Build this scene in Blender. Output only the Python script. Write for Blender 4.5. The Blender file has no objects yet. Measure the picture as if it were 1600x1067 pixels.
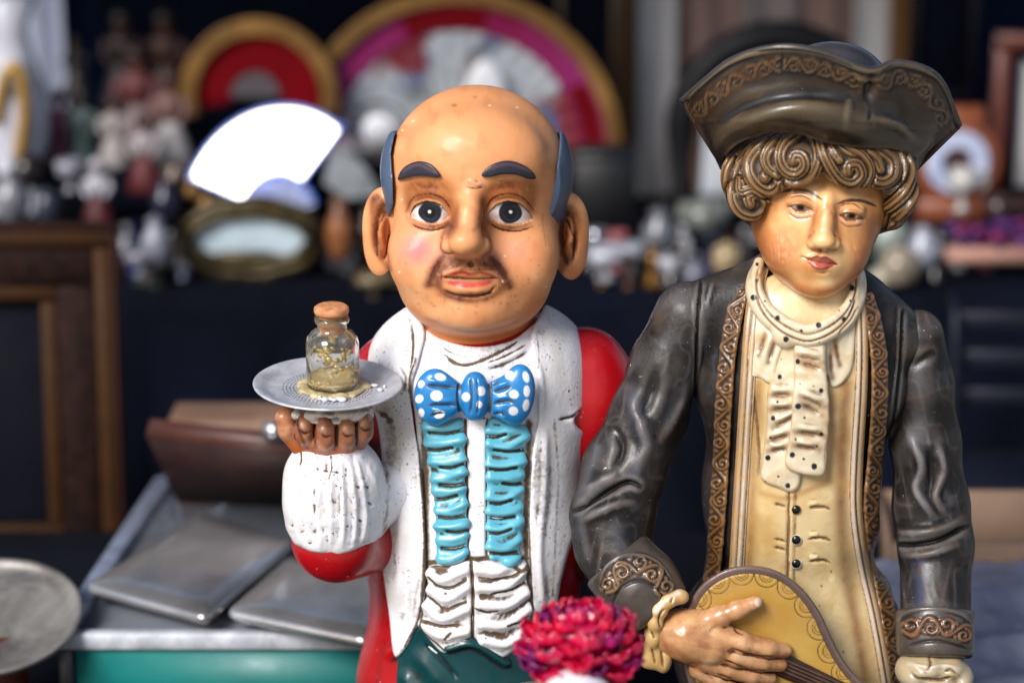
import bpy, math, random
import numpy as np
from math import radians, sin, cos, pi
# ------------------------------------------------------------------ units
# one unit of the working space = 0.5 mm; the camera looks 15 degrees down at the two figurines
S = 0.0005
D = 3780.0
TH = radians(15)
ct, st = cos(TH), sin(TH)
CY, CZ = -D * ct, D * st
scene = bpy.context.scene
rng = np.random.default_rng(7)
random.seed(7)

# ------------------------------------------------------------------ camera
cam = bpy.data.objects.new('camera', bpy.data.cameras.new('camera'))
scene.collection.objects.link(cam)
cam.location = (0, CY * S, CZ * S)
cam.rotation_euler = (radians(90) - TH, 0, 0)
cam.data.sensor_width = 36
cam.data.lens = 36 * D / 1600
cam.data.clip_start = 0.05
cam.data.clip_end = 200
cam.data.dof.use_dof = True
cam.data.dof.focus_distance = (D - 120) * S
cam.data.dof.aperture_fstop = 2.7
cam.data.dof.aperture_blades = 9
scene.camera = cam

# ------------------------------------------------------------------ sky, sun, exposure
SUN_EL, SUN_AZ = radians(38), radians(-36)      # azimuth measured from the camera's side (towards -y), negative = left
world = bpy.data.worlds.new("World")
scene.world = world
world.use_nodes = True
wn = world.node_tree
sky = wn.nodes.new('ShaderNodeTexSky')
sky.sky_type = 'NISHITA'
sky.sun_disc = False
sky.sun_elevation = SUN_EL
sd = (sin(SUN_AZ) * cos(SUN_EL), -cos(SUN_AZ) * cos(SUN_EL), sin(SUN_EL))
sky.sun_rotation = math.atan2(sd[0], sd[1])
sky.air_density = 1.0
sky.dust_density = 2.5
bg = wn.nodes['Background']
bg.inputs['Strength'].default_value = 0.085
wn.links.new(sky.outputs['Color'], bg.inputs['Color'])
sun = bpy.data.objects.new('sun', bpy.data.lights.new('sun', 'SUN'))
scene.collection.objects.link(sun)
sun.data.energy = 2.8
sun.data.angle = radians(24)
sun.data.color = (1.0, 0.975, 0.95)
from mathutils import Vector, Matrix
sun.rotation_euler = Vector(sd).to_track_quat('Z', 'Y').to_euler()
scene.view_settings.view_transform = 'Standard'
scene.view_settings.look = 'None'
scene.view_settings.gamma = 1
scene.view_settings.exposure = 0.5

# ------------------------------------------------------------------ projection helpers
def P(px, py, y):
    """world point (working units) at depth y seen at photo position px,py"""
    a, b = (px - 800) / D, (533.5 - py) / D
    dy, dz = ct + b * st, -st + b * ct
    t = (y - CY) / dy
    return np.array([a * t, y, CZ + dz * t])
def PZ(px, py, z):
    """world point at height z seen at photo position px,py"""
    a, b = (px - 800) / D, (533.5 - py) / D
    dy, dz = ct + b * st, -st + b * ct
    t = (z - CZ) / dz
    return np.array([a * t, CY + dy * t, z])
def proj(X, Y, Z):
    zc = (Y - CY) * ct - (Z - CZ) * st
    up = (Y - CY) * st + (Z - CZ) * ct
    return 800 + D * X / zc, 533.5 - D * up / zc
def depthscale(y, z=0):
    return ((y - CY) * ct - (z - CZ) * st) / D
def lin(c):
    c = np.asarray(c, float) / 255.0
    return np.where(c <= 0.04045, c / 12.92, ((c + 0.055) / 1.055) ** 2.4)

# ------------------------------------------------------------------ objects
def link(o, parent=None):
    scene.collection.objects.link(o)
    if parent is not None:
        o.parent = parent
    return o
def tag(o, label=None, cat=None, group=None, kind=None):
    if label: o['label'] = label
    if cat: o['category'] = cat
    if group: o['group'] = group
    if kind: o['kind'] = kind
    return o
def thing(name, label, cat, loc, group=None):
    o = bpy.data.objects.new(name, None)
    o.empty_display_size = 0.02
    link(o)
    o.location = Vector(np.asarray(loc, float) * S)
    return tag(o, label, cat, group)
def origin(parent):
    o = np.zeros(3)
    while parent is not None:
        o = o + np.array(parent.location) / S
        parent = parent.parent
    return o
def mesh(name, V, F, mat, parent=None, col=None, dirt=None, smooth=True, loc=None, kind=None):
    """V (n,3) working units in world space; F (m,4) or (m,3) int arrays or list of them"""
    V = np.asarray(V, float)
    base = origin(parent)
    me = bpy.data.meshes.new(name)
    o = bpy.data.objects.new(name, me)
    link(o, parent)
    if loc is not None:
        o.location = Vector((np.asarray(loc, float) - base) * S)
        base = np.asarray(loc, float)
    Fs = F if isinstance(F, list) else [F]
    Fs = [np.asarray(f, dtype=np.int32) for f in Fs if len(f)]
    me.vertices.add(len(V))
    me.vertices.foreach_set('co', ((V - base) * S).astype(np.float32).ravel())
    nl = sum(f.size for f in Fs); npoly = sum(len(f) for f in Fs)
    me.loops.add(nl); me.polygons.add(npoly)
    me.loops.foreach_set('vertex_index', np.concatenate([f.ravel() for f in Fs]))
    starts = []; s0 = 0
    for f in Fs:
        starts.append(s0 + np.arange(len(f)) * f.shape[1]); s0 += f.size
    me.polygons.foreach_set('loop_start', np.concatenate(starts).astype(np.int32))
    me.update(calc_edges=True)
    if smooth:
        me.polygons.foreach_set('use_smooth', np.ones(npoly, bool))
    if col is not None:
        c = np.ones((len(V), 4), np.float32); c[:, :3] = col
        a = me.color_attributes.new('Col', 'FLOAT_COLOR', 'POINT'); a.data.foreach_set('color', c.ravel())
    if dirt is not None:
        a = me.attributes.new('dirt', 'FLOAT', 'POINT'); a.data.foreach_set('value', np.asarray(dirt, np.float32))
    me.materials.append(mat)
    me.update()
    if kind: o['kind'] = kind
    return o

# ------------------------------------------------------------------ volumes
def smin(a, b, k):
    if k <= 0: return np.minimum(a, b)
    h = np.maximum(k - np.abs(a - b), 0) / k
    return np.minimum(a, b) - h * h * (k * 0.25)
def smax(a, b, k): return -smin(-a, -b, k)
def rotm(rx=0, ry=0, rz=0):
    m = Matrix.Rotation(radians(rz), 3, 'Z') @ Matrix.Rotation(radians(ry), 3, 'Y') @ Matrix.Rotation(radians(rx), 3, 'X')
    return np.array(m)
def ell(c, r, rot=None):
    c = np.asarray(c, float); r = np.asarray(r, float)
    def f(X, Y, Z):
        x, y, z = X - c[0], Y - c[1], Z - c[2]
        if rot is not None:
            m = rot.T
            x, y, z = m[0, 0]*x+m[0, 1]*y+m[0, 2]*z, m[1, 0]*x+m[1, 1]*y+m[1, 2]*z, m[2, 0]*x+m[2, 1]*y+m[2, 2]*z
        k0 = np.sqrt((x/r[0])**2 + (y/r[1])**2 + (z/r[2])**2) + 1e-6
        k1 = np.sqrt((x/r[0]**2)**2 + (y/r[1]**2)**2 + (z/r[2]**2)**2) + 1e-9
        return k0 * (k0 - 1) / k1
    R = r if rot is None else np.full(3, r.max())
    return f, c - R, c + R
def E(px, py, y, rx, ry, rz, rot=None):
    c = P(px, py, y); s = depthscale(y, c[2])
    return ell(c, (rx*s, ry, rz*s/ct**0), rot)
def cap(a, b, ra, rb):
    a = np.asarray(a, float); b = np.asarray(b, float); ab = b - a; L = (ab @ ab) + 1e-9
    def f(X, Y, Z):
        t = np.clip(((X-a[0])*ab[0] + (Y-a[1])*ab[1] + (Z-a[2])*ab[2]) / L, 0, 1)
        return np.sqrt((X-a[0]-ab[0]*t)**2 + (Y-a[1]-ab[1]*t)**2 + (Z-a[2]-ab[2]*t)**2) - (ra + (rb-ra)*t)
    m = max(ra, rb)
    return f, np.minimum(a, b) - m, np.maximum(a, b) + m
class Vol:
    def __init__(s, lo, hi, h, fill=60.0):
        s.lo = np.asarray(lo, float); s.h = h
        s.n = (np.ceil((np.asarray(hi) - s.lo) / h)).astype(int) + 1
        s.ax = [(s.lo[i] + h * np.arange(s.n[i])).astype(np.float32) for i in range(3)]
        s.d = np.full(s.n, fill, np.float32)
    def sub(s, lo, hi):
        a = np.clip(np.floor((lo - s.lo) / s.h).astype(int), 0, s.n)
        b = np.clip(np.ceil((hi - s.lo) / s.h).astype(int) + 1, 0, s.n)
        sl = tuple(slice(a[i], b[i]) for i in range(3))
        X = s.ax[0][sl[0]][:, None, None]; Y = s.ax[1][sl[1]][None, :, None]; Z = s.ax[2][sl[2]][None, None, :]
        return sl, X, Y, Z
    def op(s, prim, k=0, mode='add', pad=None):
        f, lo, hi = prim
        pad = (k + 3*s.h + 6) if pad is None else pad
        sl, X, Y, Z = s.sub(lo - pad, hi + pad)
        if s.d[sl].size == 0: return s
        v = f(X, Y, Z).astype(np.float32); c = s.d[sl]
        if mode == 'add': s.d[sl] = smin(c, v, k)
        elif mode == 'sub': s.d[sl] = smax(c, -v, k)
        elif mode == 'int': s.d[sl] = smax(c, v, k)
        return s
    def add(s, prim, k=0): return s.op(prim, k, 'add')
    def cut(s, prim, k=0): return s.op(prim, k, 'sub')
    def chain(s, pts, rad, k=0):
        for i in range(len(pts)-1): s.add(cap(pts[i], pts[i+1], rad[i], rad[i+1]), k)
        return s
    def full(s):
        return s.ax[0][:, None, None], s.ax[1][None, :, None], s.ax[2][None, None, :]
    def clamp(s, f, k=0):
        """intersect with f over the full grid"""
        s.d = smax(s.d, f(*s.full()).astype(np.float32), k); return s
    def at(s, p):
        q = np.clip((np.asarray(p, float) - s.lo) / s.h, 0, s.n - 1.001)
        i = q.astype(int); t = q - i; r = 0
        for a in (0, 1):
            for b in (0, 1):
                for c in (0, 1):
                    w = (t[..., 0] if a else 1-t[..., 0]) * (t[..., 1] if b else 1-t[..., 1]) * (t[..., 2] if c else 1-t[..., 2])
                    r = r + w * s.d[i[..., 0]+a, i[..., 1]+b, i[..., 2]+c]
        return r
    def front(s, px, py):
        """depth y of the first surface seen at px,py"""
        ys = np.arange(s.ax[1][0], s.ax[1][-1], 1.0)
        pts = np.array([P(px, py, y) for y in ys])
        v = s.at(pts); w = np.where(v < 0)[0]
        return ys[w[0]] if len(w) else None
    def mesh(s, smooth=1):
        d = s.d.copy()
        d[0] = d[-1] = 5; d[:, 0] = d[:, -1] = 5; d[:, :, 0] = d[:, :, -1] = 5
        ins = d < 0
        nx, ny, nz = d.shape
        c = np.zeros((nx-1, ny-1, nz-1), np.uint8)
        for a in (0, 1):
            for b in (0, 1):
                for e in (0, 1):
                    c += ins[a:nx-1+a, b:ny-1+b, e:nz-1+e]
        act = (c > 0) & (c < 8)
        idx = np.argwhere(act)
        vid = np.full(act.shape, -1, np.int32)
        vid[act] = np.arange(len(idx))
        cor = {}
        for a in (0, 1):
            for b in (0, 1):
                for e in (0, 1):
                    cor[a, b, e] = d[idx[:, 0]+a, idx[:, 1]+b, idx[:, 2]+e]
        acc = np.zeros((len(idx), 3)); cnt = np.zeros(len(idx))
        keys = list(cor)
        for i, p in enumerate(keys):
            for q in keys[i+1:]:
                if sum(abs(p[t]-q[t]) for t in range(3)) != 1: continue
                u, v = cor[p], cor[q]
                m = (u < 0) != (v < 0)
                t = np.where(m, u / np.where(m, u - v, 1), 0)
                acc += m[:, None] * (np.array(p)[None] + t[:, None] * (np.array(q) - np.array(p))[None])
                cnt += m
        V = s.lo + s.h * (idx + acc / cnt[:, None])
        F = []
        for ax in range(3):
            sl0 = [slice(None)]*3; sl1 = [slice(None)]*3
            sl0[ax] = slice(0, -1); sl1[ax] = slice(1, None)
            a, b = ins[tuple(sl0)], ins[tuple(sl1)]
            for flip, m in ((False, a & ~b), (True, ~a & b)):
                e = np.argwhere(m)
                u, v = (ax+1) % 3, (ax+2) % 3
                qs = []
                for du, dv in ((0, 0), (1, 0), (1, 1), (0, 1)):
                    g = e.copy(); g[:, u] -= du; g[:, v] -= dv
                    qs.append(vid[g[:, 0], g[:, 1], g[:, 2]])
                q = np.stack(qs, 1)
                if flip: q = q[:, ::-1]
                F.append(q)
        F = np.concatenate(F)
        F = F[(F >= 0).all(1)]
        for _ in range(smooth): V = lap(V, F, 0.5)
        return V, F
def lap(V, F, w=0.5):
    a = F.ravel(); b = np.roll(F, -1, 1).ravel()
    n = len(V); cnt = np.bincount(a, minlength=n) + np.bincount(b, minlength=n)
    R = np.empty_like(V)
    for i in range(3):
        R[:, i] = (np.bincount(a, V[b, i], n) + np.bincount(b, V[a, i], n)) / np.maximum(cnt, 1)
    return V * (1-w) + R * w
def normals(V, F):
    n = np.cross(V[F[:, 2]] - V[F[:, 0]], V[F[:, -1]] - V[F[:, 1]]) if F.shape[1] == 4 else np.cross(V[F[:, 1]]-V[F[:, 0]], V[F[:, 2]]-V[F[:, 0]])
    R = np.zeros_like(V)
    for j in range(F.shape[1]):
        for i in range(3):
            R[:, i] += np.bincount(F[:, j], n[:, i], len(V))
    return R / (np.linalg.norm(R, axis=1, keepdims=True) + 1e-9)
def nets_check(V, F):
    N = normals(V, F); return N

# ------------------------------------------------------------------ 2D drawing of relief and paint
def cr(pts, n=8, closed=False):
    """catmull-rom through the points"""
    p = np.asarray(pts, float)
    if closed: q = np.vstack([p[-1], p, p[0], p[1]])
    else: q = np.vstack([2*p[0]-p[1], p, 2*p[-1]-p[-2]])
    out = []
    for i in range(len(q)-3):
        a, b, c, d = q[i:i+4]
        for t in np.arange(n) / n:
            out.append(0.5*((2*b) + (-a+c)*t + (2*a-5*b+4*c-d)*t*t + (-a+3*b-3*c+d)*t**3))
    if not closed: out.append(p[-1])
    return np.array(out)
def polysdf(pts, X, Y):
    p = np.asarray(pts, float); n = len(p)
    d = np.full(np.broadcast(X, Y).shape, 1e9); ins = np.zeros(d.shape, bool)
    for i in range(n):
        a, b = p[i], p[(i+1) % n]; e = b - a
        t = np.clip(((X-a[0])*e[0] + (Y-a[1])*e[1]) / (e @ e + 1e-9), 0, 1)
        d = np.minimum(d, (X-a[0]-e[0]*t)**2 + (Y-a[1]-e[1]*t)**2)
        c = ((a[1] <= Y) != (b[1] <= Y))
        if a[1] != b[1]:
            ins ^= c & (X < (b[0]-a[0])*(Y-a[1])/(b[1]-a[1]) + a[0])
    d = np.sqrt(d)
    return np.where(ins, -d, d)
def ss(a, b, x):
    t = np.clip((x-a)/(b-a), 0, 1); return t*t*(3-2*t)
def blur(a, n=1):
    for _ in range(n):
        a = (np.roll(a, 1, 0) + 2*a + np.roll(a, -1, 0)) / 4
        a = (np.roll(a, 1, 1) + 2*a + np.roll(a, -1, 1)) / 4
    return a
class Pm:
    cav = 1.0; wear = 0.0; hs = 1.0; wcol = (200, 200, 200)
    """relief height, paint colour and dirt drawn over the photo rectangle x0..x1, y0..y1"""
    def __init__(s, x0, y0, x1, y1, base, sub=1):
        s.x0, s.y0, s.r = x0, y0, sub
        s.w, s.hh = int((x1-x0)*sub)+1, int((y1-y0)*sub)+1
        s.h = np.zeros((s.hh, s.w)); s.dirt = np.zeros((s.hh, s.w))
        s.rgb = np.zeros((s.hh, s.w, 3)); s.rgb[:] = lin(base); s.base = lin(base)
    def win(s, x0, y0, x1, y1):
        a = max(int((x0-s.x0)*s.r), 0); b = min(int((x1-s.x0)*s.r)+2, s.w)
        c = max(int((y0-s.y0)*s.r), 0); d = min(int((y1-s.y0)*s.r)+2, s.hh)
        if b <= a or d <= c: return None
        X = s.x0 + np.arange(a, b)[None, :]/s.r; Y = s.y0 + np.arange(c, d)[:, None]/s.r
        return (slice(c, d), slice(a, b)), X, Y
    def _apply(s, sl, m, h=None, col=None, dirt=None, mode='add', op=1.0):
        if h is not None:
            if mode == 'add': s.h[sl] += m*h
            elif mode == 'max': s.h[sl] = np.maximum(s.h[sl], m*h)
            elif mode == 'mix': s.h[sl] = s.h[sl]*(1-m) + h*m
        if col is not None:
            c = lin(col); k = (m*op)[..., None]; s.rgb[sl] = s.rgb[sl]*(1-k) + c*k
        if dirt is not None:
            if dirt >= 0: s.dirt[sl] = np.maximum(s.dirt[sl], m*dirt)
            else: s.dirt[sl] *= (1-np.clip(m, 0, 1))
    def stroke(s, pts, w, h=None, col=None, dirt=None, mode='add', w2=None, soft=1.0, curve=True, grooves=0, taper=False, op=1.0, prof='round', keep_ends=False):
        """w: half width at start, w2: at end. round: dome section; flat: flat with soft edge; gauss"""
        q = cr(pts, 8) if curve and len(pts) > 2 else np.asarray(pts, float)
        w2 = w if w2 is None else w2; m = max(w, w2) * (2.4 if prof == 'gauss' else 1) + 3
        r = s.win(q[:, 0].min()-m, q[:, 1].min()-m, q[:, 0].max()+m, q[:, 1].max()+m)
        if r is None: return
        sl, X, Y = r
        L = np.concatenate([[0], np.cumsum(np.hypot(*np.diff(q, axis=0).T))]); T = L[-1]+1e-9
        best = np.full(np.broadcast(X, Y).shape, 1e9); tt = np.zeros(best.shape); sg = np.zeros(best.shape)
        for i in range(len(q)-1):
            a, b = q[i], q[i+1]; e = b-a; l2 = e@e+1e-9
            t = np.clip(((X-a[0])*e[0]+(Y-a[1])*e[1])/l2, 0, 1)
            dx, dy = X-a[0]-e[0]*t, Y-a[1]-e[1]*t
            dd = dx*dx+dy*dy; u = dd < best
            best = np.where(u, dd, best); tt = np.where(u, (L[i]+t*math.sqrt(l2))/T, tt)
            sg = np.where(u, np.sign(e[0]*dy-e[1]*dx), sg)
        d = np.sqrt(best); ww = w+(w2-w)*tt
        if taper: ww = ww*np.sqrt(np.clip(np.minimum(tt, 1-tt)*5, 0.02, 1))
        u = d/np.maximum(ww, 0.3)
        if prof == 'round': m_ = np.sqrt(np.clip(1-u*u, 0, 1)); cm = np.clip((1-u)*ww/soft, 0, 1)
        elif prof == 'gauss': m_ = np.exp(-u*u*1.5); cm = m_
        else: m_ = ss(0, 1, (1-u)*ww/max(soft, 0.5)); cm = m_
        if h is not None and prof == 'gauss' and not keep_ends:
            e_ = min(0.4*T, 4.5*max(w, w2)); hm = m_*ss(0, e_, tt*T)*ss(0, e_, (1-tt)*T)
        else: hm = m_
        if grooves: m_ = m_*(1-0.22*(0.5-0.5*np.cos(u*sg*grooves*pi)))
        if h is not None: s._apply(sl, hm, h=h, mode=mode)
        if col is not None: s._apply(sl, cm, col=col, op=op)
        if dirt is not None: s._apply(sl, cm, dirt=dirt)
    def fbm(s, amp, wl, angle=0, aniso=1.0, seed=0, octv=3, ridge=0, col=None, op=0.5, thr=0.5, mask=None):
        """irregular modelling of the surface: amplitude, wavelength in photo units, stretched along the angle"""
        g = np.random.default_rng(seed); X = s.x0+np.arange(s.w)[None, :]/s.r; Y = s.y0+np.arange(s.hh)[:, None]/s.r
        a = radians(angle); U = (X*cos(a)+Y*sin(a))/aniso; W = -X*sin(a)+Y*cos(a); o = 0; tot = 0
        for k in range(octv):
            L = g.uniform(-1, 1, (64, 64)); f = 2.0**k/wl
            x, y = U*f+g.uniform(0, 64), W*f+g.uniform(0, 64); i, j = np.floor(x).astype(int), np.floor(y).astype(int); u, v = x-i, y-j
            u, v = u*u*(3-2*u), v*v*(3-2*v)
            n = (L[j % 64, i % 64]*(1-u)+L[j % 64, (i+1) % 64]*u)*(1-v)+(L[(j+1) % 64, i % 64]*(1-u)+L[(j+1) % 64, (i+1) % 64]*u)*v
            if ridge: n = 1-2*np.abs(n)**0.8
            o = o+n/1.9**k; tot += 1/1.9**k
        o = o/tot
        if mask is not None: o = o*mask
        s.h += amp*o
        if col is not None:
            m = (ss(thr-0.25, thr+0.25, o)*op)[..., None]; s.rgb = s.rgb*(1-m)+lin(col)*m
    def grime(s, amt, wl, thr=0.2, seed=0, angle=90, aniso=2.0):
        h0 = s.h.copy(); s.h[:] = 0; s.fbm(1.0, wl, angle, aniso, seed, 4); n = s.h; s.h = h0
        s.dirt = np.maximum(s.dirt, np.clip((n-thr)*3, 0, 1)*amt)
    def poly(s, pts, h=None, col=None, dirt=None, soft=2.0, curve=True, mode='add', op=1.0, dome=0):
        q = cr(pts, 6, True) if curve else np.asarray(pts, float)
        r = s.win(q[:, 0].min()-soft-1, q[:, 1].min()-soft-1, q[:, 0].max()+soft+1, q[:, 1].max()+soft+1)
        if r is None: return
        sl, X, Y = r; d = polysdf(q, X, Y)
        m = ss(soft*0.5, -soft*0.5, d) if soft > 0 else (d < 0)*1.0
        if dome: m2 = np.sqrt(np.clip(-d/dome, 0, 1))*m
        else: m2 = m
        if h is not None: s._apply(sl, m2, h=h, mode=mode)
        s._apply(sl, m, col=col, dirt=dirt, op=op)
    def blob(s, x, y, rx, ry, h=None, col=None, dirt=None, rot=0, mode='add', op=1.0, hard=0, dome=False):
        R = max(rx, ry)*2.4+2
        r = s.win(x-R, y-R, x+R, y+R)
        if r is None: return
        sl, X, Y = r; a = radians(rot); dx, dy = X-x, Y-y
        u = np.sqrt(((dx*cos(a)+dy*sin(a))/rx)**2+((-dx*sin(a)+dy*cos(a))/ry)**2)
        if dome: m = np.sqrt(np.clip(1-u*u, 0, 1)); mc = np.clip((1-u)*min(rx, ry), 0, 1)
        elif hard: m = mc = ss(0, 1, (1-u)*min(rx, ry)/hard+0.5)
        else: m = mc = np.exp(-u*u*1.3)
        if h is not None: s._apply(sl, m, h=h, mode=mode)
        s._apply(sl, mc, col=col, dirt=dirt, op=op)
    def antique(s, lite, k=0.3, gd=0.5):
        """antique finish: rubbed bare on the ridges, dark wash left in the grooves"""
        c = s.h-blur(s.h, 6)
        m = np.clip(c*k, 0, 0.6)[..., None]
        s.rgb = s.rgb*(1-m)+lin(lite)*m
        s.dirt = np.maximum(s.dirt, np.clip(-c*k*gd*1.6-0.1, 0, 0.5))
    def grooves_to_dirt(s, k=0.25, thr=0.15, n=2):
        """old wash and dust caught in carved grooves"""
        c = blur(s.h, n*3)-blur(s.h, n)
        s.dirt = np.maximum(s.dirt, np.clip(c*k-thr, 0, 1))
    def get(s, arr, px, py):
        x = np.clip((px-s.x0)*s.r, 0, s.w-1.001); y = np.clip((py-s.y0)*s.r, 0, s.hh-1.001)
        i, j = x.astype(int), y.astype(int); u, v = x-i, y-j
        if arr.ndim == 3: u, v = u[:, None], v[:, None]
        return (arr[j, i]*(1-u)+arr[j, i+1]*u)*(1-v)+(arr[j+1, i]*(1-u)+arr[j+1, i+1]*u)*v
def sculpt(V, F, pm, passes=1, side=None, allcol=False):
    """press the relief into the side that faces the front and paint it"""
    px, py = proj(V[:, 0], V[:, 1], V[:, 2])
    N = normals(V, F)
    view = np.stack([V[:, 0], V[:, 1]-CY, V[:, 2]-CZ], 1); view /= np.linalg.norm(view, axis=1, keepdims=True)
    f = np.clip(-(N*view).sum(1)*2.2-0.1, 0, 1)
    h = pm.get(pm.h, px, py)*f
    fc = np.ones(len(V)) if allcol else np.clip(-(N*view).sum(1)*8+0.3, 0, 1)
    col = pm.get(pm.rgb, px, py)*fc[:, None]+pm.base*(1-fc[:, None])
    dirt = pm.get(pm.dirt, px, py)*fc
    V = V + N*h[:, None]
    # antiquing by shape: wash settles in hollows, ridges are rubbed paler
    if pm.cav or pm.wear:
        W = V; N = normals(V, F)
        c = 0
        for k in range(9):
            W = lap(W, F, 0.8)
            if k in (2, 8): c = c+((W-V)*N).sum(1)*(1.0 if k == 2 else 0.6)
        c = c*f/max(pm.hs, 0.1)
        dirt = np.clip(dirt+np.clip(c*pm.cav-0.04, 0, 0.62), 0, 1)
        if pm.wear:
            m = np.clip(-c*pm.wear-0.05, 0, 0.75)[:, None]; L = (col.mean(1) > 0.004)[:, None]
            col = col*(1-m*L)+lin(pm.wcol)*m*L
    return V, col, dirt
def shell(lo, hi, h, base, poly, th, off=0.0, k=4.0, dsp=None, curve=True, ylim=None):
    """a slab of thickness 2*th lying on the surface base(X,Y,Z)=off inside the outline poly (photo positions)"""
    v = Vol(lo, hi, h); X, Y, Z = v.full()
    px, py = proj(X, Y, Z)
    x0, x1, y0, y1 = px.min(), px.max(), py.min(), py.max()
    gx = np.arange(x0-2, x1+3, 1.0); gy = np.arange(y0-2, y1+3, 1.0)
    q = cr(poly, 5, True) if curve else np.asarray(poly, float)
    m = polysdf(q, gx[None], gy[:, None])
    fx = px-gx[0]; fy = (py+0*X)-gy[0]
    i = np.clip(fx.astype(np.int32), 0, len(gx)-2); j = np.clip(fy.astype(np.int32), 0, len(gy)-2)
    u = (fx-i).astype(np.float32); w = (fy-j).astype(np.float32); m = m.astype(np.float32)
    dp = (m[j, i]*(1-u)+m[j, i+1]*u)*(1-w)+(m[j+1, i]*(1-u)+m[j+1, i+1]*u)*w
    b = base(X, Y, Z)-off
    v.d = smax(np.abs(b)-th, dp, k).astype(np.float32)
    if ylim is not None: v.d = np.maximum(v.d, (Y-ylim)+0*v.d)
    return v
def pbox(x0, y0, x1, y1, ya, yb):
    """bounds in working units of a photo rectangle between two depths"""
    c = np.array([P(x, y, d) for x in (x0, x1) for y in (y0, y1) for d in (ya, yb)])
    lo, hi = c.min(0), c.max(0); lo[1], hi[1] = ya, yb
    return lo, hi

# ------------------------------------------------------------------ materials
def nmat(name):
    m = bpy.data.materials.new(name); m.use_nodes = True
    nt = m.node_tree; b = nt.nodes['Principled BSDF']
    return m, nt, b
def noise(nt, scale, detail=4, rough=0.6, dist=0.0, vec=None):
    n = nt.nodes.new('ShaderNodeTexNoise'); n.inputs['Scale'].default_value = scale
    n.inputs['Detail'].default_value = detail; n.inputs['Roughness'].default_value = rough
    n.inputs['Distortion'].default_value = dist
    if vec is not None: nt.links.new(vec, n.inputs['Vector'])
    return n.outputs['Fac']
def math_(nt, op, a, b=None, c=None, clamp=False):
    n = nt.nodes.new('ShaderNodeMath'); n.operation = op; n.use_clamp = clamp
    for i, v in enumerate((a, b, c)):
        if v is None: continue
        if isinstance(v, (int, float)): n.inputs[i].default_value = v
        else: nt.links.new(v, n.inputs[i])
    return n.outputs[0]
def mrange(nt, v, a, b, c=0.0, d=1.0):
    n = nt.nodes.new('ShaderNodeMapRange'); n.inputs[1].default_value = a; n.inputs[2].default_value = b
    n.inputs[3].default_value = c; n.inputs[4].default_value = d
    nt.links.new(v, n.inputs[0]); return n.outputs[0]
def mix(nt, f, a, b, mode='MIX'):
    n = nt.nodes.new('ShaderNodeMix'); n.data_type = 'RGBA'; n.blend_type = mode
    for s_, v in ((n.inputs[0], f), (n.inputs[6], a), (n.inputs[7], b)):
        if isinstance(v, (int, float)): s_.default_value = v
        elif isinstance(v, (tuple, list, np.ndarray)): s_.default_value = (*v[:3], 1)
        else: nt.links.new(v, s_)
    return n.outputs[2]
def bump(nt, b, h, strength, dist):
    n = nt.nodes.new('ShaderNodeBump'); n.inputs['Strength'].default_value = strength
    n.inputs['Distance'].default_value = dist
    nt.links.new(h, n.inputs['Height']); nt.links.new(n.outputs['Normal'], b.inputs['Normal'])
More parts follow.
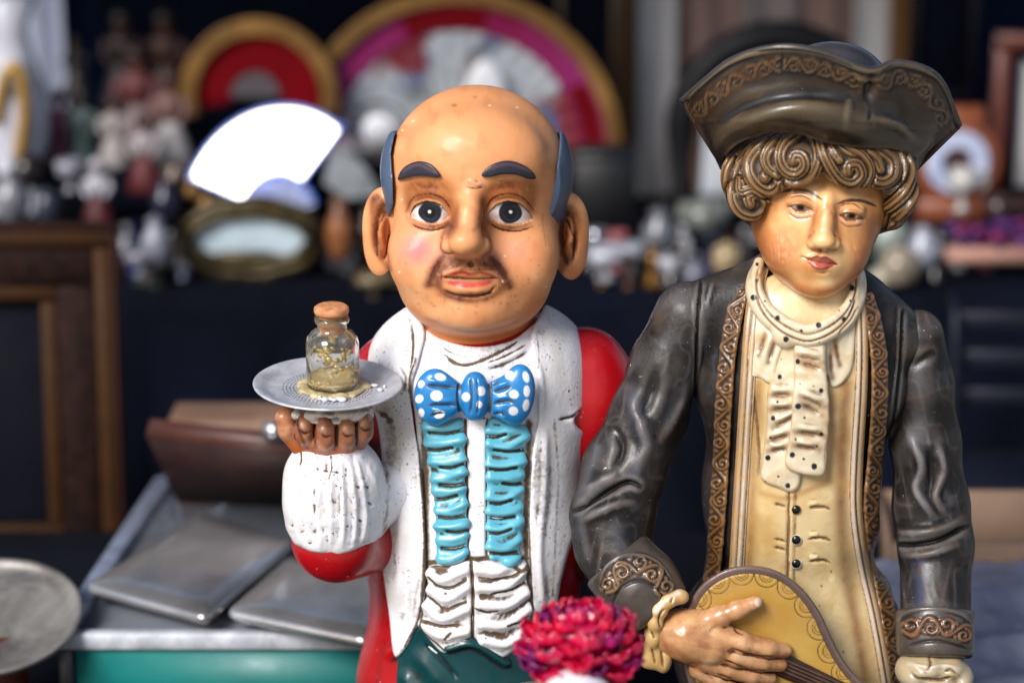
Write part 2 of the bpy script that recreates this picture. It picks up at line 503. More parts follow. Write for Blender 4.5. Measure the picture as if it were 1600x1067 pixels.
def paint_mat(name, rough=0.4, dirtcol=(70, 45, 25), var=0.12, speck=0.0, bumpd=0.0003, coat=0.0, bscale=350, spec=0.5, speckcol=(60, 45, 30), rvar=0.12, dgain=1.0, vscale=18, warm=None, cool=None, dsoft=0.0):
    m, nt, b = nmat(name)
    geo = nt.nodes.new('ShaderNodeTexCoord').outputs['Object']
    at = nt.nodes.new('ShaderNodeAttribute'); at.attribute_name = 'Col'
    ad = nt.nodes.new('ShaderNodeAttribute'); ad.attribute_name = 'dirt'
    n1 = noise(nt, vscale, 5, 0.6, 0.3, geo); n2 = noise(nt, 260, 6, 0.75, 0.2, geo); n3 = noise(nt, 900, 3, 0.6, 0, geo)
    v = mrange(nt, n1, 0.3, 0.7, 1-var, 1+var*0.6)
    col = mix(nt, 1.0, at.outputs['Color'], v, 'MULTIPLY')
    if warm is not None:
        bw = nt.nodes.new('ShaderNodeRGBToBW'); nt.links.new(at.outputs['Color'], bw.inputs[0])
        keep = mrange(nt, bw.outputs[0], 0.012, 0.05)
        col = mix(nt, math_(nt, 'MULTIPLY', keep, mrange(nt, noise(nt, vscale*2.2, 6, 0.7, 0.5, geo), 0.46, 0.68, 0, warm[3])), col, lin(warm[:3]))
    n4 = noise(nt, 70, 5, 0.7, 0.4, geo)
    if cool is not None:
        col = mix(nt, mrange(nt, noise(nt, vscale*1.3, 6, 0.72, 0.9, geo), 0.54, 0.70, 0, cool[3]), col, lin(cool[:3]))
    f = math_(nt, 'ADD', math_(nt, 'MULTIPLY', ad.outputs['Fac'], dgain), math_(nt, 'MULTIPLY', math_(nt, 'SUBTRACT', math_(nt, 'ADD', n2, n4), 1.0), 0.75))
    f = mrange(nt, f, 0.27, 0.60+dsoft, 0.0, 1.0-dsoft*0.8)
    dc = mix(nt, n3, lin(dirtcol)*0.6, lin(dirtcol)*1.5)
    col = mix(nt, f, col, dc)
    if speck > 0:
        s1 = mrange(nt, noise(nt, 420, 2, 0.5, 0, geo), 0.76-speck*0.1, 0.80-speck*0.1)
        s2 = mrange(nt, noise(nt, 26, 4, 0.6, 0.6, geo), 0.50, 0.60)
        col = mix(nt, math_(nt, 'MULTIPLY', s1, s2), col, lin(speckcol))
    nt.links.new(col, b.inputs['Base Color'])
    r = math_(nt, 'ADD', mrange(nt, noise(nt, 60, 4, 0.6, 0, geo), 0.3, 0.7, rough-rvar, rough+rvar), math_(nt, 'MULTIPLY', f, 0.3), clamp=True)
    nt.links.new(r, b.inputs['Roughness'])
    b.inputs['Specular IOR Level'].default_value = spec
    b.inputs['Coat Weight'].default_value = coat
    b.inputs['Coat Roughness'].default_value = 0.18
    h = math_(nt, 'ADD', noise(nt, bscale, 4, 0.6, 0, geo), math_(nt, 'MULTIPLY', noise(nt, bscale*0.18, 3, 0.5, 0, geo), 1.6))
    bump(nt, b, h, 0.5, bumpd)
    return m
def plain_mat(name, col, rough=0.5, metal=0.0, var=0.1, scale=30, bumpd=0.0, bscale=200, spec=0.5, col2=None, sub=None):
    m, nt, b = nmat(name)
    geo = nt.nodes.new('ShaderNodeTexCoord').outputs['Object']
    n1 = noise(nt, scale, 5, 0.65, 0.2, geo)
    c = lin(col)
    c2 = lin(col2) if col2 is not None else c*(1-2*var)
    nt.links.new(mix(nt, mrange(nt, n1, 0.35, 0.65), c, c2), b.inputs['Base Color'])
    nt.links.new(mrange(nt, noise(nt, scale*3, 4, 0.6, 0, geo), 0.3, 0.7, max(rough-0.1, 0.02), min(rough+0.1, 1)), b.inputs['Roughness'])
    b.inputs['Metallic'].default_value = metal
    b.inputs['Specular IOR Level'].default_value = spec
    if bumpd: bump(nt, b, noise(nt, bscale, 4, 0.6, 0, geo), 0.6, bumpd)
    return m

# ------------------------------------------------------------------ simple solids
def lathe(prof, n=48, c=(0, 0, 0), sx=1, sy=1):
    """prof: (r, z) from bottom to top, closed on the axis where r is 0"""
    p = np.asarray(prof, float); m = len(p); a = np.arange(n)*2*pi/n
    V = np.stack([p[:, None, 0]*np.cos(a)*sx, p[:, None, 0]*np.sin(a)*sy, np.repeat(p[:, 1:2], n, 1)], 2).reshape(-1, 3)+np.asarray(c, float)
    i = np.arange(m-1)[:, None]*n; j = np.arange(n)[None]; k = (j+1) % n
    F = np.stack([i+j, i+k, i+n+k, i+n+j], 2).reshape(-1, 4)
    return V, F
def box(cx, cy, cz, w, d, h, bev=1.0, rz=0):
    """bevelled box centred at the point; returns V, [quads, tris]"""
    b = min(bev, w/2.2, d/2.2, h/2.2)
    V = []; 
    for sx in (-1, 1):
        for sy in (-1, 1):
            for sz in (-1, 1):
                V += [(sx*w/2, sy*(d/2-b), sz*(h/2-b)), (sx*(w/2-b), sy*d/2, sz*(h/2-b)), (sx*(w/2-b), sy*(d/2-b), sz*h/2)]
    V = np.array(V)
    def ix(a, b_, c, t): return (a*4+b_*2+c)*3+t
    Q = []; T = []
    for a in (0, 1):
        q = [ix(a, 0, 0, 0), ix(a, 1, 0, 0), ix(a, 1, 1, 0), ix(a, 0, 1, 0)]; Q.append(q if a else q[::-1])
        q = [ix(0, a, 0, 1), ix(1, a, 0, 1), ix(1, a, 1, 1), ix(0, a, 1, 1)]; Q.append(q[::-1] if a else q)
        q = [ix(0, 0, a, 2), ix(1, 0, a, 2), ix(1, 1, a, 2), ix(0, 1, a, 2)]; Q.append(q if a else q[::-1])
        for c in (0, 1):
            Q.append([ix(a, c, 0, 0), ix(a, c, 0, 1), ix(a, c, 1, 1), ix(a, c, 1, 0)])
            Q.append([ix(a, 0, c, 0), ix(a, 0, c, 2), ix(a, 1, c, 2), ix(a, 1, c, 0)])
            Q.append([ix(0, a, c, 1), ix(0, a, c, 2), ix(1, a, c, 2), ix(1, a, c, 1)])
            for e in (0, 1): T.append([ix(a, c, e, 0), ix(a, c, e, 1), ix(a, c, e, 2)])
    Q = np.array(Q); T = np.array(T)
    def orient(F):
        n = np.cross(V[F[:, 1]]-V[F[:, 0]], V[F[:, 2]]-V[F[:, 0]]); cc = V[F].mean(1)
        fl = (n*cc).sum(1) < 0; F[fl] = F[fl][:, ::-1]; return F
    Q, T = orient(Q), orient(T)
    if rz:
        a = radians(rz); V = V @ np.array([[cos(a), sin(a), 0], [-sin(a), cos(a), 0], [0, 0, 1]])
    return V+np.array([cx, cy, cz]), [Q, T]
def tube(pts, r, n=12, closed=False, r2=None):
    p = np.asarray(pts, float); m = len(p); r = np.full(m, r, float) if np.isscalar(r) else np.asarray(r, float)
    t = np.roll(p, -1, 0)-np.roll(p, 1, 0) if closed else np.gradient(p, axis=0)
    t /= np.linalg.norm(t, axis=1, keepdims=True)+1e-9
    up = np.array([0, 0, 1.0]) if abs(t[:, 2]).mean() < 0.8 else np.array([0, 1.0, 0])
    a = np.cross(t, up); a /= np.linalg.norm(a, axis=1, keepdims=True)+1e-9; b = np.cross(a, t)
    th = np.arange(n)*2*pi/n
    V = (p[:, None]+r[:, None, None]*(a[:, None]*np.cos(th)[None, :, None]+b[:, None]*np.sin(th)[None, :, None])).reshape(-1, 3)
    mm = m if closed else m-1
    i = np.arange(mm)[:, None]; j = np.arange(n)[None]; k = (j+1) % n; i2 = (i+1) % m
    F = np.stack([i*n+j, i2*n+j, i2*n+k, i*n+k], 2).reshape(-1, 4)
    if closed: return V, F
    c0 = len(V); V = np.vstack([V, p[0], p[-1]])
    T = [[c0, q, (q+1) % n] for q in range(n)]+[[c0+1, (m-1)*n+(q+1) % n, (m-1)*n+q] for q in range(n)]
    return V, [F, np.array(T)]
def join(parts):
    Vs, Q, T, o = [], [], [], 0
    for V, F in parts:
        Fs = F if isinstance(F, list) else [F]
        for f in Fs:
            f = np.asarray(f)
            if len(f): (Q if f.shape[1] == 4 else T).append(f+o)
        Vs.append(V); o += len(V)
    r = []
    if Q: r.append(np.concatenate(Q))
    if T: r.append(np.concatenate(T))
    return np.concatenate(Vs), r
# ================================================================== BUTLER FIGURINE
STAND_Z = -760.0
bx = P(745, 1000, 30)
butler = thing('butler_figurine', 'bald butler figurine in red coat with white lapels and blue polka dot bow tie', 'figurine', (bx[0], 30, STAND_Z))
M_skin = paint_mat('glazed_skin', rough=0.52, dirtcol=(84, 38, 16), var=0.08, speck=0.3, bumpd=0.0002, spec=0.4, coat=0.12, bscale=200, rvar=0.08, warm=(224, 158, 92, 0.35))
M_white = paint_mat('white_paint', rough=0.42, dirtcol=(88, 70, 50), var=0.05, speck=1.15, bumpd=0.0008, warm=(206, 196, 178, 0.5), coat=0.15, bscale=260, speckcol=(80, 70, 60))
M_red = paint_mat('red_paint', rough=0.34, dirtcol=(60, 5, 5), var=0.2, speck=0.6, bumpd=0.0002, coat=0.3, speckcol=(225, 190, 185))
M_cyan = paint_mat('cyan_paint', rough=0.33, dirtcol=(60, 55, 40), var=0.08, speck=0.2, bumpd=0.0002, coat=0.3)
M_blue = paint_mat('blue_paint', rough=0.3, dirtcol=(70, 80, 90), var=0.15, speck=0.2, bumpd=0.0002, coat=0.3)
M_green = paint_mat('dark_green_paint', rough=0.28, dirtcol=(10, 15, 15), var=0.2, speck=0.4, bumpd=0.0002, coat=0.3, speckcol=(120, 130, 130))
M_hairb = paint_mat('slate_blue_paint', rough=0.45, dirtcol=(40, 40, 45), var=0.12, speck=0.3, bumpd=0.0002, coat=0.1)
M_eye = paint_mat('painted_eye', rough=0.2, dirtcol=(60, 40, 25), var=0.02, bumpd=0.00003, coat=0.35, rvar=0.03)
M_hand = paint_mat('stained_hand_paint', rough=0.35, dirtcol=(50, 22, 10), var=0.15, speck=0.4, bumpd=0.0003, coat=0.3, warm=(120, 62, 30, 0.8))

# ---- head
SK = (226, 155, 104)
def butler_head():
    lo, hi = pbox(555, 118, 935, 570, -215, 195)
    v = Vol(lo, hi, 2.1)
    v.add(E(745, 268, 20, 139, 150, 134))
    v.add(E(741, 390, 5, 129, 128, 112), 50)
    v.add(E(741, 448, -22, 113, 108, 78), 30)
    v.add(E(652, 400, -72, 44, 48, 50), 40)
    v.add(E(824, 402, -72, 46, 48, 50), 40)
    v.add(E(738, 484, -96, 46, 34, 26), 28)
    v.add(E(735, 432, -104, 60, 28, 40), 34)
    v.add(E(745, 240, -80, 95, 50, 60), 40)
    v.add(cap(P(742, 480, 30), P(744, 575, 40), 92, 104), 14)
    # sockets
    v.cut(E(670, 318, -166, 44, 30, 34), 26)
    v.cut(E(797, 319, -166, 44, 30, 34), 26)
    # nose
    v.chain([P(738, 300, -125), P(733, 335, -145), P(729, 368, -160)], [15, 17, 21], 14)
    v.add(E(727, 377, -172, 27, 25, 22), 9)
    v.add(E(703, 384, -152, 16, 17, 14), 7)
    v.add(E(752, 384, -152, 16, 17, 14), 7)
    v.cut(E(713, 401, -166, 7, 10, 5), 4); v.cut(E(742, 401, -166, 7, 10, 5), 4)
    # ears
    for sx, cx, cy, rx, rz, tilt in ((-1, 596, 362, 26, 72, 6), (1, 890, 369, 27, 71, -5)):
        R = rotm(0, tilt, sx*28)
        v.add(E(cx, cy, 10, rx+6, 17, rz, R), 8)
        v.add(E(cx+sx*3, cy-16, 6, rx+3, 15, rz-20, R), 6)
        v.cut(E(cx-sx*4, cy+2, -14, rx-7, 19, rz-17, R), 5)
        v.add(E(cx-sx*4, cy+12, 2, 5.5, 15, rz-36, R), 4)
    pm = Pm(555, 118, 935, 570, SK, 1); pm.cav = 0.55
    pm.fbm(1.2, 46, 20, 1.4, 21, 3, col=(240, 186, 134), op=0.5, thr=0.25); pm.fbm(0.6, 20, 70, 1.3, 22, 3, col=(206, 128, 78), op=0.45, thr=0.35)
    # brow ridges, lids
    for s in (0, 1):
        if s == 0:
            up = [(641, 338), (652, 321), (670, 314), (688, 319), (700, 336)]; lw = [(641, 338), (655, 345), (673, 349), (690, 346), (700, 340)]
            cx = 672; fold = [(634, 330), (648, 309), (670, 302), (692, 309), (705, 328)]
        else:
            up = [(764, 337), (774, 321), (793, 314), (812, 319), (832, 341)]; lw = [(764, 337), (778, 346), (796, 350), (815, 349), (832, 343)]
            cx = 797; fold = [(760, 328), (772, 309), (794, 302), (816, 309), (838, 332)]
        sg = 1 if s == 0 else -1
        pm.poly([(cx-sg*38, 288), (cx-sg*10, 280), (cx+sg*20, 284), (cx+sg*38, 300), (cx+sg*42, 345), (cx+sg*28, 356), (cx, 352), (cx-sg*30, 346), (cx-sg*40, 318)], col=(146, 80, 38), soft=18, op=0.92)
        pm.blob(cx, 299, 42, 20, col=(146, 78, 34), op=0.6, dirt=0.2)
        pm.blob(cx+(22 if s == 0 else -26), 330, 20, 30, col=(150, 84, 34), op=0.5)
        pm.blob(cx-5, 288, 36, 14, col=(140, 72, 28), op=0.6, dirt=0.33)
        pm.blob(cx, 354, 36, 9, col=(140, 84, 48), op=0.6, dirt=0.34)
        pm.stroke(fold, 9, h=5, prof='gauss'); pm.stroke(fold, 1.6, h=-2.2, prof='gauss', col=(112, 58, 22), op=0.8)
        pm.stroke(up, 5, h=4.5, prof='gauss', col=(214, 150, 104), op=0.9)
        pm.stroke(lw, 5, h=4.5, prof='gauss', col=(220, 160, 118), op=0.9)
        pm.poly(up+lw[::-1][1:-1], h=-13, soft=2.5, curve=False, mode='add', col=(120, 60, 30))
        pm.stroke(up, 2.2, col=(35, 22, 22), prof='flat', op=0.95)
        pm.stroke([(lw[0][0]-4, lw[0][1]+3)]+lw[1:-1], 1.0, col=(100, 50, 30), op=0.7)
        pm.stroke([(x, y+11) for x, y in lw], 2.0, h=-1.5, prof='gauss', col=(120, 66, 36), op=0.6, dirt=0.2)
    # nose wash and bridge wart
    pm.stroke([(700, 350), (690, 372), (690, 392), (703, 402)], 4, col=(130, 66, 28), op=0.75, dirt=0.3, prof='gauss')
    pm.stroke([(755, 352), (765, 374), (766, 392), (754, 402)], 4, col=(120, 60, 26), op=0.8, dirt=0.3, prof='gauss')
    pm.stroke([(700, 404), (728, 408), (756, 404)], 4.5, col=(125, 60, 25), op=0.8, dirt=0.33, prof='gauss')
    pm.stroke([(714, 326), (712, 350), (702, 368)], 10, col=(140, 76, 38), op=0.75, prof='gauss')
    pm.stroke([(756, 312), (753, 345), (758, 364)], 11, col=(132, 68, 32), op=0.8, prof='gauss')
    pm.stroke([(727, 286), (736, 283), (744, 289), (757, 285)], 3.6, h=3.0, prof='gauss', col=(214, 156, 120))
    pm.stroke([(728, 292), (744, 295), (757, 291)], 1.3, h=-1.5, prof='gauss', col=(140, 84, 50), op=0.7)
    # moustache-shaped brown stain round the mouth
    st_ = [(686, 402), (672, 424), (664, 446), (672, 450), (690, 462), (715, 470), (745, 472), (776, 464), (795, 452), (797, 438), (784, 414), (768, 404), (745, 410), (728, 408), (708, 408)]
    pm.poly(st_, col=(150, 84, 50), soft=20, op=0.9, dirt=0.4)
    pm.stroke([(692, 402), (682, 418), (670, 444)], 10, h=-3, col=(96, 46, 18), op=0.85, dirt=0.5, prof='gauss')
    pm.stroke([(768, 404), (782, 420), (796, 446)], 11, h=-3, col=(84, 40, 20), op=0.9, dirt=0.55, prof='gauss')
    pm.stroke([(700, 408), (730, 414), (760, 408)], 6, col=(96, 46, 22), op=0.75, dirt=0.3, prof='gauss')
    pm.stroke([(684, 440), (698, 460), (735, 470), (770, 463), (790, 442)], 6, col=(104, 52, 30), op=0.75, dirt=0.42, prof='gauss')
    # mouth
    pm.stroke([(688, 432), (706, 424), (724, 419), (736, 422), (750, 419), (766, 425), (780, 433)], 6, h=3.4, prof='gauss', col=(206, 138, 92), op=0.8)
    pm.stroke([(697, 446), (715, 451), (738, 453), (760, 450), (774, 443)], 8, h=5.5, prof='gauss', col=(208, 140, 92), op=0.95)
    pm.stroke([(698, 441), (716, 444), (736, 445), (756, 443), (770, 439)], 4.4, col=(196, 26, 44), soft=2.0, taper=True)
    pm.stroke([(691, 432), (708, 428), (723, 425.5), (736, 429), (749, 426), (763, 429), (778, 434)], 2.9, col=(150, 14, 22), soft=1.4, taper=True)
    pm.stroke([(690, 433), (715, 434.5), (735, 436), (756, 436), (779, 435)], 2.0, h=-5, prof='gauss')
    pm.stroke([(690, 433), (715, 434.5), (735, 436), (756, 436), (779, 435)], 1.2, col=(70, 12, 16), soft=1)
    pm.stroke([(694, 453), (712, 461), (738, 463), (764, 458), (774, 446)], 2.0, h=-3.5, prof='gauss', col=(96, 44, 20), op=0.9, dirt=0.3)
    pm.dirt[int(424-118):int(456-118), int(692-555):int(778-555)] *= 0.15
    pm.blob(735, 413, 7, 7, h=-3, col=(140, 76, 42), op=0.6)
    # cheeks
    pm.blob(652, 390, 30, 28, col=(228, 112, 124), op=0.9)
    pm.blob(808, 392, 30, 24, col=(232, 140, 130), op=0.42)
    # under-chin and neck orange
    pm.poly([(640, 478), (680, 505), (735, 517), (790, 508), (848, 470), (860, 560), (740, 575), (640, 560)], col=(205, 118, 62), soft=14, op=0.75)
    pm.stroke([(668, 498), (700, 513), (740, 519), (790, 512), (826, 492)], 4.0, h=-3, prof='gauss', col=(140, 84, 54), op=0.4)
    # ears: wash and folds
    pm.poly([(588, 302), (600, 310), (607, 340), (606, 395), (612, 424), (598, 414), (582, 390), (577, 345), (578, 312)], col=(122, 58, 24), soft=10, op=0.8, dirt=0.3)
    pm.poly([(882, 318), (900, 325), (907, 350), (903, 390), (886, 420), (872, 432), (874, 395), (872, 345)], col=(120, 60, 26), soft=10, op=0.75, dirt=0.3)
    pm.stroke([(600, 330), (594, 350), (597, 385), (602, 402)], 5, h=5, prof='gauss', col=(190, 112, 62), op=0.8)
    pm.stroke([(880, 345), (890, 342), (894, 360), (888, 385), (882, 400)], 5, h=5, prof='gauss', col=(205, 130, 76), op=0.8)
    pm.stroke([(884, 360), (886, 372), (882, 386)], 3, col=(95, 45, 18), op=0.8, prof='gauss')
    pm.blob(585, 312, 12, 12, col=(100, 50, 26), op=0.6, dirt=0.4)
    # grime settled on the chin, jaw and temples
    gg = np.random.default_rng(77)
    for i in range(60):
        x, y = gg.normal(738, 70), gg.normal(462, 18); pm.blob(x, y, gg.uniform(1, 3), gg.uniform(1, 2.5), col=(130, 74, 44), op=0.5)
    for i in range(70):
        x, y = gg.uniform(620, 870), gg.uniform(330, 420)
        if abs(x-735) > 45: pm.blob(x, y, gg.uniform(0.6, 1.4), gg.uniform(0.6, 1.4), col=(120, 66, 40), op=0.6, hard=1)
    pm.stroke([(700, 350), (706, 356), (700, 364), (706, 352)], 6, col=(70, 50, 60), op=0.5, prof='gauss', dirt=0.35)
    pm.stroke([(740, 360), (752, 348), (748, 340)], 4, col=(90, 50, 36), op=0.4, prof='gauss')
    # marks on the scalp
    pm.blob(710, 165, 5, 3, col=(150, 105, 60), op=0.9); pm.blob(742, 152, 4, 2.5, col=(160, 112, 66), op=0.8)
    pm.stroke([(620, 292), (616, 310), (617, 330)], 2, col=(150, 95, 55), op=0.5, dirt=0.3)
    pm.stroke([(848, 335), (850, 360), (853, 385)], 1.5, col=(120, 75, 45), op=0.5, dirt=0.36)
    pm.stroke([(838, 330), (850, 345), (856, 372)], 9, col=(190, 128, 80), op=0.5, prof='gauss')
    pm.stroke([(824, 290), (830, 305), (828, 318)], 7, col=(170, 110, 62), op=0.5, dirt=0.3, prof='gauss')
    pm.blob(730, 455, 160, 30, dirt=0.06)
    for (x, y) in ((629, 204), (628, 312), (789, 400), (786, 440), (765, 165), (853, 448), (624, 425), (808, 168), (646, 190)):
        pm.blob(x, y, 1.6, 1.6, col=(240, 225, 205), hard=1)
    V, F = v.mesh(1)
    V, c, d = sculpt(V, F, pm)
    mesh('head', V, F, M_skin, butler, c, d)
    return v
hv = butler_head()


def on_head(poly, th, off, k, ybox, name, mat, pmf, h=1.6, vol=None, curve=True, ylim=None, base=None, parent=None):
    vol = vol or hv
    q = np.array(poly); x0, y0 = q.min(0)-6; x1, y1 = q.max(0)+6
    lo, hi = pbox(x0, y0, x1, y1, *ybox)
    def bf(X, Y, Z):
        s = np.stack(np.broadcast_arrays(X, Y, Z), -1); return vol.at(s)
    v = shell(lo, hi, h, base or bf, poly, th, off, k, curve=curve, ylim=ylim)
    V, F = v.mesh(1)
    V, c, d = sculpt(V, F, pmf)
    return mesh(name, V, F, mat, parent or butler, c, d)
def butler_eyes():
    for cx, cy, up, lw in ((672, 332, [(641, 338), (652, 321), (670, 314), (688, 319), (700, 336)], [(655, 345), (673, 349), (690, 346)]),
                           (797, 332, [(764, 337), (774, 321), (793, 314), (812, 319), (832, 341)], [(778, 346), (796, 350), (815, 349)])):
        pm = Pm(cx-50, cy-50, cx+50, cy+50, (222, 214, 208), 2)
        ix, iy = (675, 331) if cx < 740 else (795, 331)
        pm.stroke(up, 6, col=(120, 100, 95), op=0.6, prof='gauss')
        pm.blob(cx-24, cy+5, 8, 6, col=(190, 120, 95), op=0.6); pm.blob(cx+25, cy+6, 8, 6, col=(190, 130, 105), op=0.6)
        pm.blob(ix, iy+2, 40, 22, h=7, dome=True)
        pm.blob(ix, iy, 17.5, 17, col=(18, 22, 34), hard=1.5)
        pm.blob(ix+1, iy+5, 10, 8, col=(44, 56, 82), hard=6, op=0.7)
        pm.blob(ix, iy, 9.5, 9.5, col=(5, 6, 11), hard=3)
        pm.blob(ix, iy-2, 2.4, 2.4, col=(240, 242, 248), hard=1)  # catchlight painted as a white dot on the iris
        poly = [(x+(x-cx)*0.04, y+(y-cy)*0.06) for x, y in up+lw[::-1]]
        on_head(poly, 5, -9, 2, (-190, -40), 'eye', M_eye, pm, 1.3, curve=False)
butler_eyes()
def brow(poly):
    q = np.array(poly); x0, y0 = q.min(0)-10; x1, y1 = q.max(0)+10
    pm = Pm(x0, y0, x1, y1, (40, 42, 58), 1)
    cx, cy = q.mean(0)
    pm.stroke([(q[:, 0].min()+8, cy-2), (cx, q[:, 1].min()+6), (q[:, 0].max()-8, cy)], 3, col=(120, 86, 82), op=0.45, prof='gauss')
    return on_head(poly, 5, 3, 5, (-170, -60), 'eyebrow', M_hairb, pm, 1.3)
brow([(621, 281), (627, 266), (640, 256), (656, 252), (674, 257), (688, 273), (684, 278), (666, 276), (646, 276), (630, 280)])
brow([(752, 275), (760, 263), (776, 254), (795, 251), (814, 256), (830, 266), (838, 279), (826, 280), (808, 274), (785, 273), (765, 277)])

def butler_hair():
    lo, hi = pbox(575, 120, 915, 420, -60, 200)
    v = Vol(lo, hi, 2.6)
    v.add(E(745, 268, 24, 151, 158, 138))
    v.add(E(745, 325, 60, 146, 120, 90), 30)
    X, Y, Z = v.full(); px, py = proj(X, Y, Z)
    # side fringe: in front bounded by the painted hairline, bald on top
    zt = P(745, 205, 20)[2]
    Zr = Z-zt
    top = Zr-np.clip((20-Y)*0.15, -20, 14)
    xl = np.interp(py, [200, 215, 240, 280, 320, 345, 400], [622, 616, 611, 614, 615, 608, 600])
    xr = np.interp(py, [200, 213, 240, 275, 300, 318, 338, 400], [870, 875, 873, 868, 862, 857, 860, 880])
    front = np.maximum(px-xl, xr-px)       # >0 on the face between the lines
    inside = np.minimum(px-xl, xr-px)
    m = np.where(Y < 60, inside, -20)
    v.d = smax(v.d, top.astype(np.float32), 6)
    v.d = smax(v.d, m.astype(np.float32), 5).astype(np.float32)
    # bottom
    zb = P(745, 342, 20)[2]
    v.d = smax(v.d, (zb-Z-np.clip(Y-20, 0, 60)*0.6).astype(np.float32)+0*v.d, 6)
    pm = Pm(575, 120, 915, 420, (78, 96, 124), 1)
    pm.stroke([(897, 235), (893, 285), (880, 325)], 3, col=(48, 56, 76), op=0.5, prof='gauss')
    pm.stroke([(872, 270), (868, 300), (864, 325)], 4, col=(58, 70, 95), op=0.5, prof='gauss', dirt=0.2)
    V, F = v.mesh(1)
    V, c, d = sculpt(V, F, pm)
    mesh('hair', V, F, M_hairb, butler, c, d)
butler_hair()

# ---- torso
def prim_sum(prims, k):
    fs = [p[0] for p in prims]
    def f(X, Y, Z):
        r = fs[0](X, Y, Z)
        for g in fs[1:]: r = smin(r, g(X, Y, Z), k)
        return r
    return f
torso_prims = [E(748, 640, 45, 168, 150, 150), E(742, 850, 40, 172, 165, 260), E(748, 560, 40, 150, 118, 85), E(742, 1080, 40, 186, 160, 220)]
torso = prim_sum(torso_prims, 50)
def red_coat():
    lo, hi = pbox(530, 470, 1050, 1290, -150, 230)
    v = Vol(lo, hi, 4.2)
    v.d = torso(*v.full()).astype(np.float32)
    v.add(E(915, 640, 45, 85, 85, 132), 30)
    v.chain([P(935, 620, 45), P(960, 760, 40), P(930, 860, 10)], [62, 56, 44], 20)
    v.add(E(600, 610, 50, 52, 70, 85), 30)
    v.chain([P(592, 600, 50), P(560, 720, 40), P(548, 820, -20)], [50, 56, 56], 25)
    v.cut((lambda X, Y, Z: (Z-STAND_Z)*1.0-2+0*X+0*Y, lo, np.array([hi[0], hi[1], STAND_Z])), 0) if False else None
    X, Y, Z = v.full(); px, py = proj(X, Y, Z)
    v.d = np.maximum(v.d, (STAND_Z+1-Z)+0*v.d)
    pm = Pm(530, 470, 1050, 1290, (166, 8, 18), 0.5)
    pm.blob(985, 560, 20, 30, col=(225, 40, 55), op=0.3)
    pm.stroke([(600, 1000), (590, 1067)], 6, col=(120, 8, 14), op=0.6, prof='gauss')
    pm.stroke([(600, 1030), (628, 1012), (640, 1040)], 8, h=6, prof='gauss')
    V, F = v.mesh(1); V, c, d = sculpt(V, F, pm)
    mesh('coat', V, F, M_red, butler, c, d)
red_coat()
BOXT = (-175, 60)
def on_torso(name, mat, poly, th, off, k, pm, h=2.2, curve=True, base=None, ybox=BOXT, ylim=None, parent=None):
    q = np.array(poly); x0, y0 = q.min(0)-8; x1, y1 = q.max(0)+8
    lo, hi = pbox(x0, y0, x1, y1, *ybox)
    v = shell(lo, hi, h, base or torso, poly, th, off, k, curve=curve, ylim=ylim)
    V, F = v.mesh(1); V, c, d = sculpt(V, F, pm)
    return mesh(name, V, F, mat, parent or butler, c, d)
WH = (232, 231, 236)
# shirt
pm = Pm(600, 460, 900, 1040, WH, 1); pm.grime(0.34, 40, 0.1, 8); pm.fbm(2, 40, 90, 2, 2, 2)
pm.stroke([(664, 650), (664, 880), (656, 985)], 9, dirt=0.75, prof='gauss', col=(150, 125, 100), op=0.6)
pm.stroke([(826, 660), (822, 880), (832, 1000)], 9, dirt=0.65, prof='gauss', col=(150, 125, 100), op=0.6)
pm.stroke([(727, 655), (731, 872)], 2.5, h=-3, dirt=0.75, prof='gauss'); pm.stroke([(762, 655), (760, 868)], 2.5, h=-3, dirt=0.75, prof='gauss')
pm.poly([(731, 655), (759, 655), (758, 868), (746, 874), (734, 870)], h=3, soft=4, curve=False)
pm.stroke([(660, 880), (735, 872), (825, 872)], 6, dirt=0.8, prof='gauss')
pm.stroke([(695, 560), (720, 570), (745, 566), (790, 545), (815, 528)], 4, h=-3, dirt=0.3, prof='gauss')
pm.stroke([(680, 540), (710, 558), (740, 561)], 3, h=3, prof='gauss'); pm.stroke([(750, 575), (790, 562), (830, 540)], 4, h=4, prof='gauss')

pm.stroke([(655, 500), (665, 530), (668, 560)], 6, dirt=0.4, prof='gauss')
on_torso('shirt', M_white, [(640, 505), (690, 530), (745, 542), (800, 532), (850, 500), (870, 560), (845, 660), (838, 1000), (780, 1010), (650, 1000), (652, 700), (640, 600)], 7, 1, 4, pm)
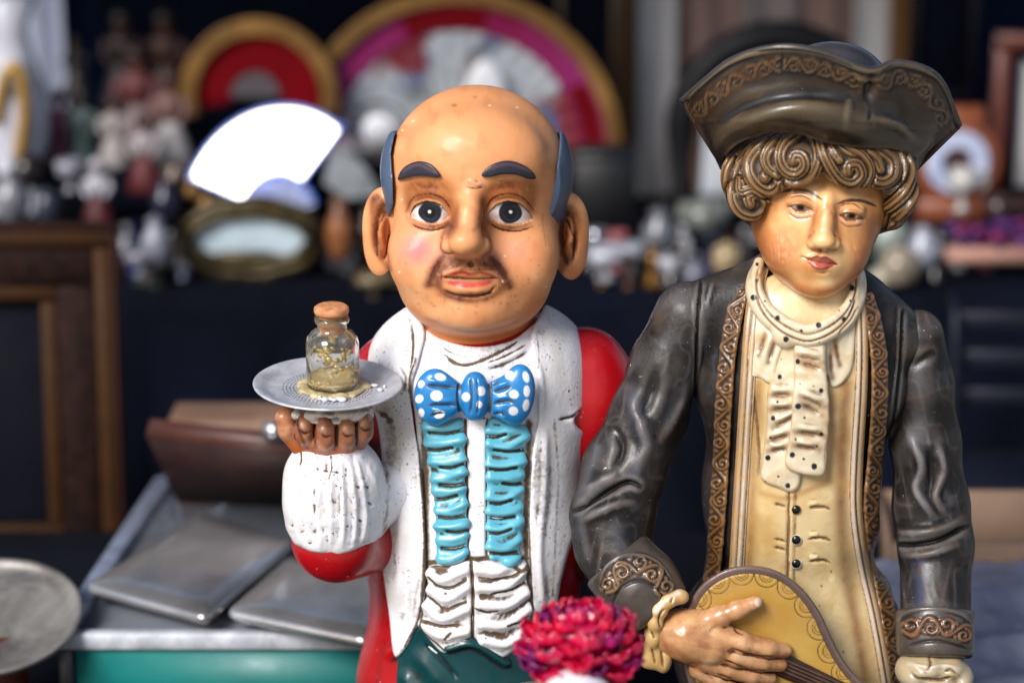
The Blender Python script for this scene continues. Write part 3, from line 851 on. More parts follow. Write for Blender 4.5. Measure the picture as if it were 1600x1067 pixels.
# collar band round the neck, white
def collar():
    lo, hi = pbox(600, 440, 900, 600, -160, 190)
    v = Vol(lo, hi, 2.6)
    v.add(E(746, 552, 42, 136, 122, 52)); v.add(E(746, 530, 46, 112, 112, 46), 20)
    X, Y, Z = v.full(); px, py = proj(X, Y, Z)
    # opening for the neck: a tilted disc cut
    v.cut(cap(P(743, 440, 30), P(743, 520, 25), 108, 94), 6)
    V, F = v.mesh(1)
    pm = Pm(600, 440, 900, 600, WH, 1); pm.grime(0.33, 34, 0.15, 9, 30)
    pm.stroke([(648, 490), (672, 520), (678, 560)], 9, dirt=0.34, prof='gauss', h=-2)
    pm.stroke([(655, 500), (668, 540), (672, 590)], 5, h=4, prof='gauss')
    pm.stroke([(712, 572), (765, 562), (800, 543), (826, 522)], 4.5, h=-3, dirt=0.25, prof='gauss')
    pm.stroke([(735, 570), (775, 552), (812, 528)], 3, h=4, prof='gauss')
    pm.stroke([(690, 545), (720, 562), (745, 566)], 3, h=-2.5, dirt=0.35, prof='gauss')
    pm.stroke([(690, 520), (740, 545), (800, 525)], 14, dirt=0.12, prof='gauss')
    pm.stroke([(830, 520), (840, 550), (838, 580)], 5, dirt=0.5, prof='gauss')
    V, c, d = sculpt(V, F, pm)
    mesh('shirt_collar', V, F, M_white, butler, c, d)
collar()
# trousers
pm = Pm(560, 960, 900, 1300, (14, 62, 66), 1)
pm.stroke([(640, 1010), (665, 1035), (690, 1067), (700, 1090)], 16, h=8, prof='gauss')
pm.stroke([(628, 1040), (640, 1067), (660, 1090)], 12, h=7, prof='gauss')
pm.stroke([(662, 1005), (690, 1030), (716, 1062)], 3, h=-6, prof='gauss')
pm.stroke([(700, 1012), (740, 1005), (790, 1035)], 6, h=8)
on_torso('trousers', M_green, [(640, 985), (740, 975), (850, 985), (880, 1100), (870, 1290), (620, 1290), (618, 1080)], 9, 2, 6, pm, 3)
# waistcoat halves
pm = Pm(640, 860, 840, 1040, WH, 1); pm.cav = 1.5
def fold(a, wd=10, hh=9):
    pm.stroke(a, wd, h=hh*0.95, prof='gauss', keep_ends=True)
for a in ([(668, 893), (690, 905), (728, 890)], [(672, 920), (698, 935), (732, 915)], [(666, 945), (690, 965), (732, 950)], [(662, 975), (690, 992), (732, 985)],
          [(745, 890), (775, 893), (800, 880)], [(748, 918), (790, 915), (818, 890)], [(748, 945), (790, 945), (822, 925)], [(752, 975), (790, 975), (826, 950)], [(756, 1000), (790, 1005), (820, 985)]):
    fold(a, 10, 8)
for a in ([(673, 900), (684, 914), (705, 918), (728, 906)], [(670, 930), (690, 948)], [(700, 952), (728, 940)], [(660, 968), (690, 978), (714, 976)], [(696, 996), (706, 986)],
          [(766, 906), (800, 900), (816, 888)], [(768, 926), (800, 920), (818, 910)], [(744, 948), (760, 956), (776, 952)], [(792, 974), (812, 970), (824, 960)]):
    pm.stroke(a, 2.6, h=-5, dirt=0.95, prof='gauss')
pm.stroke([(736, 872), (739, 930), (738, 1000)], 3.5, h=-6, dirt=0.9, prof='gauss')
pm.stroke([(668, 880), (690, 888), (700, 884)], 6, dirt=0.85, prof='gauss')
pm.stroke([(796, 880), (812, 890), (822, 884)], 5, dirt=0.8, prof='gauss')
pm.stroke([(822, 890), (828, 930), (830, 970)], 3, dirt=0.9, prof='gauss'); pm.stroke([(670, 910), (660, 960), (664, 985), (694, 1016)], 2.4, dirt=0.8, prof='gauss')
on_torso('waistcoat', M_white, [(672, 886), (704, 884), (734, 875), (745, 877), (770, 884), (800, 884), (820, 874), (828, 910), (830, 950), (822, 990), (808, 1012), (781, 1028), (758, 1012), (742, 996), (735, 994), (716, 1006), (694, 1020), (672, 1000), (655, 975), (656, 960), (668, 930)], 10, 4, 6, pm, 1.8, curve=True)
# ruffles
def ruffle(poly, rows, x0, x1, seed):
    r = np.random.default_rng(seed)
    q = np.array(poly); pm = Pm(q[:, 0].min()-5, q[:, 1].min()-5, q[:, 0].max()+5, q[:, 1].max()+5, (90, 172, 194), 1)
    pm.cav = 1.4
    ys = np.linspace(q[:, 1].min()+8, q[:, 1].max()-12, rows)
    pm.fbm(4, 22, 0, 2.4, seed, 2)
    for i, y in enumerate(ys):
        t = (y-q[:, 1].min())/(np.ptp(q[:, 1])); xa = x0[0]+(x0[1]-x0[0])*t; xb = x1[0]+(x1[1]-x1[0])*t
        y += r.uniform(-3, 3); sl = r.uniform(-9, 0)
        pm.stroke([(xa-4, y+4), (xa+(xb-xa)*0.5, y+6+r.uniform(-3, 3)), (xb+4, y+sl)], 9.5, h=6.5, keep_ends=True, prof='gauss')
        a, b = (xa-2, xa+(xb-xa)*r.uniform(0.45, 0.95)) if r.random() < 0.55 else (xa+(xb-xa)*r.uniform(0.1, 0.5), xb+2)
        yy = y+12+r.uniform(-2, 3); sl = r.uniform(-5, 1)
        pts = [(a, yy+2), ((a+b)/2, yy+4+sl*0.3), (b, yy+1+sl)]
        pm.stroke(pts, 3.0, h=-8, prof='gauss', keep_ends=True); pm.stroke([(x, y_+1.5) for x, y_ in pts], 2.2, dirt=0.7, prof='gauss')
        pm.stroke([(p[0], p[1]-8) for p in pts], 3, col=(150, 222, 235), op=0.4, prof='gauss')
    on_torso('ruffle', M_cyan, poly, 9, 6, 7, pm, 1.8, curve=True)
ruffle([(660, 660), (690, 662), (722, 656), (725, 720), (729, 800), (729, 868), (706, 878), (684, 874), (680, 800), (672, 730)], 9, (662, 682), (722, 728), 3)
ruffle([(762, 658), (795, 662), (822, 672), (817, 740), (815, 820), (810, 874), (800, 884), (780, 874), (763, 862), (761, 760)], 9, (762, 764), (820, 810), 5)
# lapels
pm = Pm(550, 450, 950, 1060, WH, 1); pm.grime(0.34, 50, 0.12, 5); pm.grime(0.3, 18, 0.3, 6, 60, 1.3); pm.fbm(2.5, 60, 90, 3, 4, 3)
pm.stroke([(655, 480), (650, 560), (645, 620), (655, 700), (662, 800), (662, 900), (650, 980)], 7, h=3, prof='gauss')
pm.stroke([(650, 560), (640, 600), (652, 690), (660, 780), (662, 880), (655, 960), (632, 1010)], 3.2, dirt=0.75, prof='gauss')
pm.stroke([(610, 560), (625, 700), (612, 800), (618, 900)], 12, dirt=0.30, prof='gauss')
pm.stroke([(598, 620), (612, 690), (604, 760), (600, 850)], 20, dirt=0.36, prof='gauss', col=(186, 168, 138), op=0.6)
pm.stroke([(590, 640), (603, 655), (612, 668)], 9, dirt=0.42, prof='gauss', h=-4)
pm.stroke([(640, 500), (646, 540), (640, 590)], 7, dirt=0.36, prof='gauss', h=-2)
pm.stroke([(626, 575), (634, 590), (630, 610)], 5, dirt=0.5, prof='gauss')
pm.stroke([(590, 560), (597, 575)], 8, dirt=0.36, prof='gauss')
pm.stroke([(630, 760), (628, 850), (622, 960)], 10, h=5, prof='gauss')
pm.stroke([(840, 560), (846, 620), (838, 660)], 7, h=4, prof='gauss')
pm.stroke([(836, 590), (842, 560), (838, 520)], 2, dirt=0.5, prof='gauss')
pm.stroke([(832, 690), (826, 760), (828, 860), (832, 950)], 3, dirt=0.7, prof='gauss')
pm.stroke([(866, 655), (872, 740), (868, 830), (864, 930)], 5, dirt=0.44, prof='gauss')
pm.stroke([(926, 628), (896, 650), (872, 656)], 3, h=-5, dirt=0.3, prof='gauss')
pm.stroke([(920, 640), (896, 656), (930, 690)], 9, h=4, prof='gauss')
pm.stroke([(845, 520), (880, 540)], 8, dirt=0.18, prof='gauss')
pm.stroke([(852, 660), (850, 760), (842, 860), (850, 960)], 8, h=4, prof='gauss')
left = [(646, 472), (622, 486), (598, 506), (580, 530), (570, 565), (575, 620), (590, 660), (598, 740), (594, 800), (592, 845), (600, 905), (608, 960), (616, 1024), (634, 1012), (648, 985), (659, 962), (664, 900), (662, 800), (656, 720), (646, 660), (643, 600), (655, 560), (664, 520), (655, 492)]
right = [(862, 462), (882, 474), (900, 494), (916, 520), (925, 560), (928, 612), (926, 634), (910, 642), (897, 655), (903, 668), (918, 678), (934, 698), (920, 770), (900, 830), (884, 880), (872, 940), (868, 1060), (838, 1060), (834, 960), (827, 880), (829, 780), (833, 700), (842, 650), (842, 600), (832, 560), (830, 520), (845, 490)]
on_torso('lapel', M_white, left, 9, 8, 6, pm, 2.0)
on_torso('lapel', M_white, right, 9, 8, 6, pm, 2.0)
# bow tie
def bow():
    yf = -150
    lo, hi = pbox(635, 555, 850, 680, -185, -90)
    v = Vol(lo, hi, 1.7)
    v.add(E(680, 620, yf+22, 33, 20, 46)); v.add(E(700, 622, yf+20, 28, 18, 30), 14)
    v.add(E(808, 617, yf+22, 28, 20, 50, rotm(0, 8, 0))); v.add(E(785, 622, yf+20, 30, 18, 32), 14)
    v.add(E(742, 619, yf+18, 23, 22, 36), 3)
    v.add(E(742, 600, yf+18, 19, 18, 20), 4); v.add(E(742, 638, yf+18, 19, 18, 20), 4)
    pm = Pm(630, 550, 855, 685, (34, 124, 190), 2)
    for a in ([(664, 602), (690, 604), (716, 606)], [(668, 634), (690, 634), (716, 634)], [(672, 650), (695, 646)], [(768, 612), (785, 608), (800, 602)], [(768, 632), (790, 628), (806, 630)], [(766, 600), (780, 596)], [(770, 646), (790, 650)]):
        pm.stroke(a, 3.4, h=-7, prof='gauss', taper=True); pm.stroke([(x, y-1) for x, y in a], 1.8, dirt=0.55, prof='gauss', col=(110, 110, 125), op=0.5)
        pm.stroke([(x, y-8) for x, y in a], 4, h=2, prof='gauss')
    pm.stroke([(734, 588), (737, 620), (734, 650)], 2.2, h=-4, prof='gauss', dirt=0.4)
    pm.stroke([(745, 588), (748, 620), (746, 650)], 1.6, h=-2.5, prof='gauss')
    pm.stroke([(719, 590), (716, 620), (720, 650)], 2.5, h=-5, prof='gauss', dirt=0.5); pm.stroke([(765, 588), (766, 620), (764, 652)], 2.5, h=-5, prof='gauss', dirt=0.5)
    for x, y, a, b, r in ((658, 600, 5, 6, 20), (688, 589, 9, 6, 15), (655, 623, 6, 7, 40), (682, 618, 9.5, 8, 0), (658, 645, 5, 7, 0), (686, 647, 9, 7, -10), (728, 620, 6.5, 7, 0), (752, 611, 6.5, 7.5, 0), (749, 632, 5, 5.5, 0),
                          (796, 586, 7, 7, 30), (822, 589, 5, 9, -15), (803, 616, 7.5, 7, 20), (823, 611, 5, 9, 0), (802, 642, 7.5, 7, 0), (822, 633, 5, 9.5, 10)):
        pm.blob(x, y, a, b, col=(232, 234, 240), rot=r, hard=1.2)
    V, F = v.mesh(1); V, c, d = sculpt(V, F, pm)
    mesh('bow_tie', V, F, M_blue, butler, c, d)
bow()
# ---- raised arm: white cuff, red elbow, hand
def arm():
    lo, hi = pbox(420, 660, 640, 900, -240, 60)
    v = Vol(lo, hi, 2.0)
    c0 = -120
    v.add(E(520, 782, c0, 79, 74, 92)); v.add(E(522, 735, c0, 73, 70, 52), 26); v.add(E(522, 830, c0, 70, 64, 42), 20)
    v.add(E(518, 708, c0, 54, 52, 24), 14)
    v.chain([P(560, 790, c0+30), P(620, 760, -50)], [55, 45], 22)
    pm = Pm(420, 660, 640, 900, (228, 227, 232), 1)
    pm.fbm(3.4, 26, 90, 1.8, 6, 3)
    r = np.random.default_rng(4)
    for x in (462, 480, 498, 516, 534, 552, 570, 588):
        xx = x+r.uniform(-3, 3)
        pm.stroke([(520+(xx-520)*0.72, 712), (520+(xx-520)*1.0, 770), (520+(xx-520)*1.02, 820), (520+(xx-520)*0.85, 860)], 5, h=2.6*r.uniform(0.5, 1.4), prof='gauss')
    for i in range(60):
        x, y = r.uniform(450, 590), r.uniform(700, 860); a = r.uniform(-0.6, 0.6)
        pm.stroke([(x-8*cos(a), y-8*sin(a)), (x+8*cos(a), y+8*sin(a))], 4, h=r.uniform(-1.4, 1.4), prof='gauss')
    pm.stroke([(517, 712), (518, 730), (514, 748)], 2, dirt=0.8, prof='gauss'); pm.stroke([(470, 690), (472, 716), (470, 726)], 2.4, dirt=0.8, prof='gauss')
    pm.stroke([(590, 700), (606, 760), (600, 840)], 8, dirt=0.42, prof='gauss'); pm.stroke([(518, 770), (520, 785)], 2.4, dirt=0.6, prof='gauss')
    pm.stroke([(505, 735), (530, 738)], 1.5, dirt=0.6, prof='gauss'); pm.stroke([(465, 705), (500, 715), (560, 708)], 7, dirt=0.28, prof='gauss')
    X, Y, Z = v.full(); px, py = proj(X, Y, Z)
    edge = np.interp(px, [440, 460, 485, 530, 575, 600, 640], [815, 850, 862, 868, 853, 838, 830])
    v.d = smax(v.d, ((py+0*px)-edge).astype(np.float32), 5).astype(np.float32)
    V, F = v.mesh(1); V, c, d = sculpt(V, F, pm)
    mesh('cuff', V, F, M_white, butler, c, d)
    lo, hi = pbox(430, 790, 640, 930, -240, 90)
    v = Vol(lo, hi, 2.4)
    v.add(E(526, 842, c0+6, 71, 68, 68)); v.chain([P(560, 850, c0+40), P(610, 830, -20)], [50, 56], 20)
    V, F = v.mesh(1)
    pm = Pm(430, 790, 640, 930, (170, 8, 18), 1)
    pm.stroke([(590, 840), (596, 870), (590, 896)], 5, h=2, prof='gauss'); pm.blob(588, 888, 8, 6, dirt=-0.1, col=(225, 130, 130), op=0.5)
    V, c, d = sculpt(V, F, pm)
    mesh('sleeve', V, F, M_red, butler, c, d)
    # hand: palm, four curled fingers, thumb
    lo, hi = pbox(425, 615, 610, 725, -235, -20)
    v = Vol(lo, hi, 1.6)
    v.add(E(518, 684, c0, 54, 50, 34)); v.add(E(516, 700, c0, 44, 42, 20), 12)
    for x, y, w in ((476, 668, 15), (509, 674, 17), (542, 673, 15.5), (570, 664, 14)):
        yy = c0-52+abs(x-520)*0.35
        v.add(E(x, y, yy, w, 17, 21), 3)
        v.chain([P(x, y+14, yy), P(515+(x-515)*0.8, y+30, yy+22)], [w-2, w-2], 8)
        v.chain([P(x, y-8, yy+2), P(x, y-20, yy+12)], [w-4, w-7], 4)
    v.chain([P(472, 690, c0-10), P(452, 672, c0-14), P(445, 652, c0-14), P(449, 638, c0-8)], [22, 17, 14, 11], 6)
    pm = Pm(425, 615, 610, 725, (156, 98, 66), 2); pm.fbm(0.8, 16, 20, 1.3, 61, 3, col=(204, 150, 116), op=0.5, thr=0.3)
    for x in (492, 526, 557):
        pm.stroke([(x, 652), (x, 698)], 2.6, h=-2, prof='gauss', col=(110, 54, 24), op=0.8, dirt=0.2)
    for x, y, w in ((476, 668, 15), (509, 674, 17), (542, 673, 15.5), (570, 664, 14)):
        pm.blob(x-2, y-4, w*0.5, 9, col=(206, 150, 114), op=0.8)
        pm.stroke([(x-6, y+4), (x, y+9), (x+8, y+6)], 3, h=-1.5, prof='gauss', dirt=0.5, col=(110, 55, 26), op=0.7)
    pm.poly([(450, 690), (480, 702), (520, 706), (565, 700), (585, 690), (580, 720), (450, 720)], col=(176, 90, 40), soft=8, op=0.9)
    pm.blob(446, 655, 9, 14, col=(206, 136, 92), op=0.7); pm.stroke([(462, 650), (470, 680), (480, 700)], 4, dirt=0.5, prof='gauss', col=(110, 54, 24), op=0.8)
    V, F = v.mesh(1); V, c, d = sculpt(V, F, pm)
    mesh('hand', V, F, M_hand, butler, c, d)
    # plaster filler between hand and tray
    lo, hi = pbox(440, 625, 605, 672, -215, -30)
    v = Vol(lo, hi, 1.6); r = np.random.default_rng(9)
    v.add(E(520, 646, c0, 60, 52, 9))
    for i in range(26):
        a = r.uniform(-2.9, -0.2); x = 520+60*cos(a); yy = c0+50*sin(a)
        v.add(E(x, 644+r.uniform(-2, 7), yy, r.uniform(7, 13), 9, r.uniform(4, 9)), 3)
    pm = Pm(440, 625, 605, 672, (222, 216, 208), 2)
    pm.stroke([(470, 642), (520, 646), (575, 640)], 4, col=(150, 124, 70), op=0.9, prof='gauss'); pm.blob(590, 640, 12, 10, col=(150, 120, 60), op=0.8)
    V, F = v.mesh(1); V, c, d = sculpt(V, F, pm)
    mesh('plaster_filler', V, F, M_white, butler, c, d)
arm()
# ================================================================== BOY FIGURINE
M_coat = paint_mat('antiqued_coat_paint', rough=0.42, dirtcol=(9, 8, 8), var=0.5, speck=0.5, bumpd=0.0005, coat=0.06, spec=0.3, speckcol=(190, 185, 175), vscale=22, warm=(78, 62, 44, 0.75), cool=(78, 80, 90, 0.4), rvar=0.18)  # cool tone paints blue-grey highlight patches into the coat
M_hat = paint_mat('antiqued_hat_paint', rough=0.34, dirtcol=(10, 7, 6), var=0.4, speck=0.15, bumpd=0.0003, coat=0.3, speckcol=(150, 145, 140), vscale=22, warm=(76, 60, 40, 0.5))
M_bface = paint_mat('boy_skin_glaze', rough=0.36, dirtcol=(120, 62, 25), var=0.05, speck=0.1, bumpd=0.00012, coat=0.35, rvar=0.06, warm=(206, 132, 76, 0.45))
M_bhair = paint_mat('boy_hair_paint', rough=0.35, dirtcol=(34, 22, 12), var=0.12, bumpd=0.00015, coat=0.35, dgain=1.1)
M_cream = paint_mat('antiqued_cream_paint', rough=0.36, dsoft=0.2, dirtcol=(92, 58, 32), var=0.12, speck=0.2, bumpd=0.0003, coat=0.35, vscale=24, warm=(188, 146, 84, 0.6))
M_gold = paint_mat('antiqued_gold_paint', rough=0.34, dirtcol=(24, 16, 12), var=0.25, bumpd=0.0003, coat=0.3, vscale=60)
M_bhand = paint_mat('boy_hand_glaze', rough=0.28, dirtcol=(80, 40, 20), var=0.1, speck=0.15, bumpd=0.0002, coat=0.25, warm=(150, 86, 44, 0.7))
b0 = P(1260, 1000, -45)
boy = thing('boy_figurine', 'boy figurine in dark tricorn hat and gold trimmed coat with spotted cravat', 'figurine', (b0[0], -45, STAND_Z))
def spiral(cx, cy, r0, r1, turns, a0, flip=1, n=18):
    t = np.linspace(0, 1, n); a = a0+flip*t*turns*2*pi; r = r0+(r1-r0)*t
    return [(cx+r_*cos(a_), cy+r_*sin(a_)) for r_, a_ in zip(r, a)]
def scrolls(pm, path, step, size, col, w=2.4, h=3.0, seed=0, flipx=1):
    """carved vine scroll: a waving stem with a curl in every bend and small leaves"""
    q = cr(path, 14); r = np.random.default_rng(seed)
    L = np.concatenate([[0], np.cumsum(np.hypot(*np.diff(q, axis=0).T))]); T = L[-1]
    t = np.gradient(q, axis=0); t /= np.linalg.norm(t, axis=1, keepdims=True)+1e-9
    def at(s_, o):
        x, y = np.interp(s_, L, q[:, 0]), np.interp(s_, L, q[:, 1]); u, v = np.interp(s_, L, t[:, 0]), np.interp(s_, L, t[:, 1])
        return (x-v*o, y+u*o), math.atan2(v, u)
    ss_ = np.arange(0, T, 3.0); A = size*0.42
    stem = [at(x, A*sin(pi*x/step))[0] for x in ss_]
    pm.stroke(stem, w, h=h, col=col, prof='gauss', curve=False, mode='max', keep_ends=True)
    k = 0
    while (k+0.5)*step < T:
        s_ = (k+0.5)*step+r.uniform(-2.5, 2.5); sg = 1 if k % 2 == 0 else -1
        (x, y), a = at(s_, -A*0.35*sg); rr = size*r.uniform(0.36, 0.46)
        pm.stroke(spiral(x, y, rr, rr*0.25, r.uniform(1.0, 1.35), a+sg*pi*0.5+r.uniform(-0.3, 0.3), -sg), w*0.85, h=h, col=col, prof='gauss', curve=False, mode='max', keep_ends=True)
        (x2, y2), _ = at(s_+step*0.45, -A*0.75*sg); pm.blob(x2, y2, w*1.5, w*1.0, h=h*0.8, col=col, rot=math.degrees(a)+sg*40, mode='max')
        (x2, y2), _ = at(s_-step*0.4, -A*0.8*sg); pm.blob(x2, y2, w*1.3, w*0.9, h=h*0.7, col=col, rot=math.degrees(a)-sg*40, mode='max')
        k += 1
FY = -60
def boy_head():
    lo, hi = pbox(1150, 190, 1410, 540, FY-165, FY+110)
    v = Vol(lo, hi, 1.75)
    v.add(E(1278, 300, FY+10, 112, 112, 100))
    v.add(E(1273, 360, FY-22, 92, 92, 86), 28)
    v.add(E(1276, 406, FY-36, 63, 68, 54), 26)
    v.add(E(1279, 442, FY-78, 32, 26, 20), 22)
    v.add(E(1230, 388, FY-62, 30, 34, 34), 26); v.add(E(1322, 392, FY-62, 28, 32, 32), 26)
    v.add(E(1281, 408, FY-98, 30, 20, 22), 18)
    v.add(cap(P(1270, 430, FY+8), P(1267, 530, FY+10), 60, 66), 10)
    v.cut(E(1252, 322, FY-128, 26, 20, 17), 18); v.cut(E(1330, 335, FY-126, 24, 20, 17), 18)
    v.chain([P(1293, 312, FY-102), P(1290, 345, FY-116), P(1287, 370, FY-124)], [8, 9, 12], 16)
    v.add(E(1287, 377, FY-127, 18, 15, 12), 8); v.add(E(1270, 380, FY-118, 9, 11, 9), 5); v.add(E(1305, 381, FY-118, 9, 11, 9), 5)
    v.cut(E(1278, 391, FY-126, 5, 7, 3.5), 3); v.cut(E(1297, 391, FY-126, 5, 7, 3.5), 3)
    # closed-lid bulges over the eyes
    v.add(E(1251, 317, FY-91, 22, 16, 12), 8); v.add(E(1331, 330, FY-90, 20, 16, 12), 8)
    pm = Pm(1150, 190, 1410, 540, (224, 166, 106), 2); pm.cav = 0.7; pm.fbm(0.8, 30, 30, 1.4, 31, 3, col=(240, 200, 140), op=0.6, thr=0.25); pm.fbm(0.5, 16, 80, 1.6, 32, 3, col=(198, 124, 70), op=0.5, thr=0.3)
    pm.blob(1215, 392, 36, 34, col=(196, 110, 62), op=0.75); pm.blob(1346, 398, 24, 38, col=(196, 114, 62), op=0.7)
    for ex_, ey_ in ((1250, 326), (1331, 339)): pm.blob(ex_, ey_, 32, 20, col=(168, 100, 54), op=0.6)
    r = np.random.default_rng(3)
    for i in range(70):
        x, y = 1198+r.uniform(0, 45), 366+r.uniform(0, 45); pm.stroke([(x, y), (x+1, y+r.uniform(3, 8))], 1.3, col=(232, 180, 138), op=0.5, prof='gauss')
    for i in range(50):
        x, y = 1325+r.uniform(0, 38), 370+r.uniform(0, 50); pm.stroke([(x, y), (x+1, y+r.uniform(3, 8))], 1.3, col=(228, 178, 128), op=0.5, prof='gauss')
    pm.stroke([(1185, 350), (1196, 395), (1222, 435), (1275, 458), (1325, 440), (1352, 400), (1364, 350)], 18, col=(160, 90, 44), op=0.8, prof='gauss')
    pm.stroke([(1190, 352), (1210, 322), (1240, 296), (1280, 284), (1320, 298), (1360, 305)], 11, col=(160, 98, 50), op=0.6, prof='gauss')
    pm.blob(1287, 440, 20, 10, col=(245, 222, 160), op=0.7); pm.stroke([(1290, 330), (1287, 372)], 5, col=(246, 222, 172), op=0.6, prof='gauss')  # pale highlights painted on the chin and down the nose
    pm.stroke([(1275, 325), (1270, 350), (1264, 372)], 7, col=(150, 84, 40), op=0.8, prof='gauss'); pm.stroke([(1306, 326), (1306, 350), (1313, 374)], 5, col=(160, 92, 44), op=0.7, prof='gauss')
    pm.stroke([(1268, 390), (1288, 394), (1306, 390)], 3, col=(120, 62, 28), op=0.75, prof='gauss')
    for ex, ey, w, tilt in ((1251, 327, 20, 2.5), (1331, 340, 19, 2.5)):
        up = [(ex-w, ey-1-tilt), (ex-8, ey-7.5), (ex+6, ey-6.5), (ex+w, ey+tilt)]; lw = [(ex+w, ey+tilt), (ex+6, ey+6.5), (ex-8, ey+5.5), (ex-w, ey-1-tilt)]
        pm.stroke([(x, y-9) for x, y in up], 8, col=(214, 164, 108), op=0.8, prof='gauss')
        pm.stroke([(x, y-4) for x, y in up], 3, col=(138, 84, 46), op=0.7, prof='gauss'); pm.stroke([(x, y-14) for x, y in up], 1.6, h=-1.5, col=(138, 84, 40), op=0.6, prof='gauss')
        pm.poly(up[:-1]+lw[:-1], col=(206, 200, 170), h=-3.2, soft=1.6, curve=False)
        pm.blob(ex, ey-1, 8.5, 7, col=(44, 52, 46), hard=1.2, op=0.95); pm.blob(ex, ey-1.5, 5.6, 5.4, col=(6, 8, 10), hard=1)
        pm.stroke(up, 2.6, h=1.5, col=(214, 160, 100), op=0.5, prof='gauss'); pm.stroke([(x, y) for x, y in up], 1.6, col=(48, 28, 18), op=0.95)
        pm.stroke([(x, y+3) for x, y in lw], 2.6, h=1.6, col=(226, 170, 130), op=0.8, prof='gauss')
        pm.stroke([(x, y+8) for x, y in lw], 1.6, h=-1.0, col=(180, 120, 76), op=0.6, prof='gauss')
        pm.blob(ex+w-4, ey+tilt+1, 5, 3, col=(214, 130, 110), op=0.6); pm.blob(ex-w+4, ey, 5, 3, col=(214, 140, 116), op=0.5)
    pm.stroke([(1218, 301), (1240, 297), (1262, 299), (1286, 313)], 3.0, col=(70, 40, 26), soft=1, taper=True)
    pm.stroke([(1306, 320), (1322, 314), (1346, 314), (1371, 323)], 3.2, col=(58, 32, 22), soft=1, taper=True)
    # mouth
    pm.stroke([(1256, 404), (1270, 401), (1277, 399), (1282, 402), (1289, 400), (1298, 404), (1307, 412)], 3, h=2.6, prof='gauss')
    pm.stroke([(1264, 412), (1280, 417), (1298, 415)], 4.5, h=4.5, prof='gauss')
    pm.poly([(1256, 402), (1268, 401), (1277, 398.5), (1282, 401), (1290, 400), (1300, 406), (1308, 413), (1298, 414), (1282, 411), (1268, 408)], col=(118, 20, 36), soft=1.8, op=0.9)
    pm.poly([(1260, 405), (1270, 409), (1284, 411.5), (1303, 413), (1296, 419), (1282, 421), (1268, 416)], col=(172, 48, 62), soft=2, op=0.9)
    pm.stroke([(1254, 401), (1266, 407), (1282, 411), (1296, 412), (1309, 414)], 1.0, h=-2.5, col=(92, 22, 30), soft=1, op=0.95)
    pm.blob(1252, 400, 4, 3, col=(140, 78, 40), op=0.7); pm.stroke([(1268, 424), (1284, 427), (1298, 424)], 3, col=(196, 128, 70), op=0.6, prof='gauss', h=-1.5)
    pm.blob(1282, 393, 5, 5, h=-1.4)
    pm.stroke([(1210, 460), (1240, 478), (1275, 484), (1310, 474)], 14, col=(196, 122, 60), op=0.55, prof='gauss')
    pm.blob(1240, 470, 3, 8, col=(240, 205, 150), op=0.6)
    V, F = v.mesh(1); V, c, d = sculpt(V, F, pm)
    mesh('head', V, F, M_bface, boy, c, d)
    return v
bhv = boy_head()

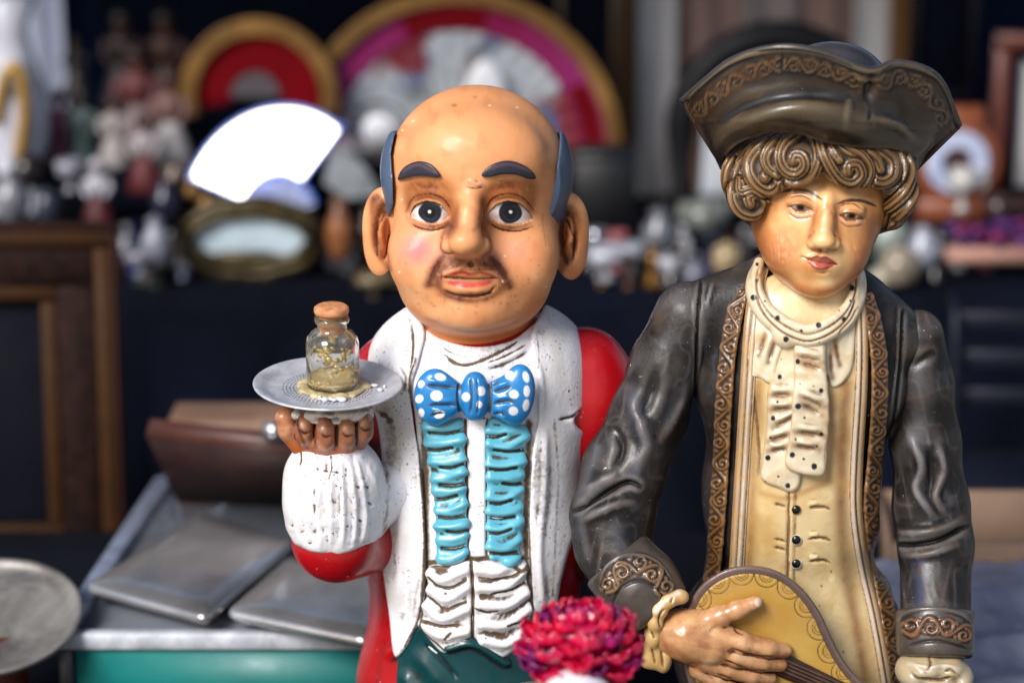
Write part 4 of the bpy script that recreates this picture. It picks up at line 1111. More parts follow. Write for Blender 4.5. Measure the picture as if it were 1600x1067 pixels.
def boy_hair():
    lo, hi = pbox(1115, 180, 1455, 380, FY-150, FY+130)
    v = Vol(lo, hi, 1.9)
    v.add(E(1283, 255, FY+8, 148, 122, 62)); v.add(E(1275, 240, FY-40, 110, 84, 45), 20)
    v.add(E(1170, 300, FY-20, 36, 62, 44), 14); v.add(E(1402, 298, FY-16, 30, 66, 46), 14)
    v.add(E(1185, 330, FY+10, 26, 50, 24), 10); v.add(E(1392, 332, FY+10, 24, 50, 26), 10)
    v.add(E(1285, 300, FY+50, 130, 70, 90), 30)
    for (x, y, rx, rz, dy) in ((1200, 268, 34, 32, -66), (1240, 248, 32, 32, -80), (1320, 258, 38, 30, -80), (1368, 268, 34, 26, -62), (1400, 285, 24, 34, -40), (1170, 308, 28, 26, -50), (1145, 275, 18, 32, -20)):
        v.add(E(x, y, FY+dy, rx, 30, rz), 8)
    X, Y, Z = v.full(); px, py = proj(X, Y, Z)
    g = np.array([(1100, 345), (1172, 350), (1184, 346), (1192, 322), (1206, 306), (1226, 293), (1246, 286), (1262, 282), (1275, 275), (1284, 272), (1298, 284), (1320, 292), (1345, 292), (1364, 290), (1378, 296), (1384, 320), (1376, 340), (1373, 360), (1440, 360)])
    e = np.interp(px, g[:, 0], g[:, 1])
    m = np.where(Y < FY-10, (py+0*px)-e, -20)
    v.d = smax(v.d, m.astype(np.float32), 7).astype(np.float32)
    base = (108, 76, 42); dark = (28, 16, 8); lite = (160, 124, 76)
    pm = Pm(1115, 180, 1455, 380, (92, 70, 42), 2)
    locks = [
        ([(1190, 220), (1160, 238), (1141, 262), (1138, 288), (1144, 305)], 9), ([(1205, 218), (1176, 236), (1158, 262), (1153, 288), (1160, 302)], 9),
        ([(1430, 245), (1431, 275), (1425, 305), (1410, 330), (1390, 350)], 9), ([(1415, 245), (1420, 272), (1413, 300), (1397, 318), (1383, 328), (1379, 346)], 10),
        ([(1148, 290), (1146, 312), (1158, 332), (1178, 338), (1194, 328), (1195, 312), (1184, 303), (1170, 308), (1172, 318)], 8),
        ([(1160, 282), (1160, 300), (1176, 296), (1190, 304)], 7),
        ([(1222, 215), (1196, 226), (1176, 246), (1172, 268), (1184, 288), (1202, 297), (1217, 288), (1216, 274), (1204, 269), (1196, 277)], 9),
        ([(1232, 214), (1210, 228), (1198, 246), (1202, 262), (1216, 272)], 8),
        ([(1262, 208), (1276, 226), (1279, 250), (1270, 270), (1252, 282), (1234, 282)], 9),
        ([(1250, 210), (1228, 226), (1220, 246), (1228, 264), (1244, 270), (1257, 260), (1254, 247), (1243, 245), (1240, 252)], 9),
        ([(1400, 240), (1408, 262), (1402, 284), (1386, 296), (1370, 300)], 9),
        ([(1350, 228), (1376, 238), (1394, 254), (1394, 274), (1378, 284), (1362, 280), (1360, 270)], 9),
        ([(1322, 222), (1346, 236), (1366, 250), (1374, 266)], 7),
        ([(1302, 218), (1322, 234), (1344, 246), (1356, 264), (1350, 282), (1334, 290), (1316, 288)], 9),
        ([(1280, 216), (1286, 240), (1298, 262), (1314, 280), (1332, 284), (1344, 272), (1338, 258), (1325, 258), (1323, 268)], 9),
        ([(1292, 216), (1300, 236), (1312, 252)], 6)]
    for pts, w in locks:
        pm.stroke(pts, w+2.6, h=0.5, prof='flat', col=dark, mode='mix', soft=2, op=0.85)
        pm.stroke(pts, w, h=9.5, mode='max', col=base, soft=3, grooves=0)
        q = cr(pts, 6); 
        t = np.gradient(q, axis=0); t /= np.linalg.norm(t, axis=1, keepdims=True)+1e-9; nn = np.stack([-t[:, 1], t[:, 0]], 1)
        for o in (-0.42, 0.38):
            pm.stroke(q+nn*w*o, 1.5, h=-3.6, prof='gauss', curve=False, col=(56, 38, 20), op=0.9)
        for o in (-0.1, 0.7, -0.72):
            pm.stroke(q+nn*w*o, 1.5, h=0.6, prof='gauss', curve=False, col=lite, op=0.6)
    V, F = v.mesh(1); V, c, d = sculpt(V, F, pm)
    mesh('hair', V, F, M_bhair, boy, c, d)
boy_hair()

def sheet(rows, th, nu=150, nv=44):
    """thick closed sheet through a net of control points rows[v][u]"""
    G = np.array(rows, float)
    def rs(A, n):   # resample along axis 0 with catmull-rom
        m = len(A); t = np.linspace(0, m-1.0001, n); i = t.astype(int); f = (t-i)[:, None, None]
        g = lambda k: A[np.clip(k, 0, m-1)]
        a = np.where((i-1 < 0)[:, None, None], 2*A[0]-A[1], g(i-1)); b, c = g(i), g(i+1)
        d = np.where((i+2 > m-1)[:, None, None], 2*A[-1]-A[-2], g(i+2))
        return 0.5*(2*b+(-a+c)*f+(2*a-5*b+4*c-d)*f*f+(-a+3*b-3*c+d)*f**3)
    A = rs(G, nv); A = np.swapaxes(rs(np.swapaxes(A, 0, 1), nu), 0, 1)
    du = np.gradient(A, axis=1); dv = np.gradient(A, axis=0)
    N = np.cross(du, dv); N /= np.linalg.norm(N, axis=2, keepdims=True)+1e-9
    f, b = A+N*th/2, A-N*th/2
    V = np.concatenate([f.reshape(-1, 3), b.reshape(-1, 3)]); o = nv*nu
    i = np.arange(nv-1)[:, None]*nu; j = np.arange(nu-1)[None]
    q = np.stack([i+j, i+j+1, i+j+nu+1, i+j+nu], 2).reshape(-1, 4)
    Fs = [q, q[:, ::-1]+o]
    e = np.concatenate([np.arange(nu), (np.arange(1, nv)*nu+nu-1), ((nv-1)*nu+np.arange(nu-2, -1, -1)), (np.arange(nv-2, 0, -1)*nu)])
    e2 = np.roll(e, -1); Fs.append(np.stack([e2, e, e+o, e2+o], 1))
    F = np.concatenate(Fs)
    return V, F
def boy_hat():
    # front flap of the brim, bottom row to top row; columns run from the left tip to the right tip
    bot = [(1131, 262, -30), (1134, 240, -95), (1160, 218, -138), (1205, 205, -172), (1250, 207, -186), (1292, 221, -186), (1345, 229, -172), (1392, 232, -138), (1420, 244, -92), (1431, 264, -30)]
    top = [(1066, 158, -70), (1100, 128, -115), (1140, 97, -150), (1185, 79, -178), (1235, 74, -196), (1290, 84, -200), (1358, 110, -190), (1405, 98, -160), (1465, 122, -125), (1498, 196, -75)]
    low = [(1118, 240, -58), (1120, 222, -112), (1146, 196, -156), (1200, 182, -192), (1250, 181, -208), (1298, 190, -208), (1350, 198, -192), (1402, 200, -152), (1446, 216, -100), (1447, 236, -55)]
    mid = [(1096, 206, -70), (1108, 180, -112), (1142, 150, -146), (1194, 132, -170), (1244, 128, -184), (1296, 138, -186), (1356, 152, -176), (1404, 148, -148), (1458, 168, -116), (1468, 218, -70)]
    rows = [[P(*p) for p in r] for r in (top, mid, low, bot)]
    # light interpolation row between top and mid
    V, F = sheet(rows, 8)
    pm = Pm(1050, 50, 1510, 300, (42, 32, 22), 1.5); pm.wear = 0.35; pm.wcol = (104, 90, 66)
    pm.fbm(3.5, 70, 10, 2.5, 12)
    edge = [(p[0], p[1]) for p in top]
    pm.stroke([(x, y+8) for x, y in edge], 3, h=-4, prof='gauss', dirt=0.5)
    pm.stroke([(x, y+3) for x, y in edge], 4.5, h=4, prof='gauss', col=(78, 70, 66), op=0.7)
    band = [(1086, 180), (1120, 148), (1155, 122), (1200, 105), (1248, 102), (1300, 112), (1350, 132)]
    pm.stroke(band, 20, col=(52, 32, 18), prof='flat', soft=8, op=0.9)
    scrolls(pm, band, 24, 24, (88, 54, 24), w=2.4, h=2.6, seed=2)
    band2 = [(1372, 134), (1410, 120), (1450, 145), (1478, 195)]
    pm.stroke(band2, 19, col=(50, 32, 20), prof='flat', soft=8, op=0.9); scrolls(pm, band2, 24, 24, (76, 46, 24), w=2.4, h=2.4, seed=4)
    pm.stroke([(1222, 84), (1222, 118)], 2.2, h=-3, prof='gauss', dirt=0.6)
    pm.stroke([(1366, 112), (1358, 140), (1350, 165)], 10, h=-8, prof='gauss')
    pm.stroke([(1330, 118), (1362, 128), (1380, 118)], 6, h=5, prof='gauss', col=(120, 88, 62), op=0.45)
    pm.stroke([(1105, 210), (1150, 172), (1200, 154), (1270, 148), (1320, 160)], 12, h=-7, prof='gauss', dirt=0.2)
    pm.stroke([(1130, 214), (1190, 182), (1250, 168), (1310, 174), (1350, 186)], 16, h=7, prof='gauss', col=(74, 62, 44), op=0.6)  # bulge of the hat front, its highlight painted lighter
    pm.stroke([(1142, 182), (1165, 164), (1190, 156)], 9, col=(120, 84, 58), op=0.5, prof='gauss')
    pm.stroke([(1360, 184), (1400, 196), (1434, 222)], 7, h=6, prof='gauss', col=(92, 84, 66), op=0.5)
    pm.stroke([(1326, 150), (1322, 200)], 7, h=3, prof='gauss', col=(104, 96, 78), op=0.4)
    pm.stroke([(1120, 255), (1150, 228), (1205, 208)], 9, h=5, prof='gauss')
    V2, c, d = sculpt(V, F, pm)
    mesh('front_brim', V2, F, M_hat, boy, c, d)
    # piping along the edge
    e = np.array([P(*p) for p in top]); e = cr(e, 10)
    V, F = tube(e, 5.5, 10)
    mesh('piping', V, F, plain_mat('hat_piping_paint', (66, 62, 62), 0.3, var=0.2), boy)
    # back flap
    btop = [(1066, 160, -66), (1092, 150, 0), (1150, 128, 70), (1230, 112, 120), (1310, 112, 128), (1390, 128, 100), (1455, 160, 40), (1498, 198, -70)]
    bbot = [(1131, 262, -28), (1132, 262, 20), (1170, 240, 80), (1240, 225, 112), (1310, 225, 118), (1380, 238, 88), (1426, 256, 30), (1431, 264, -28)]
    rows = [[P(*p) for p in r] for r in (btop, [((a[0]+b[0])/2, (a[1]+b[1])/2, (a[2]+b[2])/2-10) for a, b in zip(btop, bbot)], bbot)]
    V, F = sheet(rows, 8, 90, 24)
    mesh('back_brim', V, F, M_hat, boy, np.tile(lin((60, 52, 48)), (len(V), 1)), np.zeros(len(V)))
    lo, hi = pbox(1140, 45, 1440, 280, -150, 140)
    v = Vol(lo, hi, 3)
    v.add(E(1300, 142, -10, 92, 96, 76)); v.add(E(1284, 205, -20, 142, 118, 66), 40)
    pm = Pm(1140, 45, 1440, 280, (58, 58, 64), 1)
    V, F = v.mesh(1); V, c, d = sculpt(V, F, pm)
    mesh('crown', V, F, M_hat, boy, c, d)
boy_hat()

# ---- torso
BY = -48
bt = prim_sum([E(1253, 590, BY, 172, 102, 140), E(1236, 760, BY, 140, 98, 200), E(1232, 1010, BY+10, 182, 108, 170), E(1258, 500, BY+5, 162, 80, 62), E(1262, 452, BY+10, 100, 66, 44)], 44)
CO = (31, 27, 26)
def boy_coat():
    lo, hi = pbox(1000, 380, 1460, 1320, BY-150, BY+140)
    v = Vol(lo, hi, 3.2)
    v.d = bt(*v.full()).astype(np.float32)
    v.add(cap(P(1262, 428, BY+22), P(1262, 470, BY+12), 78, 96), 26)
    v.add(cap(P(1185, 452, BY+6), P(1092, 492, BY), 46, 52), 20); v.add(cap(P(1345, 478, BY+6), P(1402, 528, BY), 44, 46), 20)
    v.cut(cap(P(1266, 380, BY-10), P(1262, 492, BY-48), 76, 66), 8)
    X, Y, Z = v.full(); v.d = np.maximum(v.d, (STAND_Z+1-Z)+0*v.d)
    pm = Pm(1000, 380, 1460, 1320, CO, 1); pm.wear = 0.9; pm.wcol = (110, 106, 104)
    pm.stroke([(1095, 437), (1090, 500), (1086, 600)], 3, h=-4, prof='gauss', dirt=0.5)
    pm.stroke([(1112, 445), (1104, 480)], 3, h=3, prof='gauss', col=(120, 118, 120), op=0.6)
    pm.stroke([(1411, 480), (1408, 560), (1400, 640), (1385, 700)], 3, h=-4, prof='gauss', dirt=0.4); pm.stroke([(1405, 480), (1402, 560), (1392, 640)], 2, h=2.5, prof='gauss', col=(110, 105, 95), op=0.6)
    pm.stroke([(1075, 860), (1060, 930), (1055, 1000)], 12, h=6, prof='gauss'); pm.stroke([(1100, 860), (1080, 950)], 6, h=-6, prof='gauss', dirt=0.4)
    pm.stroke([(1385, 860), (1400, 940), (1402, 1040)], 9, h=6, prof='gauss'); pm.blob(1400, 870, 14, 40, col=(100, 100, 108), op=0.4)
    pm.stroke([(1150, 415), (1170, 400), (1182, 410)], 8, col=(92, 88, 86), op=0.5, prof='gauss')
    V, F = v.mesh(1); V, c, d = sculpt(V, F, pm)
    mesh('coat', V, F, M_coat, boy, c, d)
boy_coat()
def sleeve(name, pts, rad, pmf, box, h=2.6, cutf=None, k=18):
    lo, hi = pbox(*box)
    v = Vol(lo, hi, h); v.chain([P(*p) for p in pts], rad, k)
    if cutf: cutf(v)
    V, F = v.mesh(1); pm = Pm(box[0], box[1], box[2], box[3], CO, 1); pm.wear = 0.9; pm.wcol = (112, 108, 108); pmf(pm); pm.antique((120, 118, 116), 0.3); V, c, d = sculpt(V, F, pm)
    return mesh(name, V, F, M_coat, boy, c, d)
LG = (100, 100, 108)  # worn grey and bluish sheen painted along the sleeve folds
def pl(pm):
    pm.fbm(8, 80, 118, 2.6, 5, 2); pm.fbm(1.0, 34, 100, 2.4, 9, 2, ridge=1)
    pm.stroke([(890, 802), (920, 782), (955, 764), (985, 754), (1006, 764)], 6, h=-13, prof='gauss', dirt=0.35)
    pm.stroke([(895, 822), (935, 800), (975, 786), (1006, 790)], 11, h=7, prof='gauss')
    pm.stroke([(905, 776), (935, 756), (970, 736)], 12, h=8, prof='gauss', col=LG, op=0.25)
    pm.stroke([(985, 610), (1000, 660), (1008, 700), (985, 745)], 13, h=9, prof='gauss', col=(84, 90, 112), op=0.5)
    pm.stroke([(1030, 560), (1015, 620), (980, 680)], 14, h=-7, prof='gauss'); pm.stroke([(1075, 590), (1052, 650), (1020, 705)], 11, h=7, prof='gauss', col=LG, op=0.25)
    pm.stroke([(960, 660), (972, 700), (955, 745)], 10, h=-7, prof='gauss')
    pm.stroke([(1028, 486), (1044, 470), (1075, 456)], 16, col=(92, 90, 90), op=0.55, prof='gauss')
    pm.stroke([(1094, 436), (1090, 520), (1085, 640)], 4, h=-5, prof='gauss', dirt=0.35)
    pm.stroke([(935, 700), (912, 760), (906, 820), (914, 870)], 8, col=(96, 100, 112), op=0.5, prof='gauss')
    pm.stroke([(960, 830), (975, 860), (1000, 880)], 16, col=(70, 72, 82), op=0.5, prof='gauss')
    pm.stroke([(1085, 560), (1080, 640), (1060, 720), (1020, 790)], 12, dirt=0.25, prof='gauss')
sleeve('sleeve', [(1074, 490, -47), (1040, 570, -50), (1014, 650, -62), (975, 735, -84), (957, 806, -108), (958, 852, -128), (982, 905, -160)], [50, 53, 58, 63, 63, 57, 53], pl, (870, 420, 1110, 960, -240, 60))
def pr(pm):
    pm.fbm(7, 74, 75, 2.6, 15, 2); pm.fbm(0.9, 32, 80, 2.4, 19, 2, ridge=1)
    pm.stroke([(1396, 850), (1430, 850), (1470, 842), (1512, 820)], 5, h=-12, prof='gauss', dirt=0.4)
    pm.stroke([(1396, 832), (1440, 832), (1475, 824), (1512, 802)], 10, h=8, prof='gauss', col=(80, 72, 60), op=0.3)
    pm.stroke([(1400, 866), (1450, 866), (1505, 846)], 9, h=5, prof='gauss')
    pm.stroke([(1422, 680), (1440, 725), (1434, 765), (1462, 812)], 8, h=7, prof='gauss', col=LG, op=0.45)
    pm.stroke([(1466, 690), (1474, 735), (1462, 775), (1480, 808)], 7, h=6, prof='gauss', col=LG, op=0.35)
    pm.stroke([(1450, 690), (1455, 740), (1448, 785)], 9, h=-7, prof='gauss')
    pm.stroke([(1420, 575), (1440, 562), (1465, 545)], 9, h=-5, prof='gauss'); pm.stroke([(1425, 560), (1438, 620), (1432, 690)], 18, col=(92, 92, 96), op=0.5, prof='gauss')
    pm.stroke([(1413, 486), (1413, 560), (1405, 640), (1394, 690)], 4, h=4, prof='gauss', col=(84, 76, 66), op=0.6)
    pm.stroke([(1440, 880), (1440, 940)], 12, col=(52, 60, 96), op=0.6, prof='gauss'); pm.stroke([(1400, 700), (1405, 780), (1408, 840)], 9, dirt=0.25, prof='gauss')
sleeve('sleeve', [(1434, 524, -45), (1442, 600, -48), (1446, 690, -50), (1455, 790, -58), (1462, 850, -78), (1462, 950, -135)], [40, 45, 52, 57, 56, 54], pr, (1370, 450, 1550, 1010, -230, 50))
# cuffs with scroll work
def cuffs():
    cc = (70, 62, 56)
    for pts, rad, box, edge, band, gold, seed in (
        ([(972, 885, -168), (1000, 918, -182), (1018, 940, -190)], [60, 62, 56], (890, 820, 1100, 1030, -270, -80), [(938, 915), (948, 885), (975, 868), (1012, 870), (1040, 892), (1052, 925)], [(950, 925), (965, 895), (995, 882), (1022, 895), (1040, 925)], (128, 96, 62), 3),
        ([(1461, 968, -150), (1461, 1005, -165)], [61, 60], (1380, 890, 1550, 1080, -260, -60), [(1403, 968), (1420, 955), (1460, 950), (1500, 958), (1518, 975)], [(1412, 985), (1440, 978), (1470, 978), (1512, 990)], (122, 82, 50), 8)):
        lo, hi = pbox(*box); v = Vol(lo, hi, 2.2); v.chain([P(*p) for p in pts], rad, 10)
        a, b = P(*pts[0]), P(*pts[-1]); n = (b-a)/np.linalg.norm(b-a); X, Y, Z = v.full()
        t = (X-a[0])*n[0]+(Y-a[1])*n[1]+(Z-a[2])*n[2]; L = np.linalg.norm(b-a)
        v.d = smax(v.d, (-t-16).astype(np.float32), 6); v.d = smax(v.d, (t-L-22).astype(np.float32), 6).astype(np.float32)
        pm = Pm(box[0], box[1], box[2], box[3], cc, 2)
        pm.stroke(edge, 3, h=3, prof='gauss', col=(104, 98, 92), op=0.6); pm.stroke([(x+1, y+6) for x, y in edge], 2, h=-3, prof='gauss', dirt=0.5)
        scrolls(pm, band, 28, 30, gold, w=3.4, h=4.5, seed=seed)
        pm.stroke([(x+4, y+24) for x, y in band], 3, h=-3, prof='gauss', dirt=0.4)
        V, F = v.mesh(1); V, c, d = sculpt(V, F, pm)
        mesh('cuff', V, F, M_gold, boy, c, d)
cuffs()
BB = (BY-175, BY+60)
def on_boy(name, mat, poly, th, off, k, pm, h=2.0, ylim=None, base=None, curve=True):
    return on_torso(name, mat, poly, th, off, k, pm, h, curve, base or bt, BB, ylim, parent=boy)
CR = (214, 190, 142)
def waistcoat():
    pm = Pm(1130, 420, 1400, 1300, CR, 1); pm.cav = 1.8; pm.fbm(1.5, 60, 85, 2.5, 41, 3, col=(160, 112, 56), op=0.6, thr=0.2); pm.fbm(0.8, 34, 85, 1.6, 42, 3, col=(234, 216, 172), op=0.55, thr=0.3)
    pm.stroke([(1233, 765), (1231, 900), (1230, 1070)], 2.6, h=-5, prof='gauss', dirt=0.6); pm.stroke([(1238, 765), (1236, 900), (1235, 1070)], 3, h=3, prof='gauss')
    for y in (796, 845, 880):
        pm.stroke([(1262, y-3), (1285, y-4), (1300, y)], 2.6, h=-4, prof='gauss', dirt=0.45, col=(150, 100, 50), op=0.6, taper=True)
        pm.stroke([(1262, y-9), (1282, y-11)], 4, h=3, prof='gauss', col=(232, 208, 152), op=0.5)
    for y in (790, 845, 858):
        pm.stroke([(1208, y-4), (1222, y), (1230, y+1)], 2.4, h=-4, prof='gauss', dirt=0.4, col=(150, 100, 40), op=0.7, taper=True)
    pm.stroke([(1184, 600), (1178, 700), (1172, 850), (1160, 1000)], 12, col=(136, 90, 42), op=0.8, prof='gauss', dirt=0.22)
    pm.stroke([(1176, 600), (1186, 700), (1184, 760)], 7, col=(150, 112, 62), op=0.5, prof='gauss', h=-2)
    pm.stroke([(1190, 770), (1225, 778), (1262, 766), (1296, 752)], 7, col=(150, 104, 52), op=0.7, prof='gauss', dirt=0.18)
    pm.stroke([(1300, 620), (1300, 700), (1296, 745)], 8, col=(160, 116, 62), op=0.65, prof='gauss')
    pm.stroke([(1322, 600), (1316, 700), (1316, 850), (1338, 980), (1352, 1060)], 14, col=(128, 82, 40), op=0.85, prof='gauss', dirt=0.25)
    pm.blob(1200, 830, 24, 120, col=(196, 156, 84), op=0.5); pm.blob(1195, 700, 20, 60, col=(218, 196, 146), op=0.5); pm.blob(1290, 900, 40, 90, col=(228, 204, 150), op=0.5)
    pm.stroke([(1165, 520), (1172, 600)], 8, col=(226, 214, 184), op=0.7, prof='gauss')
    pm.blob(1300, 900, 7, 9, col=(240, 222, 170), op=0.8, hard=1); pm.blob(1299, 893, 2, 2, col=(40, 25, 15), hard=1)
    for x, y in ((1284, 915), (1281, 946), (1318, 1018)): pm.blob(x, y, 1.6, 1.6, col=(30, 20, 15), hard=1)
    on_boy('waistcoat', M_cream, [(1185, 440), (1345, 440), (1345, 700), (1340, 850), (1362, 980), (1385, 1080), (1380, 1290), (1110, 1290), (1130, 1060), (1150, 880), (1160, 700), (1170, 560)], 6, 2, 5, pm, 2.4)
waistcoat()
# cream lapel edges and gold trims
def edges():
    L = [(1192, 410), (1182, 450), (1174, 510), (1168, 600), (1162, 700), (1156, 800), (1150, 900), (1140, 1000), (1132, 1090)]
    R = [(1334, 436), (1343, 480), (1346, 540), (1344, 620), (1338, 720), (1337, 800), (1348, 880), (1366, 960), (1384, 1060), (1390, 1110)]
    for path, w, sgn in ((L, 12, -1), (R, 11, 1)):
        q = cr(path, 6); t = np.gradient(q, axis=0); t /= np.linalg.norm(t, axis=1, keepdims=True); n = np.stack([-t[:, 1], t[:, 0]], 1)
        poly = np.vstack([q+n*w, (q-n*w)[::-1]])[::2]
        pm = Pm(1110, 400, 1420, 1130, (176, 156, 128), 1)
        pm.stroke(q+n*w*0.3*sgn, 3.5, h=2.5, prof='gauss', curve=False, col=(206, 196, 182), op=0.8)
        pm.stroke(q-n*w*0.75*sgn*-1, 2, h=-2.5, prof='gauss', curve=False, dirt=0.5)
        pm.stroke(q-n*w*0.15*sgn, 1.6, h=-2.5, prof='gauss', curve=False, col=(150, 96, 40), op=0.8, dirt=0.2)
        pm.stroke(q-n*w*0.8*sgn, 2.4, prof='gauss', curve=False, col=(150, 92, 34), op=0.8, dirt=0.3)
        on_boy('lapel_edge', M_cream, poly, 7, 6, 5, pm, 1.8, curve=False)
    L = [(1168, 412), (1158, 450), (1146, 500), (1136, 560), (1130, 640), (1126, 720), (1121, 800), (1114, 880), (1104, 960), (1098, 1040)]
    R = [(1348, 452), (1364, 500), (1374, 560), (1374, 640), (1368, 720), (1362, 790), (1368, 860), (1380, 920), (1394, 1000), (1402, 1080)]
    for path, w, seed, sgn in ((L, 13, 1, -1), (R, 13, 6, 1)):
        q = cr(path, 6); t = np.gradient(q, axis=0); t /= np.linalg.norm(t, axis=1, keepdims=True); n = np.stack([-t[:, 1], t[:, 0]], 1)
        poly = np.vstack([q+n*w, (q-n*w)[::-1]])[::2]
        pm = Pm(1080, 400, 1430, 1100, (58, 40, 26), 2); pm.wear = 0.45; pm.wcol = (146, 104, 56)
        pm.stroke(q-n*w*0.0, 8, col=(84, 54, 26), prof='gauss', curve=False, op=0.7)
        scrolls(pm, path, 30, 23, (90, 60, 30), w=3.3, h=2.6, seed=seed)
        pm.antique((132, 94, 50), 0.4)
        pm.stroke(q+n*(w-2)*sgn, 3, h=1.5, prof='gauss', curve=False, col=(56, 52, 54), op=0.9); pm.stroke(q-n*(w-2)*sgn, 3, h=1.5, prof='gauss', curve=False, col=(60, 58, 64), op=0.9)
        on_boy('gold_trim', M_gold, poly, 6, 4, 5, pm, 1.8, curve=False)
edges()
# ruff, collar and cravat
def neckwear():
    W = (212, 200, 172)
    pm = Pm(1150, 420, 1360, 640, W, 2)
    pm.fbm(4, 24, 110, 2.5, 8, 2)
    for a in ([(1196, 520), (1186, 555)], [(1212, 528), (1200, 566)], [(1226, 545), (1214, 580)], [(1304, 530), (1312, 570)], [(1298, 545), (1300, 590)]):
        pm.stroke(a, 6, h=-4.5, prof='gauss', col=(96, 66, 50), op=0.85, dirt=0.1)
    pm.stroke([(1172, 580), (1188, 588), (1202, 600), (1222, 590)], 2.5, dirt=0.5, prof='gauss')
    on_boy('jabot', M_cream, [(1182, 470), (1215, 490), (1240, 530), (1290, 530), (1318, 480), (1336, 470), (1334, 560), (1322, 592), (1300, 606), (1290, 585), (1240, 580), (1222, 584), (1204, 600), (1186, 590), (1168, 582), (1172, 520)], 6, 8, 5, pm, 1.8)
    # collar band
    cpts = [(1186, 415, -78), (1181, 440, -104), (1187, 466, -128), (1206, 492, -148), (1236, 512, -158), (1262, 520, -162), (1290, 512, -160), (1318, 492, -146), (1334, 465, -122), (1338, 438, -96), (1335, 415, -72)]
    lo, hi = pbox(1150, 395, 1370, 560, -200, -20)
    v = Vol(lo, hi, 1.7)
    q = cr(np.array([P(*p) for p in cpts]), 4)
    qa = cr(np.array([P(x, y-5, z) for x, y, z in cpts]), 4); qb = cr(np.array([P(x+(x-1262)*0.04, y+9, z+2) for x, y, z in cpts]), 4)
    v.chain(list(qa), [8]*len(q), 2); v.chain(list(qb), [10.5]*len(q), 7)
    v.add(E(1225, 528, -158, 20, 12, 15, rotm(0, 30, 0)), 8)
    pm = Pm(1150, 395, 1370, 560, W, 2)
    c2 = [(p[0], p[1]) for p in cpts]
    pm.stroke([(x, y+2) for x, y in c2], 1.8, h=-3, prof='gauss', col=(150, 118, 76), op=0.7, dirt=0.1)
    pm.stroke([(x, y+14) for x, y in c2], 2.4, h=-3, prof='gauss', col=(140, 100, 60), op=0.8, dirt=0.3)
    pm.stroke([(1310, 522), (1330, 500), (1340, 480)], 2, h=-3, prof='gauss', col=(140, 92, 50), op=0.8)
    dots = [(1183, 437, 3), (1177, 465, 4.5), (1195, 471, 2), (1215, 497, 4.3), (1228, 530, 4.6), (1252, 517, 2.4), (1279, 508, 4.4), (1280, 535, 1.2), (1319, 499, 4), (1331, 450, 4.5), (1329, 470, 2), (1311, 485, 1.3), (1193, 490, 2), (1183, 413, 3)]
    for x, y, r in dots: pm.blob(x, y, r, r*1.05, col=(16, 17, 24), hard=1)
    V, F = v.mesh(1); V, c, d = sculpt(V, F, pm)
    mesh('collar', V, F, M_cream, boy, c, d)
    # two tails of the cravat
    def tail(poly, off, marks, dots):
        qq = np.array(poly); pm = Pm(qq[:, 0].min()-6, qq[:, 1].min()-6, qq[:, 0].max()+6, qq[:, 1].max()+6, W, 2)
        for a in marks:
            pm.stroke([(a[0][0]-4, a[0][1]), ((a[0][0]+a[1][0])/2, (a[0][1]+a[1][1])/2+2), (a[1][0]+4, a[1][1])], 6.5, h=-6, prof='gauss', col=(136, 98, 66), op=0.7); pm.stroke([(a[0][0]-6, a[0][1]-8), (a[1][0]+6, a[1][1]-8)], 6, h=5, prof='gauss', curve=False)
        pm.fbm(4.5, 26, 8, 2.2, 3, 2); pm.cav = 1.5
        c_ = qq.mean(0); pm.stroke([tuple(p) for p in qq]+[tuple(qq[0])], 4, col=(178, 150, 104), op=0.55, prof='gauss', curve=False)
        for x, y, r in dots: pm.blob(x, y, r, r*1.05, col=(16, 18, 34), hard=1)
        on_boy('cravat_tail', M_cream, poly, 8, off, 6, pm, 1.6)
    tail([(1228, 530), (1214, 570), (1199, 612), (1198, 660), (1193, 700), (1188, 738), (1192, 752), (1215, 762), (1238, 769), (1250, 757), (1250, 735), (1246, 640), (1246, 540)], 10,
         [[(1206, 617), (1236, 616)], [(1208, 640), (1236, 636)], [(1212, 668), (1240, 648)], [(1204, 690), (1230, 678)], [(1204, 704), (1228, 700)]],
         [(1220, 561, 1.3), (1218, 589, 3.8), (1215, 627, 2), (1208, 653, 3.8), (1204, 684, 2.2), (1200, 715, 4.2), (1196, 752, 1.3), (1216, 744, 2), (1231, 759, 4.2)])
    tail([(1246, 506), (1240, 540), (1240, 590), (1238, 640), (1232, 690), (1226, 718), (1232, 732), (1256, 740), (1284, 744), (1291, 730), (1293, 690), (1296, 640), (1292, 590), (1290, 540), (1288, 508), (1268, 516)], 20,
         [[(1250, 555), (1284, 566)], [(1254, 566), (1284, 577)], [(1254, 618), (1284, 636)], [(1256, 630), (1280, 648)], [(1246, 674), (1284, 680)], [(1244, 696), (1276, 702)], [(1268, 505), (1270, 528)]],
         [(1252, 518, 2.2), (1279, 509, 4.2), (1246, 565, 4.2), (1267, 570, 2), (1250, 600, 1.3), (1271, 603, 1.2), (1283, 610, 3.8), (1247, 634, 4.6), (1281, 636, 1.2), (1257, 652, 2), (1243, 686, 2), (1283, 678, 3.6), (1276, 697, 2), (1238, 711, 4.2), (1256, 717, 2), (1272, 728, 4.6)])
